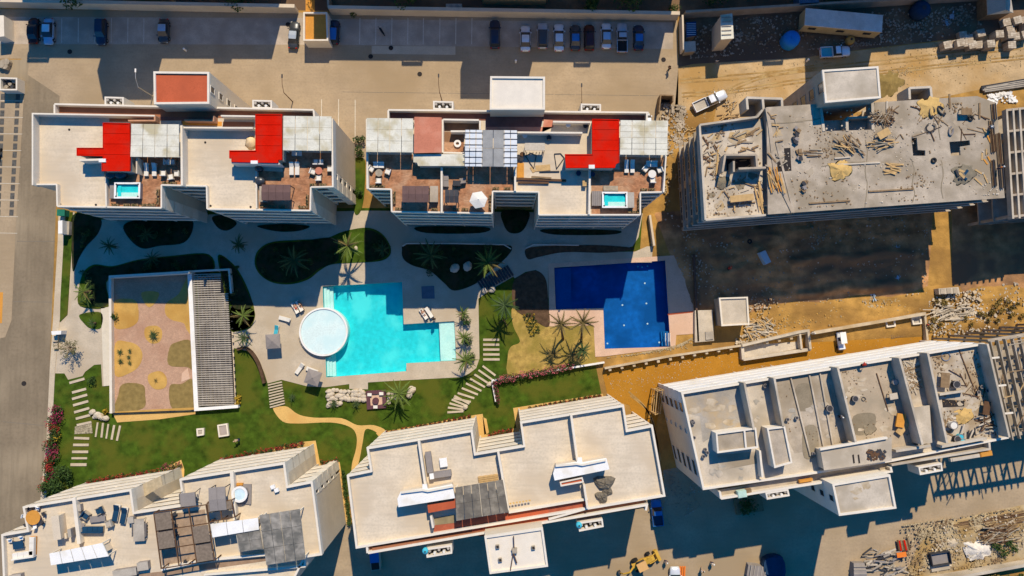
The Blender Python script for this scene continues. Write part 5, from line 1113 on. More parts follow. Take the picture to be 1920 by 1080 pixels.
for i, (x, y, d, lb) in enumerate(((309, 326, 90, 'cream armchair at the sunny edge of the shade, left of three'), (323, 333, 100, 'cream armchair middle of three by the recess wall'), (334, 327, 180, 'cream armchair right of three at the party wall'), (316, 305, 0, 'pale armchair deep in shade, left of a pair under the sheet roof'), (325, 305, 0, 'pale armchair deep in shade, right of a pair under the sheet roof'), (594, 305, 90, 'pale chair in shade, left of a pair behind the round table'), (603, 305, 90, 'pale chair in shade, right of a pair behind the round table'), (588, 323, -20, 'cream armchair left of the round rattan table'), (599, 335, 90, 'cream armchair below the round rattan table'), (620, 318, 180, 'cream armchair against the east roof wall'), (728, 323, 160, 'white armchair right of the round table on the middle left terrace'), (711, 340, 90, 'white armchair below the round table on the middle left terrace'), (697, 318, -30, 'white corner armchair left of the round table on the middle left terrace'), (1209, 318, -40, 'blue shaded armchair left of the white round table'), (1236, 320, 200, 'cream armchair right of the white round table'), (1223, 339, 90, 'cream armchair below the white round table'))): lab(put(armchair(), x, y, Z, d), lb, 'armchairs on the roof terraces')
lab(put(sofa(1.7), 1221, 309, Z, -90), 'small blue shaded sofa behind the white round table'); lab(put(sofa(1.6), 711, 311, Z, -90), 'blue shaded sofa behind the round table on the middle left terrace'); lab(put(sofa(1.5), 558, 288, Z, -90), 'blue shaded sofa deep under the white sheet roof')
lab(put(rtable(.55, mPinkRoof), 600, 322, Z), 'round rattan table with a reddish rim on the gazebo terrace'); lab(put(rtable(.55, mWoodG), 712, 326, Z), 'round brown table on the middle left terrace'); lab(put(rtable(.6, mCush), 1221, 328, Z), 'white round table on the right hot tub terrace')
lab(put(gazebo(4.2, 2.3, 4, mBrown), 527, 366, Z, 0), 'brown ribbed gazebo on the left block terrace', 'brown gazebos'); lab(put(gazebo(3.9, 2.4, 4, mBrown), 783, 369, Z, 0), 'brown ribbed gazebo on the middle block terrace', 'brown gazebos')
lab(put(gazebo(2.0, 1.9, 3, mBlackG), 849.5, 373, Z, 0), 'charcoal rounded canopy over seats left of the star parasol')
for x, y, w_, d in ((497, 366, .9, 2.2), (815, 366, 1.1, 2.3)):
    o = thing('bar_counter', 'grey bar counter beside the brown gazebo of the '+('left' if x < 600 else 'middle')+' block', 'counter'); MB().box((0, 0, .5), (w_, d, 1.0)).build('cabinet', mTaupe, o); MB().box((0, 0, 1.03), (w_+.1, d+.1, .06)).build('worktop', mGrey, o); put(o, x, y, Z)
hot_tub(3.7, 2.3, 'rectangular hot tub with turquoise water on the left block terrace', 244.5, 359, 0); hot_tub(3.7, 2.3, 'rectangular hot tub with turquoise water on the middle block terrace', 1151, 376.5, 0)
o = thing('tub_cover', 'folded grey tub cover right of the right hot tub', 'tub cover'); MB().box((0, 0, .45), (.9, 2.2, .9)).build('cover', mShade, o); MB().box((0, 0, .93), (.95, 2.3, .06)).build('seam', mShade, o); put(o, 1181, 377, Z)
o = thing('deck_step', 'tan wooden step above the right hot tub', 'step'); MB().box((0, 0, .15), (2.2, .8, .3)).build('tread', mWoodG, o); MB().box((0, -.2, .36), (2.2, .35, .12)).build('riser', mWoodG, o); put(o, 1144.5, 354, Z)
o = thing('deck_step', 'grey timber deck left of the left hot tub', 'deck')
for k in range(5): MB().box((-.45+k*.22, 0, .25), (.2, 2.1, .5)).build('board', mTaupe, o)
put(o, 216, 360, Z)
o = thing('deck_step', 'grey deck left of the right hot tub', 'deck')
for k in range(5): MB().box((-.6+k*.3, 0, .25), (.28, 2.2, .5)).build('board', mTaupe, o)
put(o, 1118, 373, Z)
lab(put(parasol(1.35, 6, mCush), 898, 379, Z, 10), 'cream six pointed parasol on the middle terrace'); lab(put(rtable(.6, mWood), 896, 386, Z), 'small table under the cream six pointed parasol')
lab(put(table(1.2, .8, .7, mBlackG), 857, 345, Z, 0), 'dark high table by the blue wall of the middle terrace'); lab(put(sofa(1.8, mTaupe), 836, 340, Z, 0), 'grey bench sofa along the middle party wall'); lab(put(armchair(mTaupe), 868, 340, Z, 100), 'grey armchair at the shade edge of the middle terrace')
# covered dark grill lumps
for x, y, r_, lb in ((211, 329, .9, 'round covered grill left by the left hot tub'), (230, 328, 1.0, 'round covered grill right by the left hot tub'), (490, 341, .8, 'dark covered pot group left of the gazebo'), (488, 318, .6, 'blue shaded covered pot above the gazebo counter')):
    o = thing('covered_grill', lb, 'grill'); MB().loft([[(q*r_*math.cos(6.2832*i/14), q*r_*.8*math.sin(6.2832*i/14), z) for i in range(14)] for q, z in ((.8, 0), (.95, .5), (.9, .85), (.5, 1.02), (.1, 1.08))]).build('cover', pgr, o, True); MB().cyl((0, 0, 1.05), .08, .08, 8).build('knob', mBlackG, o); put(o, x, y, Z)
# planters on parapets
for i, (x, y) in enumerate([(218, 385), (240, 385), (255, 385), (273, 385), (287, 385), (495, 387), (512, 387), (530, 388), (567, 389), (693, 350), (705, 350), (716, 350), (588, 347), (606, 347), (312, 344), (326, 344), (855, 393), (872, 393), (748, 392), (815, 393), (930, 354), (951, 354), (1207, 356), (1222, 356), (1183, 398), (1195, 398), (298, 362), (298, 378), (577, 372), (577, 384), (740, 365), (740, 377), (919, 372), (919, 388), (1197, 378), (1197, 392)]):
    o = thing('planter_box', 'dark planter box by a parapet of the '+('hot tub terrace at far left' if x < 335 else 'gazebo terrace of the left block' if x < 640 else 'middle left terrace' if x < 826 else 'star parasol terrace' if x < 970 else 'hot tub terrace at right'), 'planter', (0, 0, 0), 'planter boxes along the parapets'); MB().box((0, 0, .2), (1.0, .35, .4)).build('box', mWoodD, o)
    m = MB()
    for k in range(14):
        c0 = Vector((random.uniform(-.42, .42), random.uniform(-.14, .14), .42)); a = random.random()*6.28; m.add([c0, c0+Vector((.12*math.cos(a), .12*math.sin(a), .2)), c0+Vector((.12*math.cos(a+1.6), .12*math.sin(a+1.6), .22))], [(0, 1, 2)])
    m.build('plants', mBush, o); put(o, x, y, Z, 90 if i >= 26 else 0)
# building B cluttered unit
o = thing('garden_swing', 'dark metal frame with a sheet top on the cluttered roof', 'frame'); MB().box((0, 0, 1.6), (3.0, 1.1, .08)).build('canopy', mGrey2, o)
for a in (-1.4, 1.4):
    for k in (-.5, .5): MB().box((a, k, .78), (.08, .08, 1.56)).build('post', mBlackG, o)
for k in range(6): MB().box((-1.2+k*.48, -.7, .55), (.08, .1, 1.1)).build('rod', mBlackG, o)
put(o, 1002, 280, Z, 0)
for x, y, d, lb in ((997, 302, 10, 'left black kite shaped metal frame lying on the cluttered roof'), (1046, 302, -15, 'right black kite shaped metal frame lying on the cluttered roof')):
    o = thing('metal_frame', lb, 'metal frame'); q = [(-.8, .9, .1), (.1, 1.2, .1), (.8, .7, .1), (.1, -1.2, .1), (-.8, .9, .1)]
    for k in range(4): MB().tube([q[k], q[k+1]], .06, 5).build('bar', mBlackG, o)
    put(o, x, y, Z, d)
def plank(lb, x, y, L, wd, deg, mat, h, cat='plank', th=.06, name='plank'):
    o = MB().box((0, 0, th/2), (L, wd, th)).build(name, mat); tag(o, lb, cat); return put(o, x, y, h, deg)
plank('sheet of plywood leaning tan on the cluttered roof', 1018, 315, 2.2, .9, 5, mWood, Z, 'plywood'); plank('tall narrow ochre board stack beside the skylight', 976, 320, 1.0, 2.2, 0, mOrange, Z, 'boards', .3); plank('long dark beam across the cluttered roof, lower', 1010, 337, 8.2, .35, -2, mRebar, Z+.1, 'beam', .2); plank('dark beam lying over the lower long beam', 1000, 343, 4.6, .3, -1, mRebar, Z, 'beam', .3); plank('short dark beam above the long beams', 1015, 333, 3, .25, -4, mWoodD, Z+.3, 'beam', .15); plank('thin dark beam near the plywood sheet', 1030, 322, 3.0, .18, 1, mBlackG, Z, 'beam', .15); plank('small tan offcut leaning near the plywood', 999, 318, .9, .5, -60, mWood, Z, 'board')
lab(put(table(.9, .6, .7, mWood), 1095, 345, Z, 90), 'small wooden work table at the party wall of the right terrace')
for x, y, lb, c0 in ((972, 296, 'black bucket beside the skylight, upper', mBlackG), (979, 291, 'dark bucket beside the skylight, rear', mRebar), (977, 299, 'small black pail beside the skylight, lower', mBlackG), (984, 260-4, 'white can in the shade by the skylight', mWhite), (1029, 260, 'dark drum in the shaded strip of the cluttered roof', mBlackG), (1065, 236, 'white round lamp in the sunken court', mWhite), (1097, 237, 'dark round vase in the sunken court', mBlackG), (1084, 326, 'round blue shaded pot left of the red wing wall', mNavy), (1110, 328, 'round blue shaded pot right of the red wing wall', mNavy)):
    o = thing('bucket', lb, 'bucket'); MB().cyl((0, 0, 0), .28, .55, 12, .36).build('body', c0, o); MB().ring((0, 0), .26, .38, .55, .6, 12).build('rim', c0, o); put(o, x, y, Z)
for x, y, r_, lb in ((471, 268, .9, 'heap of pale sand against the red roof room'), ):
    o = thing('sand_heap', lb, 'sand heap'); m = MB()
    m.loft([[(q*r_*1.0*math.cos(6.2832*i/16)*(1+.15*math.sin(i*2.3)), q*r_*1.2*math.sin(6.2832*i/16), z) for i in range(16)] for q, z in ((1, 0), (.7, .35), (.35, .6), (.05, .7))]); m.build('heap', M('pale_sand', (.7, .52, .3)), o, True); put(o, x, y, Z)
# building E roof furniture
ZE = HT+.02
lab(put(rtable(1.05, mOrange), 68, 968, ZE), 'round honey wood dining table with chairs at the lower left roof')
for k in range(7):
    a = R(20+k*51); q = P(68, 968, ZE); o = chair(mWhite if k % 2 else mBlackG); o.location = q+Vector((1.35*math.cos(a), 1.35*math.sin(a), 0)); o.rotation_euler = (0, 0, a+math.pi)
    lab(o, ('white' if k % 2 else 'black')+' dining chair drawn up to the round honey wood table', 'dining chairs round the honey table')
for x, y, d, s, lb in ((178-14, 965, -35, 0, 'navy armchair left of the coffee table'), (190, 956, 205, 0, 'navy armchair above the coffee table'), (208, 980, 200, 0, 'grey blue armchair tilted right of the coffee table')): lab(put(armchair(mNavy if x < 200 else mShade), x, y, ZE, d, 1.2), lb, 'navy armchairs')
lab(put(sofa(3.0, mNavy), 177, 991, ZE, 90), 'navy three seat sofa below the coffee table'); lab(put(table(1.5, .9, .4, mTaupe), 181, 972, ZE, 5), 'taupe coffee table between the navy seats'); lab(put(table(.8, .9, .42, mTaupe), 195, 970, ZE, 5), 'small taupe side table right of the coffee table'); lab(put(table(.7, .7, .45, mTaupe), 157, 984, ZE, 5), 'small taupe side table at the sofa end')
for x, y, lb in ((220.5, 960, 'left navy lounger of the pair by the recess'), (235, 965, 'right navy lounger of the pair by the recess')): lab(put(lounger(mNavy), x, y, ZE, 80, 1.25), lb, 'navy loungers')
lab(put(table(1.6, 3.2, .75, mShade), 265, 991, ZE, 3), 'long grey dining table left of the dark pergola')
for k in range(8): lab(put(chair(mTaupe), 256.5 if k % 2 else 274.5, 982+(k//2)*6, ZE, 0 if k % 2 else 180), 'grey dining chair along the long grey table', 'chairs at the long grey table')
for x, y, lb, sz in ((152, 950, 'taupe planter cube at the party wall', (.7, .9, .7)), (251, 972, 'grey planter cube above the long grey table', (.8, .8, .9)), (273, 1058, 'tilted dark grey cabinet at the roof edge', (1.5, 1.1, .8)), (240, 1070, 'grey console with a pot at the roof edge', (3.3, 1.0, .9)), (36, 1080, 'grey box at the bottom left roof corner', (1.6, .9, .8)), (118, 984, 'tall cream cabinet block on the lower left roof', (1.0, 3.3, 1.5)), (124, 1003, 'taupe low cabinet below the tall cream block', (.9, .7, .6)), (140, 995, 'dark cabinet against the party wall', (.4, 1.1, 1.2))):
    o = thing('roof_cabinet', lb, 'cabinet'); MB().box((0, 0, sz[2]/2), sz).build('case', mWall if 'cream' in lb else mTaupe, o); MB().box((0, 0, sz[2]+.04), (sz[0]+.08, sz[1]+.08, .07)).build('top', mWall if 'cream' in lb else mShade, o); put(o, x, y, ZE, 8)
lab(put(sofa(2.6, mCush, mOrange), 64, 1022, ZE, 180), 'white sofa with orange frame at the lower left corner, upright arm'); lab(put(sofa(3.2, mCush, mCush), 48, 1039, ZE, 98), 'white sofa forming the foot of the corner seat'); lab(put(table(1.5, 1.1, .5, mNavy), 38, 1020, ZE, 8), 'slate low table by the white corner sofa')
for x, y, lb in ((23, 1012, 'white round chair left of the slate table'), (44, 1007, 'white round chair right of the slate table')): lab(put(chair(mWhite), x, y, ZE, -90), lb, 'white round chairs')
o = thing('hot_tub', 'round white hot tub with pale blue water on the lower left roof', 'hot tub'); MB().cyl((0, 0, 0), 1.15, .9, 8).build('cabinet', mTaupe, o); MB().ring((0, 0), .85, 1.18, .9, 1.0, 16).build('rim', mWhite, o); MB().cyl((0, 0, .9), .86, .03, 16).build('water_surface', M('pale_tub_water', (.6, .75, .8), .15), o); put(o, 453.5, 924, ZE)
o = thing('tub_step', 'orange wooden step above the round hot tub', 'step'); MB().box((0, 0, .15), (.9, .6, .3)).build('tread', mOrange, o); MB().box((0, .15, .36), (.9, .3, .12)).build('upper_tread', mOrange, o); put(o, 451, 909, ZE)
o = thing('tub_deck', 'taupe deck plinth under the round hot tub', 'deck'); MB().box((0, 0, .1), (2.5, 2.9, .2)).build('board', mTaupe, o); MB().box((1.1, 0, .25), (.25, 2.9, .1)).build('edge', mTaupe, o); put(o, 456, 926, HT)
lab(put(gazebo(2.4, 3.3, 2, mTaupe), 420, 928, ZE, 5), 'taupe canvas gazebo above the small dark pergola')
o = thing('patio_swing', 'grey lattice swing seat at the left bay wall', 'swing seat'); MB().box((0, 0, 1.7), (2.2, 1.9, .06)).build('canopy', mTaupe, o)
for a in (-1.15, 1.15):
    MB().tube([(a, -1.1, 0), (a, -.5, 1.75), (a, .9, 1.75), (a, 1.1, 0)], .05).build('side_frame', mBlackG, o)
MB().box((0, .1, .5), (1.9, .6, .1)).build('seat', mShade, o); put(o, 362, 931, ZE, 6)
for x, y, lb in ((513, 912, 'left white cube stool alone on the bare roof'), (520, 918, 'right white cube stool alone on the bare roof')):
    o = thing('cube_stool', lb, 'stool'); MB().box((0, 0, .25), (.6, .55, .5)).build('seat', mWhite, o); MB().box((0, 0, .03), (.5, .45, .06)).build('base', mBlackG, o); put(o, x, y, ZE, 20)
for i in range(9):
    x, y = ((308, 998), (330, 962), (331, 985), (333, 1000), (372, 998), (376, 1015), (350, 1052), (402, 975), (312, 1004))[i]
    lab(put(chair(mBlackG), x, y, ZE, 40*i), 'black metal chair in the broken shade of the dark pergola', 'chairs under the dark pergola')
lab(put(table(1.0, 3.2, .7, mBrown), 308, 985, ZE, 0), 'narrow brown table at the left of the dark pergola')
# F roof
o = thing('outdoor_kitchen', 'L shaped grey outdoor seat with a white corner on the plain roof', 'bench'); MB().box((-1.1, 1.0, .4), (.85, 3.0, .8)).build('left_bench', mTaupe, o); MB().box((.6, -.95, .4), (2.6, .85, .8)).build('lower_bench', mTaupe, o); MB().box((-.95, -1.0, .5), (.6, .8, 1.0)).build('corner', mWhite, o); put(o, 821, 876, ZE, 8)
lab(put(table(1.1, 1.3, .5, mWhite), 832, 866, ZE, 8), 'white square table inside the L shaped grey seat')
for k in range(4):
    o = thing('terrace_mat', 'tan slatted pallet in the row above the lattice roof', 'pallet', (0, 0, 0), 'tan pallets by the lattice roof')
    for j in range(4): MB().box((0, -.42+j*.28, .12), (.74, .22, .1)).build('slat', mWood, o)
    MB().box((0, 0, .05), (.5, 1.1, .09)).build('bearer', mWood, o); put(o, 901.5+k*9.3, 899.5-k*1.3, ZE, 8)
for i, (x, y, r_, lb) in enumerate(((1133, 905, 1.3, 'large crumpled dark tarpaulin bundle on the plain roof'), (1128, 932, 1.0, 'smaller crumpled dark tarpaulin bundle on the plain roof'), (1139, 921, .7, 'small crumpled tarpaulin piece between two bundles'))):
    m = MB(); n = 14; rings = []
    for q, z in ((1, 0), (.95, .35), (.7, .7), (.3, .85), (.05, .9)): rings.append([(q*r_*(1+.3*math.sin(3*a+i)+.12*math.sin(7*a))*math.cos(a)*(.8+.3*(i == 0)), q*r_*(1+.25*math.cos(2*a+i))*math.sin(a), z*r_*.6+.08*math.sin(5*a+z*9)) for a in [6.2832*k/n for k in range(n)]])
    tag(put(m.loft([[(x_, y_, max(0, z_)) for x_, y_, z_ in r2] for r2 in rings]).build('tarpaulin_bundle', M('olive_tarp', (.16, .135, .10), .9, .3, 3), None), x, y, ZE, 30*i), lb, 'tarpaulin')
t = thing('roof_antenna', 'dark lattice antenna lying across the white square tower roof', 'antenna', P(964, 1040, HTW))
MB().tube([P(963, 1005, HTW+.3), P(964, 1028, HTW+.35), P(957, 1070, HTW+.2)], .07).build('mast', mRebar, t); MB().tube([P(960, 1030, HTW+.3), P(969, 1056, HTW+.25)], .1).build('arm', mRebar, t); MB().box(P(965, 1032, HTW+.25), (.7, .7, .5)).build('base', mWoodG, t)
for x, y, lb in ((933, 1024, 'upper left square vent on the white tower roof'), (1000, 1026, 'upper right square vent on the white tower roof'), (938, 1049, 'lower left square vent on the white tower roof')):
    t = thing('roof_vent', lb, 'vent'); MB().box((0, 0, .15), (.5, .5, .3)).build('box', mWoodG, t); MB().box((0, 0, .32), (.34, .34, .05)).build('cap', mDark, t); put(t, x, y, HTW, 9)
# ---- poolside
for x, y, d, lb in ((555, 578, -58, 'left lounger of the pair by the round wading pool, with a sunbather'), (563, 574, -58, 'right lounger of the pair by the round wading pool, with a sunbather'), (535, 598, -15, 'white lounger alone left of the wading pool'), (563, 691, 55, 'white lounger beside the lower grey parasol'), (795, 589, -55, 'left lounger of the pair on the upper right pool deck'), (805, 586, -55, 'right lounger of the pair on the upper right pool deck'), (519, 621, 80, 'turquoise lounger peeking out above the grey parasol'), (586, 694, -20, 'lounger half hidden under the lower grey parasol')):
    lab(put(lounger(mTurq if 'turq' in lb else mCush, mRebar if 'pair' in lb else mTrim), x, y, .05, d, 1.05), lb, 'loungers on the pool deck')
for x, y, d, lb in ((512, 640, 4, 'grey square parasol on the deck left of the wading pool'), (587, 708, -18, 'grey square parasol at the lower deck edge by the lawn')): lab(put(parasol(1.7, 4, mTaupe, True, 2.5), x, y, 2.1, d), lb, 'grey square parasols'); 
for o in S.objects:
    if o.name.startswith('parasol') and o.parent is None and o.get('group') == 'grey square parasols': o.location.z = .05
# ---------------------------------------------------------------- vegetation
def frond_mesh(name, L, wd, droop, mat, nl=13, seed=0):
    r_ = random.Random(seed); m = MB(); pts = []
    for k in range(nl+1):
        s = k/nl; pts.append(Vector((L*s*(1-.12*droop*s), 0, L*(.42*s-droop*.85*s*s))))
    m.tube(pts, [.05*(1-.8*k/nl)+.008 for k in range(nl+1)], 4)
    for k in range(1, nl+1):
        s = k/nl; lw = wd*math.sin(math.pi*min(1, .18+.82*s))**.7*(1.05-.45*s)
        for sd in (-1, 1):
            for u in (0, .5):
                p = pts[k-1].lerp(pts[k], u); q = p+Vector((L*.07+r_.uniform(0, .1), sd*lw*r_.uniform(.8, 1.1), -lw*.35*r_.uniform(.6, 1.3))); e = Vector((L/nl*.36, 0, 0))
                m.add([p, p+e, q], [(0, 1, 2)])
    me = m.mesh(name); me.materials.append(mat); return me
FR = {}
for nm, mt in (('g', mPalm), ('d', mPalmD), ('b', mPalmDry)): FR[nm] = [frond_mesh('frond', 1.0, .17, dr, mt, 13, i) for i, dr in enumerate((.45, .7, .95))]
def palm(x, y, h, L, kind, label, n=15, group='palm trees in the garden', trunk=True, lean=(0, 0), seed=0, cat='palm tree'):
    """x, y = photo pixel of the crown's centre"""
    r_ = random.Random(seed*13+5); top = P(x, y, h); base = Vector((top.x+lean[0], top.y+lean[1], .05)); t = thing('palm_tree', label, cat, base, group)
    if h > .6: MB().tube([base, base.lerp(top, .4)+Vector((lean[0]*-.08, lean[1]*-.08, 0)), base.lerp(top, .8), top], [.24, .17, .14, .17], 8).build('trunk', mTrunk, t, True)
    rel = top-base
    for k in range(n):
        me = FR[kind if r_.random() > .12 else 'b' if kind != 'd' else 'd'][r_.randrange(3)]
        o = bpy.data.objects.new('frond', me); C.objects.link(o); o.parent = t; s = L*r_.uniform(.8, 1.1)
        o.location = rel; o.rotation_euler = (r_.uniform(-.25, .25), r_.uniform(-.35, .3)-(.35 if k % 3 == 0 else 0), 2*math.pi*k/n+r_.uniform(-.2, .2)); o.scale = (s, s, s)
    return t
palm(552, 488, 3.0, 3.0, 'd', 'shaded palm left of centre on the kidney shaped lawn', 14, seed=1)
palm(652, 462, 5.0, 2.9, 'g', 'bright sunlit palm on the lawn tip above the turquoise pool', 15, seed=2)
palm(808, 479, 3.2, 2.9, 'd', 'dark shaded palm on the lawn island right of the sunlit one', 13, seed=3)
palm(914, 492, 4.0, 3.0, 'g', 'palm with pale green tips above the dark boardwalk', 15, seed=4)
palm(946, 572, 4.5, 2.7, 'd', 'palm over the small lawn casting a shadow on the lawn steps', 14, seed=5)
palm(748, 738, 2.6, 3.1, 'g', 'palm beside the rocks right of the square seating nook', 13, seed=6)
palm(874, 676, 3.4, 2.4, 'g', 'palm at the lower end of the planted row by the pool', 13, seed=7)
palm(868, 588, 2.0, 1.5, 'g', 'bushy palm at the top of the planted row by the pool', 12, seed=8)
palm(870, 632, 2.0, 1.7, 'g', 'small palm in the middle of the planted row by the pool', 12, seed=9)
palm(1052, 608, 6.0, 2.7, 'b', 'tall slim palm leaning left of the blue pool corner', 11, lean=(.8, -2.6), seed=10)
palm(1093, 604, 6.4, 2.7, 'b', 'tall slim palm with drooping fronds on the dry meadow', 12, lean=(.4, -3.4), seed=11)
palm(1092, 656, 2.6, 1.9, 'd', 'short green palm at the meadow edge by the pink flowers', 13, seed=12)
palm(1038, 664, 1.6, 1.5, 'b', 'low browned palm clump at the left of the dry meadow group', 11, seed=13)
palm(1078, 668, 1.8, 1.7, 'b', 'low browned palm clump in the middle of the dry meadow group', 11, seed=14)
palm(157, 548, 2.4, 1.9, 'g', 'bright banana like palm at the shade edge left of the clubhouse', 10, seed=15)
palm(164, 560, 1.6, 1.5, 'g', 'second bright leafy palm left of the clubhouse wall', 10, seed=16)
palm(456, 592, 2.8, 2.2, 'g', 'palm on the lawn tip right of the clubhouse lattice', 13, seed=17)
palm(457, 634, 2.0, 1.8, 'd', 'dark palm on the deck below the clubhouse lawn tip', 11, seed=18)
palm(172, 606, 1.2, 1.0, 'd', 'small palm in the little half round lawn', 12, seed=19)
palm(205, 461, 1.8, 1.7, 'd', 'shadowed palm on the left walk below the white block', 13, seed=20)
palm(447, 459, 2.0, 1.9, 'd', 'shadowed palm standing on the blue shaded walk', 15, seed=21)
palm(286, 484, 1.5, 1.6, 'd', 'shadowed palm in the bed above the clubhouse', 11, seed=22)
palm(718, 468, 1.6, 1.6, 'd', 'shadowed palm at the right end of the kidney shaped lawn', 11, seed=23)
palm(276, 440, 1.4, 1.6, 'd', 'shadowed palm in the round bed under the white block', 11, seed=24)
palm(548, 745, .7, .9, 'd', 'small agave in the lawn left of the rock pile', 12, 'agaves in the lawn', seed=25, cat='agave')
for i, (x, y) in enumerate(((626, 757), (668, 758))): palm(x, y, .7, 1.0, 'd', ('left' if i == 0 else 'right')+' dark agave in front of the rock pile', 14, 'agaves in the lawn', seed=26+i, cat='agave')
palm(287, 627, .7, 1.05, 'd', 'dark green agave in the centre sand ring of the clubhouse patio', 20, 'agaves in the clubhouse patio', seed=28, cat='agave')
for i, (x, y, s) in enumerate(((225, 660, .65), (243, 658, .5), (241, 669, .48), (226, 677, .7), (243, 680, .5))): palm(x, y, .5, s, 'd', ('upper left', 'upper right', 'middle right', 'lower left', 'lower right')[i]+' agave of the five in the left sand bed', 16, 'agaves in the clubhouse patio', seed=30+i, cat='agave')
palm(292, 713, .4, .5, 'b', 'sparse dry agave in the lower sand ring of the patio', 9, 'agaves in the clubhouse patio', seed=36, cat='agave')
palm(747, 560-5, .5, .7, 'd', 'small plant in the dark bed by the blue pool', 9, seed=37) if False else None
def leaf_cloud(r, h, n, ls, rnd, zb=.2, squash=1.0):
    m = MB()
    lobes = [(Vector((rnd.uniform(-.55, .55)*r, rnd.uniform(-.55, .55)*r*squash, zb+h*rnd.uniform(.3, .8))), r*rnd.uniform(.35, .6)) for _ in range(7)]
    for k in range(n):
        c0, lr = lobes[k % 7]; d = Vector((rnd.gauss(0, 1), rnd.gauss(0, 1), rnd.gauss(0, .8))).normalized(); p = c0+d*lr*rnd.uniform(.6, 1.08); p.z = max(.04, p.z)
        a = Vector((rnd.gauss(0, 1), rnd.gauss(0, 1), rnd.gauss(0, 1)))+d*.8; a.normalize(); u = a.cross(Vector((.2, .5, .84))).normalized(); v = a.cross(u); s = ls*rnd.uniform(.6, 1.3)
        m.add([p-u*s, p+v*s*.6, p+u*s, p-v*s*.6], [(0, 1, 2, 3)])
    return m
SH = {}
def shrub(x, y, r, h, mat, label, name='shrub', cat='shrub', group=None, n=260, ls=.13, z=.05, trunk=True, flowers=None, key=None):
    p = P(x, y, h*.6); p.z = z; t = thing(name, label, cat, p, group); rnd = random.Random(int(x*7+y*3))
    key = key or (round(r, 1), round(h, 1), mat.name, n, rnd.randrange(3))
    if key not in SH:
        me = leaf_cloud(r, h, n, ls, rnd).mesh('foliage'); me.materials.append(mat); SH[key] = me
    fo = link('foliage', SH[key], t); fo.rotation_euler.z = rnd.random()*6.28; fo['kind'] = 'stuff'
    if flowers:
        k2 = (key, flowers.name)
        if k2 not in SH: me = leaf_cloud(r*1.03, h*1.06, int(n*.75), ls*.9, rnd).mesh('flowers'); me.materials.append(flowers); SH[k2] = me
        fl_ = link('flowers', SH[k2], t); fl_.rotation_euler.z = rnd.random()*6.28; fl_['kind'] = 'stuff'
    if trunk:
        m = MB()
        for k in range(4): a = 6.28*k/4+.5; m.tube([(0, 0, -.05), (r*.25*math.cos(a), r*.25*math.sin(a), h*.3), (r*.5*math.cos(a), r*.5*math.sin(a), h*.62)], [.07, .05, .02], 5)
        m.build('stem', mTrunk, t)
    return t
# bare branched tree by the street
t = thing('young_tree', 'thin branched young tree with pale twigs on the left plaza', 'tree', P(142, 652)); rnd = random.Random(4); p0 = P(142, 652)
MB().tube([p0, p0+Vector((0, .05, 1.6))], [.1, .07]).build('trunk', mTrunk, t)
m = MB(); lm = MB()
for k in range(16):
    a = 6.28*k/16+rnd.uniform(-.2, .2); el = rnd.uniform(.5, 1.1); L = rnd.uniform(1.4, 2.3); q = p0+Vector((0, .05, 1.3+rnd.random()*.3)); e = q+Vector((L*math.cos(a)*.8, L*math.sin(a)*.8, L*el*.7)); m.tube([q, q.lerp(e, .5)+Vector((rnd.uniform(-.1, .1), rnd.uniform(-.1, .1), .1)), e], [.045, .03, .012], 5)
    for j in range(26):
        c0 = q.lerp(e, rnd.uniform(.35, 1.05))+Vector((rnd.gauss(0, .16), rnd.gauss(0, .16), rnd.gauss(0, .12))); u = Vector((rnd.gauss(0, 1), rnd.gauss(0, 1), rnd.gauss(0, 1))).normalized(); v = u.cross(Vector((.3, .6, .7))).normalized(); lm.add([c0-u*.12, c0+v*.06, c0+u*.12, c0-v*.06], [(0, 1, 2, 3)])
m.build('branches', mTrunk, t); lm.build('foliage', M('olive_leaf', (.10, .10, .035), .8, .4, 3), t)
# hedges and bushes
for i in range(15):
    y = 768+i*10.2; x = 106-(0.075*(y-768))*1.6+3*math.sin(i*1.7)
    fl = (mBougP, mBougP, mBougP, mBougR, mBougR, mYelF, mBougR, mBougP, mBougP, mBougR, mBougR, mBougR, mBougP, mBougR, mBougR)[i]
    shrub(x, y, 1.0+.35*(i in (1, 2, 7, 8)), 1.1, mBush, ('purple' if fl is mBougP else 'yellow' if fl is mYelF else 'red')+' flowering bougainvillea in the row along the left street', 'bougainvillea', 'bougainvillea', 'bougainvilleas along the street', 200, .14, .05, False, fl)
for i, (x, y, r_) in enumerate(((118, 893, 1.7), (106, 905, 1.5), (124, 886, 1.2), (88, 915, 1.2), (112, 914, 1.0))): shrub(x, y, r_, 2.0, mBush, 'dark green bushy shrub at the lower street corner', group='green bushes at the street corner', n=420, ls=.16)
for i in range(17):
    s = i/16; shrub(935+s*132, 712-s*25, .75, .8, mBush, 'pink flowering bush in the hedge on the low garden wall', 'pink_flower_bush', 'flowering bush', 'pink hedge on the garden wall', 150, .12, .3, False, mPinkF)
for i in range(9): shrub(927+i*.9, 718+i*4.2, .42, .5, mBush, 'purple edging plant on the short white planter wall', 'edging_plant', 'flowering plant', 'purple edging by the lawn steps', 80, .1, .5, False, mBougP)
def row(x0, y0, x1, y1, n, fl, lb, grp, r_=.55, z=.06):
    for i in range(n): s = (i+.5)/n; shrub(x0+(x1-x0)*s, y0+(y1-y0)*s, r_, .6, mBush, lb, 'flower_shrub', 'flowering shrub', grp, 90, .11, z, False, fl)
row(163, 904, 300, 882, 15, mBougR, 'low red shrub along the foot of the furnished block', 'red shrubs at the furnished block'); row(302, 881, 340, 872, 4, mBougP, 'purple shrub on the orange bed by the recess', 'purple shrubs on the orange bed', .8)
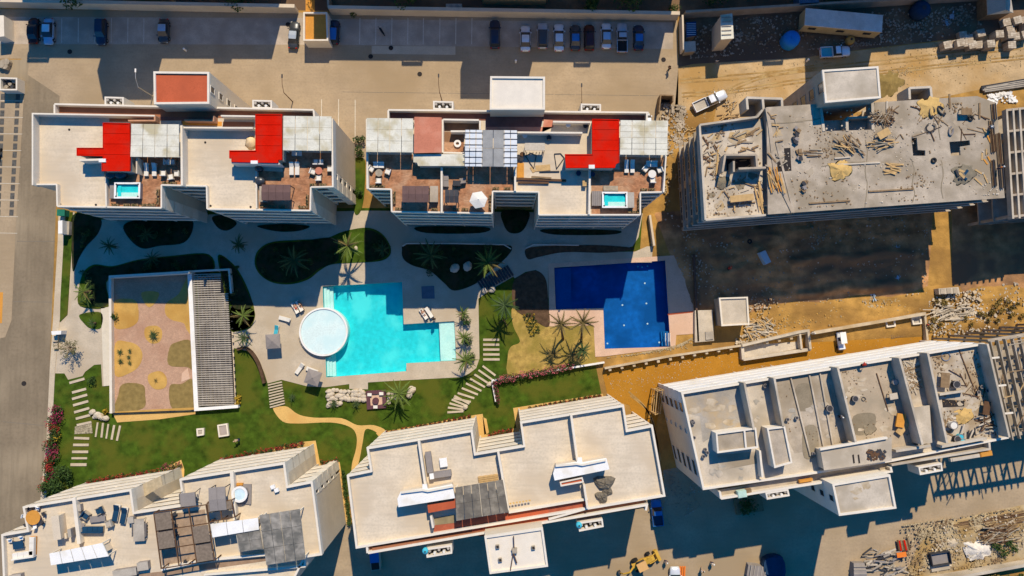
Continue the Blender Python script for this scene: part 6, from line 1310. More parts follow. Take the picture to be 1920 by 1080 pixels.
row(412, 862, 570, 830, 17, mBougR, 'low red shrub along the foot of the right wing of the furnished block', 'red shrubs at the right wing'); row(602, 868, 634, 863, 4, mBougR, 'small red shrub at the end wall fins', 'red shrubs at the end wall')
row(722, 812, 884, 780, 18, mBougR, 'low dark red shrub along the foot of the plain block', 'red shrubs at the plain block', .4); row(990, 766, 1128, 740, 15, mBougR, 'low reddish shrub along the right wing of the plain block', 'red shrubs at the right wing of the plain block', .38); row(916, 816, 962, 804, 6, mBougR, 'small red shrub in the recess of the plain block', 'red shrubs in the recess', .5)
row(643, 880, 657, 985, 12, mBush, 'small green shrub in the narrow gap between two blocks', 'shrubs in the narrow gap', .45)
for x, y, r_, lb in ((875, 600, 1.15, 'round dark shrub, top of the planted row by the pool shelf'), (876, 640, 1.15, 'round dark shrub in the middle of the planted row'), (880, 670, 1.1, 'round dark shrub, lower in the planted row'), (674, 262, 1.0, 'bushy green shrub between the two upper blocks'), (675, 283, 1.1, 'second bushy green shrub between the two upper blocks'), (673, 360, .8, 'small round green shrub low in the gap between the upper blocks'), (174, 713, .85, 'dark round shrub on the small lawn by the stepping slabs'), (213, 592, .8, 'dark green half shrub at the clubhouse patio wall'), (446, 745, .6, 'yellow shrub at the lower right clubhouse corner'), (445, 757, .5, 'small yellow shrub below the clubhouse corner'), (200, 771, .5, 'yellow tuft beside the boulders'), (1265, 14, 1.2, 'sunlit climbing shrub on the boundary wall corner'), (662, 24, .8, 'dark shrub hanging over the boundary wall')): shrub(x, y, r_, r_*1.1, mYelF if 'yellow' in lb else mBush, lb, n=360 if r_ > .9 else 220, ls=.13)
for i in range(26):
    x, y = 983+(i % 4)*5.6+(i//4)*2.2, 590+(i//4)*6.0; shrub(x, y, .26, .4, mBush if i % 3 else mYelF, 'little tuft in the dotted planting of the dry meadow', 'tuft', 'plant', 'dotted planting in the dry meadow', 36, .1, .05, False)
for x, y, r_, h, lb in ((140, -10, 2.4, 5, 'dark tree beyond the wall above the maroon sedan'), (600, -25, 2.2, 4, 'dark tree beyond the wall above the guard booth'), (760, -8, 2.6, 5, 'dark tree beyond the wall above the empty stalls'), (1180, -2, 2.6, 5, 'dark tree beyond the wall above the row of eight cars'), (1110, 8, 1.6, 3, 'dark bush beyond the wall above the maroon car'), (440, -6, 2.4, 4, 'dark tree beyond the wall right of the red roofed tower'), (1350, -14, 2.5, 4, 'dark tree beyond the construction yard wall'), (1640, -30, 2.5, 4, 'dark tree beyond the yard wall at right')): shrub(x, y, r_, h, mBush, lb, 'tree', 'tree', 'trees beyond the boundary wall', 500, .22)
for i in range(26): x = 1742+random.random()*180; y = 560+random.random()*60+(1-(x-1742)/180)*6; shrub(x, y, random.choice((.5, .7)), .6, M('dry_scrub', (.24, .17, .05), .9, .4, 3), 'dry ochre scrub bush on the bank at right', 'scrub_bush', 'scrub', 'dry scrub on the right bank', 80, .14, .3, False, None, ('scrub', i % 4))
for i in range(16): x = 1790+random.random()*130; shrub(x, 1066+random.random()*14-(x-1790)*.04+random.random()*22, .8, .8, mBush if i % 2 else M('dry_scrub', (.2, .2, .1)), 'weedy bush beyond the bottom right wall', 'scrub_bush', 'scrub', 'weeds at the bottom right', 120, .16, .1, False, None, ('weed', i % 4))
for i in range(5): shrub(1862+i*9, 1018+(i % 3)*9, .8, .6, mBush, 'green weed tuft by the white rubble heap', 'scrub_bush', 'scrub', 'weeds by the rubble heap', 120, .15, .5, False, None, ('weed2', i % 3))
# rocks
def rock_mesh(seed, mat=mRock):
    r_ = random.Random(seed); m = MB(); rings = []
    for j in range(6):
        ph = math.pi*(j+.5)/6; rings.append([(math.sin(ph)*math.cos(6.2832*i/9)*(1+r_.uniform(-.18, .18)), math.sin(ph)*math.sin(6.2832*i/9)*(.85+r_.uniform(-.15, .15)), -math.cos(ph)*.62+r_.uniform(-.08, .08)) for i in range(9)])
    me = m.loft(rings).mesh('boulder'); me.materials.append(mat); return me
RK = [rock_mesh(i) for i in range(6)]
def rock(x, y, s, lb, grp, z=.05, name='boulder', me=None):
    o = link(name, me or random.choice(RK)); tag(o, lb, 'boulder' if s > .3 else 'stone', grp); o.location = P(x, y)+Vector((0, 0, z+s*.35)); o.scale = (s,)*3; o.rotation_euler.z = random.random()*6; return o
for i in range(34):
    x = 617+(i % 10)*7.3+random.uniform(-1.5, 1.5); y = 733+(i//10)*7.5+random.uniform(-1.5, 1.5)+(2 if i % 10 in (0, 9) else 0); rock(x, y, random.uniform(.35, .6), 'tan boulder in the rock pile left of the seating nook', 'rock pile left of the nook')
for i in range(9): rock(729+(i % 4)*7, 738+(i//4)*8, random.uniform(.3, .45), 'tan boulder in the small pile under the palm by the nook', 'rock pile under the palm')
for x, y, s, lb in ((772, 731, .8, 'large pale boulder right of the nook palm, upper'), (768, 739, .7, 'pale boulder right of the nook palm, lower'), (175, 772, .6, 'white boulder nearest the stepping slabs'), (185, 778, .65, 'white boulder second from the stepping slabs'), (191, 781, .6, 'white boulder in the middle of the row by the clubhouse'), (200, 784, .6, 'white boulder at the clubhouse end of the row'), (178, 782, .35, 'small stone beside the white boulders'), (853, 503, .85, 'left pale round boulder on the dark lawn island'), (877, 500, .85, 'right pale round boulder on the dark lawn island'), (908, 545, .6, 'tan boulder at the left end of the boardwalk'), (923, 543, .6, 'tan boulder under the boardwalk edge'), (918, 720, .5, 'tan stone at the top of the curved slab steps'), (873, 763, .5, 'tan stone at the foot of the curved slab steps'), (668, 466, .4, 'orange stone by the sunlit palm')): rock(x, y, s, lb, None, .1)
# boardwalk over the bed
t = thing('boardwalk', 'dark plank boardwalk crossing between the lawn island and the meadow', 'boardwalk', P(925, 525))
for k in range(12):
    s = k/11; x, y = 902+s*54, 537-s*29; MB().wall(W([(x-6, y-10), (x+6, y+9)], .3), .18, .3+jit(), .36).build('plank', M('dark_plank', (.07, .06, .065), .8, .2, 3), t)
# ---------------------------------------------------------------- people
def skin_mesh(name, pts, edges, rad, mat, sub=1):
    me = bpy.data.meshes.new(name); me.from_pydata(pts, edges, []); o = bpy.data.objects.new('tmp', me); C.objects.link(o)
    o.modifiers.new('s', 'SKIN')
    for i, r_ in enumerate(rad): me.skin_vertices[0].data[i].radius = (r_, r_) if not isinstance(r_, tuple) else r_
    me.skin_vertices[0].data[0].use_root = True
    sb = o.modifiers.new('u', 'SUBSURF'); sb.levels = sub
    dg = bpy.context.evaluated_depsgraph_get(); dg.update(); nm = bpy.data.meshes.new_from_object(o.evaluated_get(dg)); nm.name = name
    bpy.data.objects.remove(o); nm.materials.clear(); nm.materials.append(mat); nm.polygons.foreach_set('use_smooth', [True]*len(nm.polygons)); return nm
def pose(kind):
    J = dict(pel=(0, 0, .95), chest=(0, 0, 1.3), neck=(0, 0, 1.5), head=(.02, 0, 1.62), crown=(.02, 0, 1.74), sl=(0, .19, 1.42), sr=(0, -.19, 1.42), el=(.02, .27, 1.14), er=(.02, -.27, 1.14), wl=(.1, .28, .9), wr=(.1, -.28, .9), hl=(0, .1, .9), hr=(0, -.1, .9), kl=(.03, .11, .5), kr=(.03, -.11, .5), al=(0, .11, .09), ar=(0, -.11, .09), tl=(.16, .12, .05), tr=(.16, -.12, .05))
    if kind == 'walk': J.update(kl=(.2, .11, .52), al=(.3, .11, .09), tl=(.46, .12, .07), kr=(-.05, -.11, .5), ar=(-.35, -.11, .14), tr=(-.2, -.12, .05), el=(-.12, .27, 1.15), wl=(-.05, .27, .92), er=(.16, -.26, 1.16), wr=(.36, -.24, 1.05))
    if kind == 'bend': J.update(chest=(.25, 0, 1.2), neck=(.4, 0, 1.32), head=(.5, 0, 1.38), crown=(.6, 0, 1.42), sl=(.33, .19, 1.26), sr=(.33, -.19, 1.26), el=(.42, .25, .98), er=(.42, -.25, .98), wl=(.6, .2, .82), wr=(.6, -.2, .82), kl=(.1, .14, .5), kr=(.1, -.14, .5))
    if kind == 'lie':
        J = {k: (v[2]-.9, v[1], .14+v[0]*.4) for k, v in J.items()}; J.update(tl=(-.86, .13, .28), tr=(-.86, -.13, .28), el=(.3, .34, .13), er=(.3, -.34, .13), wl=(.05, .38, .13), wr=(.05, -.38, .13), head=(.72, 0, .17), crown=(.84, 0, .18))
    return J
NAMES = ['pel', 'chest', 'neck', 'head', 'crown', 'sl', 'sr', 'el', 'er', 'wl', 'wr', 'hl', 'hr', 'kl', 'kr', 'al', 'ar', 'tl', 'tr']
EDG = [('pel', 'chest'), ('chest', 'neck'), ('neck', 'head'), ('head', 'crown'), ('chest', 'sl'), ('sl', 'el'), ('el', 'wl'), ('chest', 'sr'), ('sr', 'er'), ('er', 'wr'), ('pel', 'hl'), ('hl', 'kl'), ('kl', 'al'), ('al', 'tl'), ('pel', 'hr'), ('hr', 'kr'), ('kr', 'ar'), ('ar', 'tr')]
RAD = dict(pel=.14, chest=.15, neck=.06, head=.105, crown=.08, sl=.075, sr=.075, el=.048, er=.048, wl=.035, wr=.035, hl=.1, hr=.1, kl=.068, kr=.068, al=.045, ar=.045, tl=.035, tr=.035)
BODY = {}
for kd in ('stand', 'walk', 'bend', 'lie'):
    J = pose(kd); ids = {n: i for i, n in enumerate(NAMES)}
    body = skin_mesh('body', [J[n] for n in NAMES], [(ids[a], ids[b]) for a, b in EDG], [RAD[n] for n in NAMES], mSkin)
    def sub(ns, grow, nm):
        i2 = {n: i for i, n in enumerate(ns)}; return skin_mesh(nm, [J[n] for n in ns], [(i2[a], i2[b]) for a, b in EDG if a in i2 and b in i2], [RAD[n]*1.13+grow for n in ns], mCush)
    shirt = sub(['chest', 'pel', 'neck', 'sl', 'sr', 'el', 'er'], .012, 'shirt'); trs = sub(['pel', 'hl', 'hr', 'kl', 'kr', 'al', 'ar'], .012, 'trousers')
    c0 = Vector(J['crown'])*.55+Vector(J['head'])*.45; ax = (Vector(J['crown'])-Vector(J['head'])).normalized(); rr = ax.to_track_quat('Z', 'Y').to_matrix()
    m = MB(); m.loft([[tuple(c0+rr @ Vector((q*.125*math.cos(6.2832*i/10), q*.115*math.sin(6.2832*i/10), z))) for i in range(10)] for q, z in ((1.02, -.02), (1, .04), (.8, .1), (.3, .13))])
    hm = m.mesh('hair', smooth=True); hm.materials.append(mHair)
    f = MB(); up = rr @ Vector((0, 0, 1)); fw = Vector((0, 0, 1)) if kd == 'lie' else (rr @ Vector((1, 0, 0))); sd = up.cross(fw).normalized(); hc = Vector(J['head'])+up*.02
    for k in (-1, 1): f.box(hc+fw*.104+sd*.04*k+up*.03, (.02, .02, .02))
    f.box(hc+fw*.118, (.03, .025, .04)); f.box(hc+fw*.098-up*.055, (.02, .05, .012)); fm = f.mesh('face'); fm.materials.append(M('face_detail', (.2, .09, .06)))
    BODY[kd] = (body, shirt, trs, hm, fm)
def objmat(o, m): o.material_slots[0].link = 'OBJECT'; o.material_slots[0].material = m
CL = {k: M('cloth_'+k, c) for k, c in dict(white=(.7, .7, .66), black=(.02, .02, .02), red=(.55, .05, .03), orange=(.75, .2, .03), blue=(.05, .12, .3), grey=(.25, .25, .25), tan=(.4, .3, .2), navy=(.02, .03, .07)).items()}
def person(kind, x, y, deg, lb, shirt='white', trs='navy', hat=None, h=0.0, bare=False):
    t = thing('person', lb, 'person'); b = BODY[kind]
    link('body', b[0], t); link('face', b[4], t)
    if not bare: objmat(link('shirt', b[1], t), CL[shirt])
    objmat(link('trousers' if not bare else 'swimwear', b[2], t), CL[trs]) if not bare else None
    if bare:
        J = pose(kind); m = MB(); m.tube([Vector(J['hl'])+Vector((-.02, .06, 0)), J['pel'], Vector(J['hr'])+Vector((-.02, -.06, 0))], .145, 8); m.build('swimwear', CL[trs], t)
    o = link('hair' if not hat else 'hard_hat', b[3], t)
    if hat: objmat(o, CL[hat])
    return put(t, x, y, h, deg)
person('walk', 1253, 131, 200, 'person in dark clothes with red bag walking on the sunlit car park edge', 'black', 'black')
person('stand', 1341, 119, 90, 'person in white shirt standing at the yard shadow edge', 'white', 'grey')
person('bend', 450, 823, 200, 'gardener in a pale top bending on the lawn', 'tan', 'navy', 'tan')
person('lie', 555.5, 578, 122, 'sunbather on the left lounger by the wading pool', trs='red', bare=True, h=.4); person('lie', 564, 573.5, 122, 'sunbather on the right lounger by the wading pool', trs='black', bare=True, h=.4)
person('lie', 795, 589, 125, 'sunbather on the upper right pool deck lounger', trs='white', bare=True, h=.4); person('stand', 815, 598, 90, 'person standing at the pool edge beside two loungers', 'black', 'black')
person('walk', 1314, 1066, 60, 'person in white walking at the bottom edge by the orange barrier', 'white', 'tan'); person('stand', 1333, 1053, 80, 'person at the bottom shadow edge in white helmet', 'white', 'navy', 'white'); person('stand', 1247, 1050, 80, 'person beside the backhoe in white helmet', 'grey', 'navy', 'white')
person('bend', 1611, 684, 30, 'worker in red leaning at the parapet of the pale unfinished block', 'red', 'black', 'white', HT); person('bend', 1738, 717, 120, 'worker in bright orange on the partition wall', 'orange', 'navy', 'orange', HT)
person('bend', 1571, 743, 0, 'worker in white by the second dark partition shadow', 'white', 'blue', 'white', HT); person('stand', 1571, 780, 200, 'worker in grey at the middle partition wall', 'grey', 'black', 'white', HT); person('stand', 1733, 609, 80, 'worker in red at the right chamber in the ochre lane', 'red', 'navy'); person('stand', 1520, 625, 90, 'worker in grey and white at the ramp pit corner', 'grey', 'white', 'white', 1.3)
person('stand', 1314, 835-60, 0, 'worker in dark clothes on the damp roof slab edge', 'black', 'navy', 'white', HT) if False else None
person('bend', 1854, 240, 200, 'worker bending by the material row on the grey slab', 'grey', 'navy', 'white', HP); person('stand', 1868, 317, 100, 'worker in orange vest at the right edge of the grey slab', 'orange', 'navy', 'white', HP); person('bend', 1362, 505, 40, 'worker in red in the dark rough ground left of the excavation', 'red', 'black', 'red'); person('stand', 1439, 562, 40, 'worker in yellowish top at the shaded trench', 'tan', 'navy', 'tan'); person('stand', 1512, 118, 0, 'worker by the pale blue pickup', 'white', 'navy', 'white') if False else None
# fine litter nobody could count
def litter(name, n, px, h, s0, s1, mat, seed, kind='stuff', flat_=.5):
    r_ = random.Random(seed); m = MB(); a, b, c_, d = (P(x, y, h) for x, y in px); cl = [(r_.random(), r_.random(), r_.uniform(.02, .12)) for _ in range(11)]; s1 = s1*.8
    for k in range(n):
        u, v = r_.random(), r_.random()
        if k % 5: e = cl[r_.randrange(11)]; u = min(.99, max(.01, r_.gauss(e[0], e[2]))); v = min(.99, max(.01, r_.gauss(e[1], e[2]*1.8)))
        p = a.lerp(b, u).lerp(d.lerp(c_, u), v); s = r_.uniform(s0, s1); m.box((p.x, p.y, h+s*.2), (s, s*r_.uniform(.4, 1.2), s*flat_), r_.random()*3, r_.uniform(-.4, .4))
    return tag(m.build(name, mat), kind=kind)
# ---------------------------------------------------------------- construction clutter
def scatter_planks(n, box, h, mats, lmin, lmax, wd, lb, grp, deg=None, name='timber_plank', cat='plank', up=.0, stuff=False):
    if stuff:
        for mt in mats:
            m = MB()
            for k in range(n*2//len(mats)):
                p = P(random.uniform(box[0], box[2]), random.uniform(box[1], box[3]), h); th = random.uniform(.04, .12); a = random.uniform(0, 180) if deg is None else random.gauss(*deg)
                m.box((p.x, p.y, h+random.random()*up+.02+th/2), (random.uniform(lmin, lmax), random.uniform(*wd), th), R(a))
            tag(m.build(name, mt), kind='stuff')
        return
    for k in range(n):
        x = random.uniform(box[0], box[2]); y = random.uniform(box[1], box[3]); L = random.uniform(lmin, lmax)*.82; a = random.uniform(0, 180) if deg is None else random.gauss(*deg); th = random.uniform(.04, .12)
        o = MB().box((0, 0, th/2), (L, random.uniform(*wd), th)).build(name, random.choice(mats)); tag(o, lb, cat, grp); put(o, x, y, h, a); o.location.z += random.random()*up+.02
GS = 'timber on the grey slab'
scatter_planks(28, (1572, 262, 1612, 285), HP, (mWood, mWoodD, mWoodG), 1.2, 3.2, (.1, .2), 'loose timber in the pile left of centre on the grey slab', 'left timber pile on the grey slab', (-35, 25), up=.4)
scatter_planks(26, (1635, 262, 1674, 280), HP, (mWood, mWoodG, mWood), 1.2, 3.0, (.1, .2), 'loose pale timber in the pile right of centre on the grey slab', 'right timber pile on the grey slab', (10, 20), up=.4)
scatter_planks(9, (1664, 306, 1684, 326), HP, (mWood,), 1.6, 2.6, (.14, .22), 'fresh yellow plank in the small pile on the grey slab centre', GS, (-15, 18), up=.2)
scatter_planks(9, (1507, 280, 1533, 293), HP, (mWoodG, mWoodD), 1.8, 2.3, (.15, .25), 'stacked grey board by the edge wall of the slab', 'grey board stack', (-2, 4), up=.3)
scatter_planks(34, (1637, 212, 1672, 232), HP, (mRebar, mWoodD, mWoodG), .8, 2.2, (.05, .12), 'dark stick in the tangled heap behind the stair tower', 'tangled heap behind the tower', up=.4, name='timber_scraps', stuff=True)
scatter_planks(14, (1322, 260, 1345, 330), HT-.55, (mWoodD, mRebar, mWoodG), .5, 1.6, (.08, .2), 'small offcut on the sunken left bay of the grey slab', 'offcuts on the sunken bay', name='timber_scraps', stuff=True)
scatter_planks(8, (1372, 245, 1420, 275), HT-.55, (mWoodG, mWoodD), 1.5, 3.0, (.15, .3), 'board on the sunken bay behind the lift walls', 'boards on the sunken bay', (25, 12))
scatter_planks(10, (1418, 358, 1427, 396), HT-.55, (mWood,), 3, 4.5, (.12, .18), 'long fresh board along the edge of the sunken bay', 'long boards along the sunken bay', (-80, 4), up=.2)
scatter_planks(22, (1440, 325, 1472, 350), HP, (mWood, mWood, mOrange), 2.0, 3.2, (.1, .16), 'fresh yellow batten in the bundle by the edge wall', 'yellow batten bundle', (-75, 6), up=.4)
scatter_planks(16, (1440, 215, 1470, 320), HP, (mWood, mWoodD, mWoodG), 1.0, 2.5, (.1, .25), 'weathered board scattered at the left strip of the slab', 'boards on the left strip', up=.2)
scatter_planks(12, (1665, 200, 1850, 260), HP, (mRebar, mWoodD), .8, 2.6, (.06, .14), 'thin dark rod scattered on the upper slab', 'rods on the upper slab', name='timber_scraps', stuff=True)
scatter_planks(10, (1830, 240, 1856, 345), HP, (mWood, mOrange), 1.0, 1.8, (.14, .25), 'yellow plank at the right side of the grey slab', 'yellow planks at the right', (-60, 20))
for x, y, L, d, lb in ((1610, 307, 6.4, 3, 'long pale beam over the left half of the grey slab'), (1670, 357, 6.8, 3.5, 'long brown pole lying on the lower grey slab'), (1555, 379, 6.2, 4, 'long dark rod curving along the lower left slab'), (1579, 296, 2.4, 5, 'short pale beam beside the yellow sand'), (1662, 210, 3.2, 88, 'upright looking pale beam behind the tower'), (1780, 190, 2.2, 90, 'thin dark beam at the upper slab edge'), (1836, 208, 2.4, 88, 'dark beam by the upper right slab corner')): plank(lb, x, y, L, .22, d, mWoodD if 'pale' not in lb else mGrey2, HP+.01, 'beam', .16, 'timber_beam')
# crew material bins along the right edge of the slab
for i, (x, y, l) in enumerate(((1862, 210, 2.6), (1858, 240, 2.4), (1860, 268, 3.2), (1862, 325, 4.2), (1872, 280, 5.0), (1876, 330, 4.0))):
    o = thing('material_bundle', ('first', 'second', 'third', 'fourth', 'outer upper', 'outer lower')[i]+' dark bundle of formwork along the right slab edge, counted from the top', 'bundle')
    for k in range(7): MB().tube([(-.3+.1*k, -l/2+random.random()*.3, .12+.12*(k % 3)), (-.3+.1*k, l/2-random.random()*.3, .12+.12*(k % 3))], .07, 5).build('pipe', random.choice((mBlackG, mWoodD, mRebar)), o)
    put(o, x, y, HP, 3)
for i, (x, y, s, lb) in enumerate(((1495, 250, 1.0, 'upper'), (1498, 292, .9, 'middle'), (1505, 345, 1.1, 'lower'), (1490, 265, .5, 'small'))):
    o = thing('material_bundle', lb+' dark tool pile along the edge wall of the grey slab', 'tool pile')
    for k in range(6): MB().box((random.uniform(-.3, .3), random.uniform(-.9, .9)*s, .15+.1*(k % 3)), (.5, .6, .25), random.random()).build('crate', random.choice((mBlackG, mWoodD, mTaupe)), o)
    put(o, x, y, HP, 0)
def heap(x, y, r_, hh, mat, lb, h, cat='sand heap', name='sand_heap', sq=1.0, seed=1):
    rn = random.Random(seed); ph = rn.random()*6; m = MB()
    m.loft([[(q*r_*(1+.22*math.sin(3*a+ph)+.13*math.sin(7*a+x)+.1*math.sin(11*a))*math.cos(a), sq*q*r_*(1+.2*math.sin(2*a+ph)+.1*math.sin(9*a+y))*math.sin(a), max(0, z*hh+(rn.uniform(-.12, .12)*hh if 0 < z < 1 else 0))) for a in [6.2832*i/26 for i in range(26)]] for q, z in ((1.15, 0), (1, .06), (.82, .22), (.66, .42), (.5, .62), (.33, .8), (.18, .93), (.05, 1))]); o = m.build(name, mat, None, True); tag(o, lb, cat); return put(o, x, y, h)
mYS = M('yellow_sand', (.55, .36, .13), .95, .1, 2.0, bump=.3)
heap(1574, 320, 1.5, .5, mYS, 'yellow sand heap on the left half of the grey slab', HP); heap(1742, 202, 1.6, .3, mYS, 'flat yellow sand patch at the upper edge of the grey slab', HP); heap(1805, 328, 1.5, .25, M('mortar_grey', (.2, .17, .12)), 'dark mortar patch with tools at the right of the slab', HP, 'mortar patch', 'mortar_patch'); heap(1354, 343, 1.0, .25, M('mortar_grey', (.22, .19, .14)), 'round mixing patch on the sunken bay', HT-.58, 'mortar patch', 'mortar_patch')
scatter_planks(9, (1792, 320, 1818, 336), HP+.15, (mBlackG, mWood, mNavy), .5, 1.5, (.25, .4), 'tool lying on the dark mortar patch', 'tools on the mortar patch', name='tool', cat='tool')
def frame_table(x, y, deg, lb, h, mat=mWood, w_=2.2, d=.9):
    o = thing('work_bench', lb, 'work bench'); MB().box((0, 0, .8), (w_, d, .08)).build('top', mat, o)
    for a in (-1, 1):
        for k in (-1, 1): MB().box((a*(w_/2-.1), k*(d/2-.1), .38), (.1, .1, .76)).build('leg', mWoodD, o)
    return put(o, x, y, h, deg)
frame_table(1388, 373, 6, 'ochre topped work bench on the sunken bay', HT-.58, mWood, 3.6, 1.0); frame_table(1652, 253, 30, 'tan pallet topped bench on the grey slab', HP, mWood, 1.9, 1.1); frame_table(1806, 212, 0, 'tan trestle bench at the upper right of the grey slab', HP, mWoodD, 1.6, 1.0)
for x, y, lb in ((1819, 222, 'black tyre on the upper right slab'), (1750, 301, 'small black ring on the slab'), (1405, 453, 'dark tyre in the shaded rough ground')):
    o = thing('tyre', lb, 'tyre'); MB().ring((0, 0), .2, .42, 0, .22, 16).build('tread', mRubber, o); MB().ring((0, 0), .16, .24, .04, .18, 14).build('inner_wall', mBlackG, o); put(o, x, y, HP if y < 400 else .4)
for i, (x, y, lb) in enumerate(((1746, 211, 'left black coiled hose on the yellow sand patch'), (1764, 208, 'right black coiled hose on the yellow sand patch'), (1782, 246, 'grey wrapped bundle on the upper slab'), (1744, 240, 'thin looped cable near the shaft opening'))):
    o = thing('cable_coil', lb, 'coil')
    for k in range(3): MB().tube([((.5+.1*k)*math.cos(a)*(.6 if i < 2 else 1), (.5+.1*k)*math.sin(a)*(1.2 if i != 2 else .5), .1+.05*k) for a in [6.2832*j/14 for j in range(13)]], .07 if i != 3 else .04, 5).build('loop', mBlackG if i != 2 else mTaupe, o)
    put(o, x, y, HP, 40*i)
scatter_planks(24, (1325, 240, 1425, 400), HT-.57, (mWoodD, mWood, mGrey2), .3, 1.4, (.08, .25), '', '', name='timber_scraps', stuff=True, up=.15)
for x, y, L, d, lb in ((1345, 300, 4.5, 85, 'long pale batten lying along the sunken bay'), (1352, 245, 2.6, 60, 'dark batten at the upper sunken bay'), (1390, 382, 4.2, 6, 'dark shadowed beam under the ochre bench'), (1415, 350, 3.5, -20, 'short beam beside the right sunken bay wall')): plank(lb, x, y, L, .2, d, mWood if 'pale' in lb else mWoodD, HT-.56, 'beam', .14, 'timber_beam')
# G roof clutter
GR = HT+.06
scatter_planks(34, (1694, 672, 1720, 735), GR, (mWoodG, mWoodD, mGrey2), .7, 2.0, (.08, .22), 'offcut scattered between the right partition walls', 'offcuts between the partitions', name='timber_scraps', stuff=True)
scatter_planks(26, (1840, 775, 1872, 812), GR, (mWoodG, mRebar, mGrey2), 1.0, 2.6, (.08, .2), 'stick in the woodpile at the lower right roof corner', 'woodpile at the roof corner', (30, 40), up=.5, name='timber_scraps', stuff=True)
scatter_planks(16, (1770, 700, 1880, 745), GR, (mRebar, mWoodD), .8, 3.0, (.06, .15), 'thin rod on the right bay of the pale roof', 'rods on the right bay')
scatter_planks(14, (1765, 775, 1790, 815), GR, (mWoodG, mGrey2, mWoodD), .5, 1.6, (.15, .35), 'pale scrap along the rope wall of the right bay', 'scraps by the rope wall', name='timber_scraps', stuff=True)
scatter_planks(10, (1800, 800, 1826, 828), GR, (mBlackG, mGrey2), 1.2, 2.2, (.15, .25), 'dark and pale strip in the bundle by the buckets', 'strips by the buckets', (75, 10), up=.4)
scatter_planks(22, (1624, 845, 1660, 862), HQ-.28, (mBlackG, mRebar), .3, .7, (.2, .4), 'dark tile scrap on the pale flat room roof', 'dark scraps on the flat room', name='timber_scraps', stuff=True)
plank('long thin rusty pole across the dusty third bay', 1654, 735, 5.8, .12, -74, mRebar, GR, 'pole', .1); plank('orange formwork panel leaning at the block room', 1687, 788, 1.2, 2.0, -10, mOrange, GR+.5, 'panel', .25); plank('tan board ramp beside the orange panel', 1693, 800, 1.0, 2.6, -38, mWood, GR+.3, 'board', .2); plank('long dark pole on the right bay', 1815, 700, 8, .12, -70, mRebar, GR, 'pole', .1)
for i, (x, y, r_, lb) in enumerate(((1552, 765, .5, 'brown bucket with a pale rim left of the middle shadow'), (1600, 747, .45, 'dark round hole cover on the dusty bay'), (1619, 748, .3, 'small black hoop on the dusty bay'), (1773, 668, .7, 'steel hoop at the upper right bay'), (1675, 716, .45, 'grey bucket at the third partition'), (1788, 720, .55, 'dark tub on the right bay'), (1790, 822, .5, 'black barrel at the lower right, left'), (1800, 827, .5, 'teal barrel at the lower right, middle'), (1797, 818, .45, 'teal barrel at the lower right, upper'), (1787, 832, .45, 'black barrel at the lower right, front'), (1782, 796, .6, 'white mixer drum on the right bay'), (1433, 723, .3, 'small pot on the second roof bay'))):
    o = thing('barrel', lb, 'barrel'); c0 = mTurq if 'teal' in lb else mCush if 'white' in lb else mSteel if 'steel' in lb or 'grey' in lb else mBlackG
    if 'hoop' in lb: MB().ring((0, 0), r_*.85, r_, 0, .1, 18).build('hoop', c0, o); MB().box((r_*.92, 0, .13), (.12, .1, .06)).build('clamp', mBlackG, o)
    else: MB().cyl((0, 0, 0), r_*.9, r_*1.4, 14, r_).build('drum', c0, o); MB().ring((0, 0), r_*.85, r_*1.04, r_*1.4-.01, r_*1.4+.05, 14).build('rim', mTaupe, o); MB().cyl((0, 0, r_*1.3), r_*.86, .02, 12).build('contents', mDark if c0 is not mCush else mGrey, o)
    put(o, x, y, GR, 0)
heap(1806, 781, 1.2, .3, mYS, 'yellow sand heap by the shaft on the pale roof', GR); heap(1630, 805, .8, .06, mWet, 'damp mortar stain with scraps on the dusty bay', GR, 'mortar stain', 'mortar_stain')
frame_table(1766, 712, 85, 'brown frame bench on the right bay', GR, mWoodD, 2.2, 1.3); frame_table(1670, 742, 10, 'white saw bench at the third partition', GR, mGrey2, 1.2, .9); frame_table(1843, 764, 80, 'rusty ladder frame on the right bay', GR, mRebar, 2.0, 1.0)
for i, (x, y) in enumerate(((1297, 789), (1299, 792), (1300, 820), (1321, 842), (1325, 848), (1318, 855), (1475, 786), (1492, 783), (1523, 850), (1838, 725), (1832, 735), (1848, 732), (1854, 722))):
    o = thing('bucket', 'small dark bucket left on the pale unfinished roof', 'bucket', (0, 0, 0), 'buckets on the pale roof'); MB().cyl((0, 0, 0), .2, .4, 9, .26).build('body', mBlackG, o); MB().ring((0, 0), .2, .28, .4, .44, 9).build('rim', mTaupe, o); put(o, x, y, GR+.05)
# gallery storeroom contents on the south strip
for x, y, lb, c0, sz in ((1388, 924, 'pale green crate in the gallery strip', M('pale_green', (.45, .6, .5)), (1.3, 1.0, .9)), (1400, 921, 'brown sack pile in the gallery strip', mWoodD, (1.1, .8, .6)), (1845, 850, 'orange boards at the far gallery end', mOrange, (1.8, .7, .5)), (1805, 857, 'row of pale tiles leaning in the far gallery', mGrey2, (4.4, .5, .6)), (1509, 900, 'orange board stack in the middle gallery', mOrange, (2.0, .4, .4))):
    o = thing('crate', lb, 'crate'); MB().box((0, 0, sz[2]/2), sz).build('box', c0, o); MB().box((0, 0, sz[2]+.03), (sz[0]*.9, sz[1]*.9, .06)).build('lid', c0, o); put(o, x, y, HT-.1, 9)
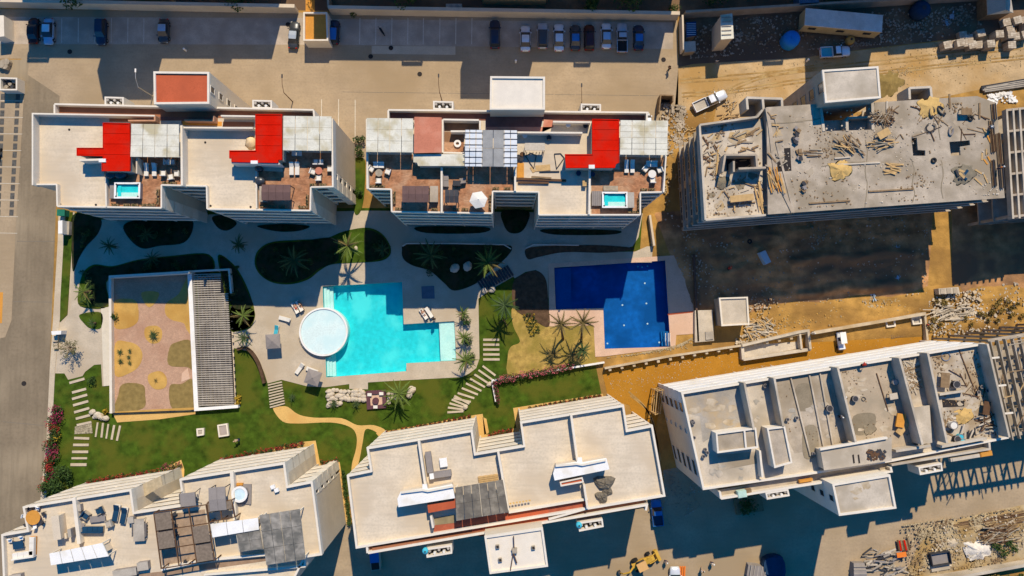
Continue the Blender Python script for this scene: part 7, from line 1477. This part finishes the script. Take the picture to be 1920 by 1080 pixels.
# pallets of blocks top right
k = 0
for x, y in ((1767, 90), (1780, 87), (1788, 88), (1797, 87), (1813, 90), (1828, 88), (1844, 90), (1810, 76), (1829, 68), (1860, 72), (1887, 60), (1893, 74), (1882, 73), (1912, 70), (1880, 46), (1897, 44), (1914, 42), (1916, 56), (1886, 90), (1799, 70)):
    k += 1; o = thing('block_pallet', 'pallet stacked with grey concrete blocks in the top right yard', 'pallet of blocks', (0, 0, 0), 'block pallets in the yard')
    for j in range(3): MB().box((0, -.45+j*.45, .06), (1.2, .2, .12)).build('bearer', mWoodD, o)
    lv = random.choice((2, 3, 4))
    for a in range(3):
        for b in range(4): MB().box((-.4+.4*a, -.42+.28*b, .13+.2*lv), (.385, .262, .4*lv+random.uniform(-.03, .03))).build('block', random.choice((mGrey, mBlock, mGrey2)), o)
    put(o, x, y, 0, 8+random.uniform(-8, 8), 1.15)
# pipes bundle right edge, rebar bundles
t = thing('pipe_bundle', 'bundle of long grey pipes at the right edge of the site road', 'pipe bundle', P(1880, 160))
for k in range(11): a = P(1838+random.uniform(0, 12), 163+k*.9, .3); b = P(1990, 138+k*1.4, .3); MB().tube([a, b], .2, 7).build('pipe', mShade if k % 3 else mBlackG, t)
t = thing('rebar_bundle', 'brown bundle of rebar lying across the bottom right lot', 'rebar bundle', P(1850, 985))
for k in range(22): a = P(1784+random.uniform(0, 20), 980+k*.9, .3); b = P(1915+random.uniform(0, 30), 957+k*.9+random.uniform(-1, 1), .3+random.random()*.3); MB().tube([a, b], .06, 5).build('bar', mRebar if k % 2 else mWoodD, t)
scatter_planks(40, (1842, 985, 1900, 1015), .4, (mWoodD, mRebar, mWoodG), 1.5, 3.5, (.08, .16), 'dry stick in the brushwood pile at the bottom right', 'brushwood pile', (15, 20), up=.8, name='brushwood', stuff=True)
scatter_planks(46, (1618, 1028, 1695, 1075), 0, (mShade, mBlackG, mGrey2, mWoodG, mTaupe), .8, 2.2, (.08, .3), 'scaffold piece in the metal stack at the bottom right', 'scaffold stack', (10, 18), up=.7, name='scaffold_pieces', stuff=True)
for i in range(7): plank(('first','second','third','fourth','fifth','sixth','last')[i]+' red handled scaffold frame leaning in the row by the metal stack, from left', 1684+i*3.2, 1022+(i % 2), .25, 1.7, 8+i, (mRebar, mRed, mWoodD)[i % 3], .4, 'ladder', .15, 'scaffold_frame')  # each scaffold frame is one thin board
plank('orange panel on the metal stack', 1690, 1040, 1.6, .8, 8, mOrg, .9, 'panel', .12)
o = thing('site_skip', 'dark steel skip with a pale front at the bottom right', 'skip'); MB().wall([(-1.6, -1), (1.6, -1), (1.6, 1), (-1.6, 1)], 0, 1.2, .12, True).build('side', mBlackG, o); MB().box((0, 0, .6), (3.1, 1.9, .1)).build('load', mTaupe, o); MB().box((0, -1.6, .3), (3.2, 1.0, .5)).build('front_step', mGrey2, o); put(o, 1757, 1044, 0, 9)
o = thing('covered_load', 'grey ribbed covered load at the bottom of the sunlit lot', 'covered load'); MB().loft([[(-1, -1.6, 0), (1, -1.6, 0), (1, -1.6, 1.2), (-1, -1.6, 1.2)], [(-1.15, 0, 0), (1.15, 0, 0), (1.1, 0, 1.5), (-1.1, 0, 1.5)], [(-1, 1.6, 0), (1, 1.6, 0), (.9, 1.6, 1.1), (-.9, 1.6, 1.1)]]).build('cover', mTaupe, o)
for k in range(5): MB().box((0, -1.2+k*.6, 1.42), (2.1, .1, .16)).build('rib', mShade, o)
put(o, 1415, 1068, 0, 80); c2 = copy_tree(o); c2['label'] = 'dark ribbed covered load beside the metal stack'; put(c2, 1605, 1070, 0, 0)
t = thing('truck_mound', 'probable truck, shaped as a dark blue mound in the bottom shade', 'mound', P(1450, 1055)); MB().prism(smooth_px([tuple(q) for q in W([(1428, 1044), (1462, 1040), (1466, 1080), (1430, 1082)], 0)], 3), 0, 1.1).build('mound', M('navy_tank', (.02, .05, .1)), t); MB().prism(smooth_px([tuple(q) for q in W([(1434, 1050), (1458, 1046), (1461, 1074), (1436, 1076)], 1.4)], 3), 1.1, 1.5).build('mound_top', M('navy_tank', (.02, .05, .1)), t)  # plain mound for a truck; its shadowed blue is put into the colour
heap(1832, 1030, 2.4, .9, M('white_rubble', (.7, .64, .55), .95, .15, 2, bump=.9), 'white rubble heap at the bottom right lot', .3, 'rubble heap', 'rubble_heap', .8); heap(1785, 1018, 1.0, .4, mWalk, 'small pale rubble heap left of the white one', .3, 'rubble heap', 'rubble_heap'); [litter('rubble', 260, [(1845, 180), (1900, 172), (1905, 192), (1850, 196)], .05, .1, .6, mWhite, 21+i_) for i_ in (0,)]; heap(1666, 158, 2.0, .5, M('olive_gravel', (.24, .17, .06)), 'dark olive earth heap right of the unfinished tower', 0, 'earth heap', 'earth_heap', 1.2)
scatter_planks(60, (1400, 600, 1445, 630), 0, (mWood, mWoodG, mGrey2), .8, 2.2, (.1, .22), 'pale timber offcut in the scrap pile by the plant room', 'scrap pile by the plant room', (-20, 30), up=.5, name='timber_scraps', stuff=True)
scatter_planks(26, (1350, 215, 1382, 230), .0, (mWood, mWoodD), .8, 2.0, (.1, .18), 'fresh timber in the pile behind the askew flatbed truck', 'timber behind the truck', (20, 25), up=.5); scatter_planks(14, (1360, 190, 1380, 208), 0, (mWood, mWoodG), .6, 1.4, (.08, .14), 'twig timber in the fan right of the askew truck', 'timber fan', up=.3, name='timber_scraps', stuff=True); scatter_planks(8, (1270, 240, 1300, 275), .3, (mWood,), 1.0, 2.2, (.1, .16), 'yellow board on the rubble slope beside the middle block', 'boards on the rubble slope')
scatter_planks(16, (1355, 480, 1410, 520), .4, (mWoodD, mNavy, mWoodG), 1.0, 2.6, (.15, .35), 'dark board in the shaded rough ground', 'boards in the shaded ground')
scatter_planks(18, (1745, 570, 1830, 600), .5, (mGrey2, mWoodG), 1.0, 3.5, (.1, .25), 'grey plank in the scrap strip on the right bank', 'planks on the right bank', (15, 15), up=.3, name='timber_scraps', stuff=True)
t = thing('ladder', 'wooden ladder lying on the ochre lane', 'ladder', P(1695, 627)); a, b = P(1670, 632, .1), P(1721, 621, .1); n_ = Vector((b.y-a.y, a.x-b.x, 0)).normalized()*.28
for k in (-1, 1): MB().tube([a+n_*k, b+n_*k], .05, 5).build('rail', mWoodD, t)
for k in range(13): q = a.lerp(b, (k+.5)/13); MB().tube([q-n_, q+n_], .045, 5).build('rung', mWoodD, t)
t = thing('concrete_culvert', 'pale concrete culvert box at the foot of the sunlit strip', 'culvert', P(1776, 547)); MB().prism(W([(1760, 541), (1797, 538), (1800, 550), (1761, 552)], 1.6), 0, 1.6).build('box', mGrey2, t)
for k in range(3): MB().prism(W([(1763+k*12, 541.5-k), (1771+k*12, 541-k), (1772+k*12, 550.5-k*.4), (1764+k*12, 551-k*.4)], 1.68), 1.6, 1.68).build('lid', mGrey, t)
t = thing('debris_skip', 'open brown formwork box on the rubble beside the middle block', 'formwork box', P(1250, 190)); walls(t, [(1236, 210), (1239, 178), (1262, 179), (1262, 190)], 2.2, 0, .2, mWoodD); flat(t, 'floor', [(1240, 180), (1261, 181), (1261, 192), (1240, 192)], .2, .1, mDark)
t = thing('scaffold_stair', 'timber scaffold stair at the left corner of the pale unfinished block', 'scaffold', P(1222, 745)); a, b, c_, d = P(1221, 728), P(1231, 726), P(1226, 768), P(1217, 770)
for p in (a, b, c_, d): MB().tube([p, p+Vector((0, 0, 5))], .1, 5).build('post', mWood, t)
for z in (1.6, 3.2, 4.8):
    for u, v_ in ((a, b), (b, c_), (c_, d), (d, a)): MB().tube([u+Vector((0, 0, z)), v_+Vector((0, 0, z))], .07, 5).build('ledger', mWood, t)
t = thing('orange_barrier', 'orange plastic barrier frame at the bottom edge by the white car', 'barrier', P(1280, 1072))
for k in range(3): MB().tube([P(1276+k*4, 1062, .5), P(1275+k*4, 1082, .5)], .16, 6).build('rail', mOrg, t)
car('suv', 'pale car cut by the bottom edge beside the orange barrier', 'car', pw, 1264, 1085, 90, L=4.4)
# dumpster row in shade
o = thing('container', 'blue topped white bin container in shade at the left corner of the plain block', 'container'); MB().box((0, 0, .8), (1.5, 3.0, 1.6)).build('body', mGrey2, o); MB().box((0, .6, 1.66), (1.5, 1.7, .1)).build('lid', prb, o); MB().box((0, -.8, 1.62), (1.3, 1.2, .06)).build('opening', mDark, o); put(o, 706, 1046, 0, 6)
o = thing('planted_bed_unit', 'dark planted block under the gallery of the pale block', 'planter'); MB().box((0, 0, .4), (4.6, 2.8, .8)).build('box', mWoodD, o); leaf_cloud(2.0, .8, 400, .2, random.Random(8), .7, .7).build('plants', mBush, o); put(o, 1402, 944, 0, 9)
litter('slab_litter', 420, [(1445, 215), (1830, 190), (1875, 365), (1495, 392)], HP, .06, .3, mWoodD, 1); litter('slab_litter', 260, [(1445, 215), (1830, 190), (1875, 365), (1495, 392)], HP, .06, .3, mGrey2, 2); litter('slab_litter', 200, [(1320, 240), (1425, 225), (1430, 395), (1328, 405)], HT-.58, .06, .35, mWoodD, 3); litter('roof_litter', 240, [(1740, 670), (1840, 655), (1880, 815), (1770, 830)], GR, .06, .32, mWoodD, 4); litter('roof_litter', 160, [(1455, 715), (1690, 680), (1720, 830), (1490, 850)], GR, .05, .2, mWoodD, 5)
litter('rubble', 420, [(1238, 195), (1290, 200), (1285, 275), (1252, 290)], .25, .12, .5, mGrey, 6); litter('rubble', 120, [(1745, 562), (1840, 545), (1840, 600), (1750, 605)], .5, .15, .7, mWalk, 7); litter('rubble', 120, [(1380, 632), (1450, 615), (1450, 632), (1380, 648)], .1, .1, .5, mWalk, 8); litter('rubble', 110, [(1240, 400), (1440, 420), (1430, 530), (1320, 560)], .35, .08, .35, mGrey2, 9); litter('rubble', 90, [(1460, 470), (1740, 430), (1740, 550), (1465, 575)], .7, .08, .3, mGrey2, 10); litter('rubble', 80, [(1280, 40), (1460, 30), (1470, 95), (1290, 100)], .05, .1, .45, mGrey, 11); litter('rubble', 200, [(1640, 20), (1850, 5), (1850, 60), (1650, 80)], .05, .1, .4, mGrey, 12); litter('rubble', 260, [(1760, 990), (1920, 955), (1920, 1040), (1720, 1070)], .45, .08, .4, mWalk, 13); litter('rubble', 160, [(1415, 600), (1720, 560), (1725, 585), (1420, 640)], .35, .05, .3, mSand, 14)
for i, (x, y, lb) in enumerate(((1678, 465, 'pale blue crumpled plastic sheet in the excavation'), (1680, 521, 'small blue plastic scrap in the excavation'), (1634, 558, 'grey blue sheet at the excavation rim'), (1784, 34, 'crumpled bluish sheeting in the shaded yard'), (1773, 46, 'white scrap sheeting in the shaded yard'))):
    r_ = random.Random(i); m = MB()
    for k in range(16):
        c0 = Vector((r_.gauss(0, .45), r_.gauss(0, .45), .5+r_.random()*.4)); u = Vector((r_.gauss(0, 1), r_.gauss(0, 1), .4*r_.gauss(0, 1)))*.25; v = Vector((r_.gauss(0, 1), r_.gauss(0, 1), .4*r_.gauss(0, 1)))*.25; m.add([c0-u, c0+v, c0+u, c0-v], [(0, 1, 2, 3)])
    tag(put(m.build('plastic_sheet', M('pale_blue_plastic', (.36, .45, .52), .5)), x, y, 0, 0, .62), lb, 'plastic sheet')

for i, (n_, px, h, s0, s1, mt) in enumerate(((900, [(1130, 700), (1735, 592), (1735, 640), (1150, 745)], .03, .04, .16, mLow), (1100, [(1276, 125), (1920, 62), (1920, 150), (1276, 200)], .02, .04, .2, mLot), (700, [(1400, 565), (1730, 560), (1730, 590), (1400, 640)], .3, .05, .3, mLot), (700, [(1740, 560), (1920, 525), (1920, 620), (1740, 630)], .35, .06, .45, mGrey2), (900, [(1690, 985), (1920, 950), (1920, 1050), (1690, 1080)], .4, .06, .4, mLot), (700, [(1700, 985), (1920, 950), (1920, 1050), (1700, 1075)], .4, .05, .3, mWoodD), (900, [(1280, 40), (1840, 10), (1840, 70), (1290, 110)], .05, .06, .4, mGrey), (500, [(1280, 40), (1840, 10), (1840, 70), (1290, 110)], .05, .06, .4, mWoodD), (800, [(1235, 400), (1740, 385), (1735, 565), (1300, 585)], .45, .06, .35, mGrey), (500, [(1235, 200), (1330, 190), (1310, 300), (1245, 400)], .2, .06, .45, mLot), (400, [(1136, 671), (1268, 653), (1300, 632), (1300, 655)], .03, .05, .3, mLot), (300, [(1300, 890), (1240, 880), (1250, 990), (1330, 940)], .03, .05, .3, mGrey))):
    litter('gravel', n_, px, h, s0, s1, mt, 40+i)
r_ = random.Random(12)
for i, (x0, y0, x1, y1) in enumerate(((245, 425, 350, 452), (160, 505, 200, 560), (215, 495, 385, 505), (490, 465, 615, 515), (770, 465, 930, 510), (145, 415, 178, 470), (425, 500, 465, 565), (690, 440, 722, 480))):
    for k in range(7 if x1-x0 > 60 else 4): shrub(r_.uniform(x0, x1), r_.uniform(y0, y1), r_.choice((.4, .6, .8)), .7, mBush if k % 2 else mPalmD, 'low dark shrub in the shaded bed '+('under the left block', 'left of the clubhouse', 'above the clubhouse', 'of the kidney lawn', 'right of the sunlit palm', 'at the left walk', 'right of the clubhouse lattice', 'at the kidney tip')[i], 'bed_shrub', 'shrub', 'shrubs in the shaded beds', 90, .14, .12, False, None, ('bs', r_.randrange(6), k % 2))
# tell apart look-alikes by their place in the row, counted along the longer way
ORD = ['first', 'second', 'third', 'fourth', 'fifth', 'sixth', 'seventh', 'eighth', 'ninth', 'tenth', 'eleventh', 'twelfth', 'thirteenth', 'fourteenth', 'fifteenth', 'sixteenth', 'seventeenth', 'eighteenth', 'nineteenth', 'twentieth']
GRP = {}
for o in S.objects:
    if o.parent is None and o.get('group') and o.get('label'): GRP.setdefault((o['group'], o['label']), []).append(o)
for (gname, lb), os_ in GRP.items():
    if 2 <= len(os_) <= 20 and len(lb.split()) <= 12:
        xs = [o.location.x for o in os_]; ys = [o.location.y for o in os_]
        hor = max(xs)-min(xs) >= max(ys)-min(ys)
        for k, o in enumerate(sorted(os_, key=lambda q: q.location.x if hor else -q.location.y)): o['label'] = lb+', '+ORD[k]+(' from left' if hor else ' from top')
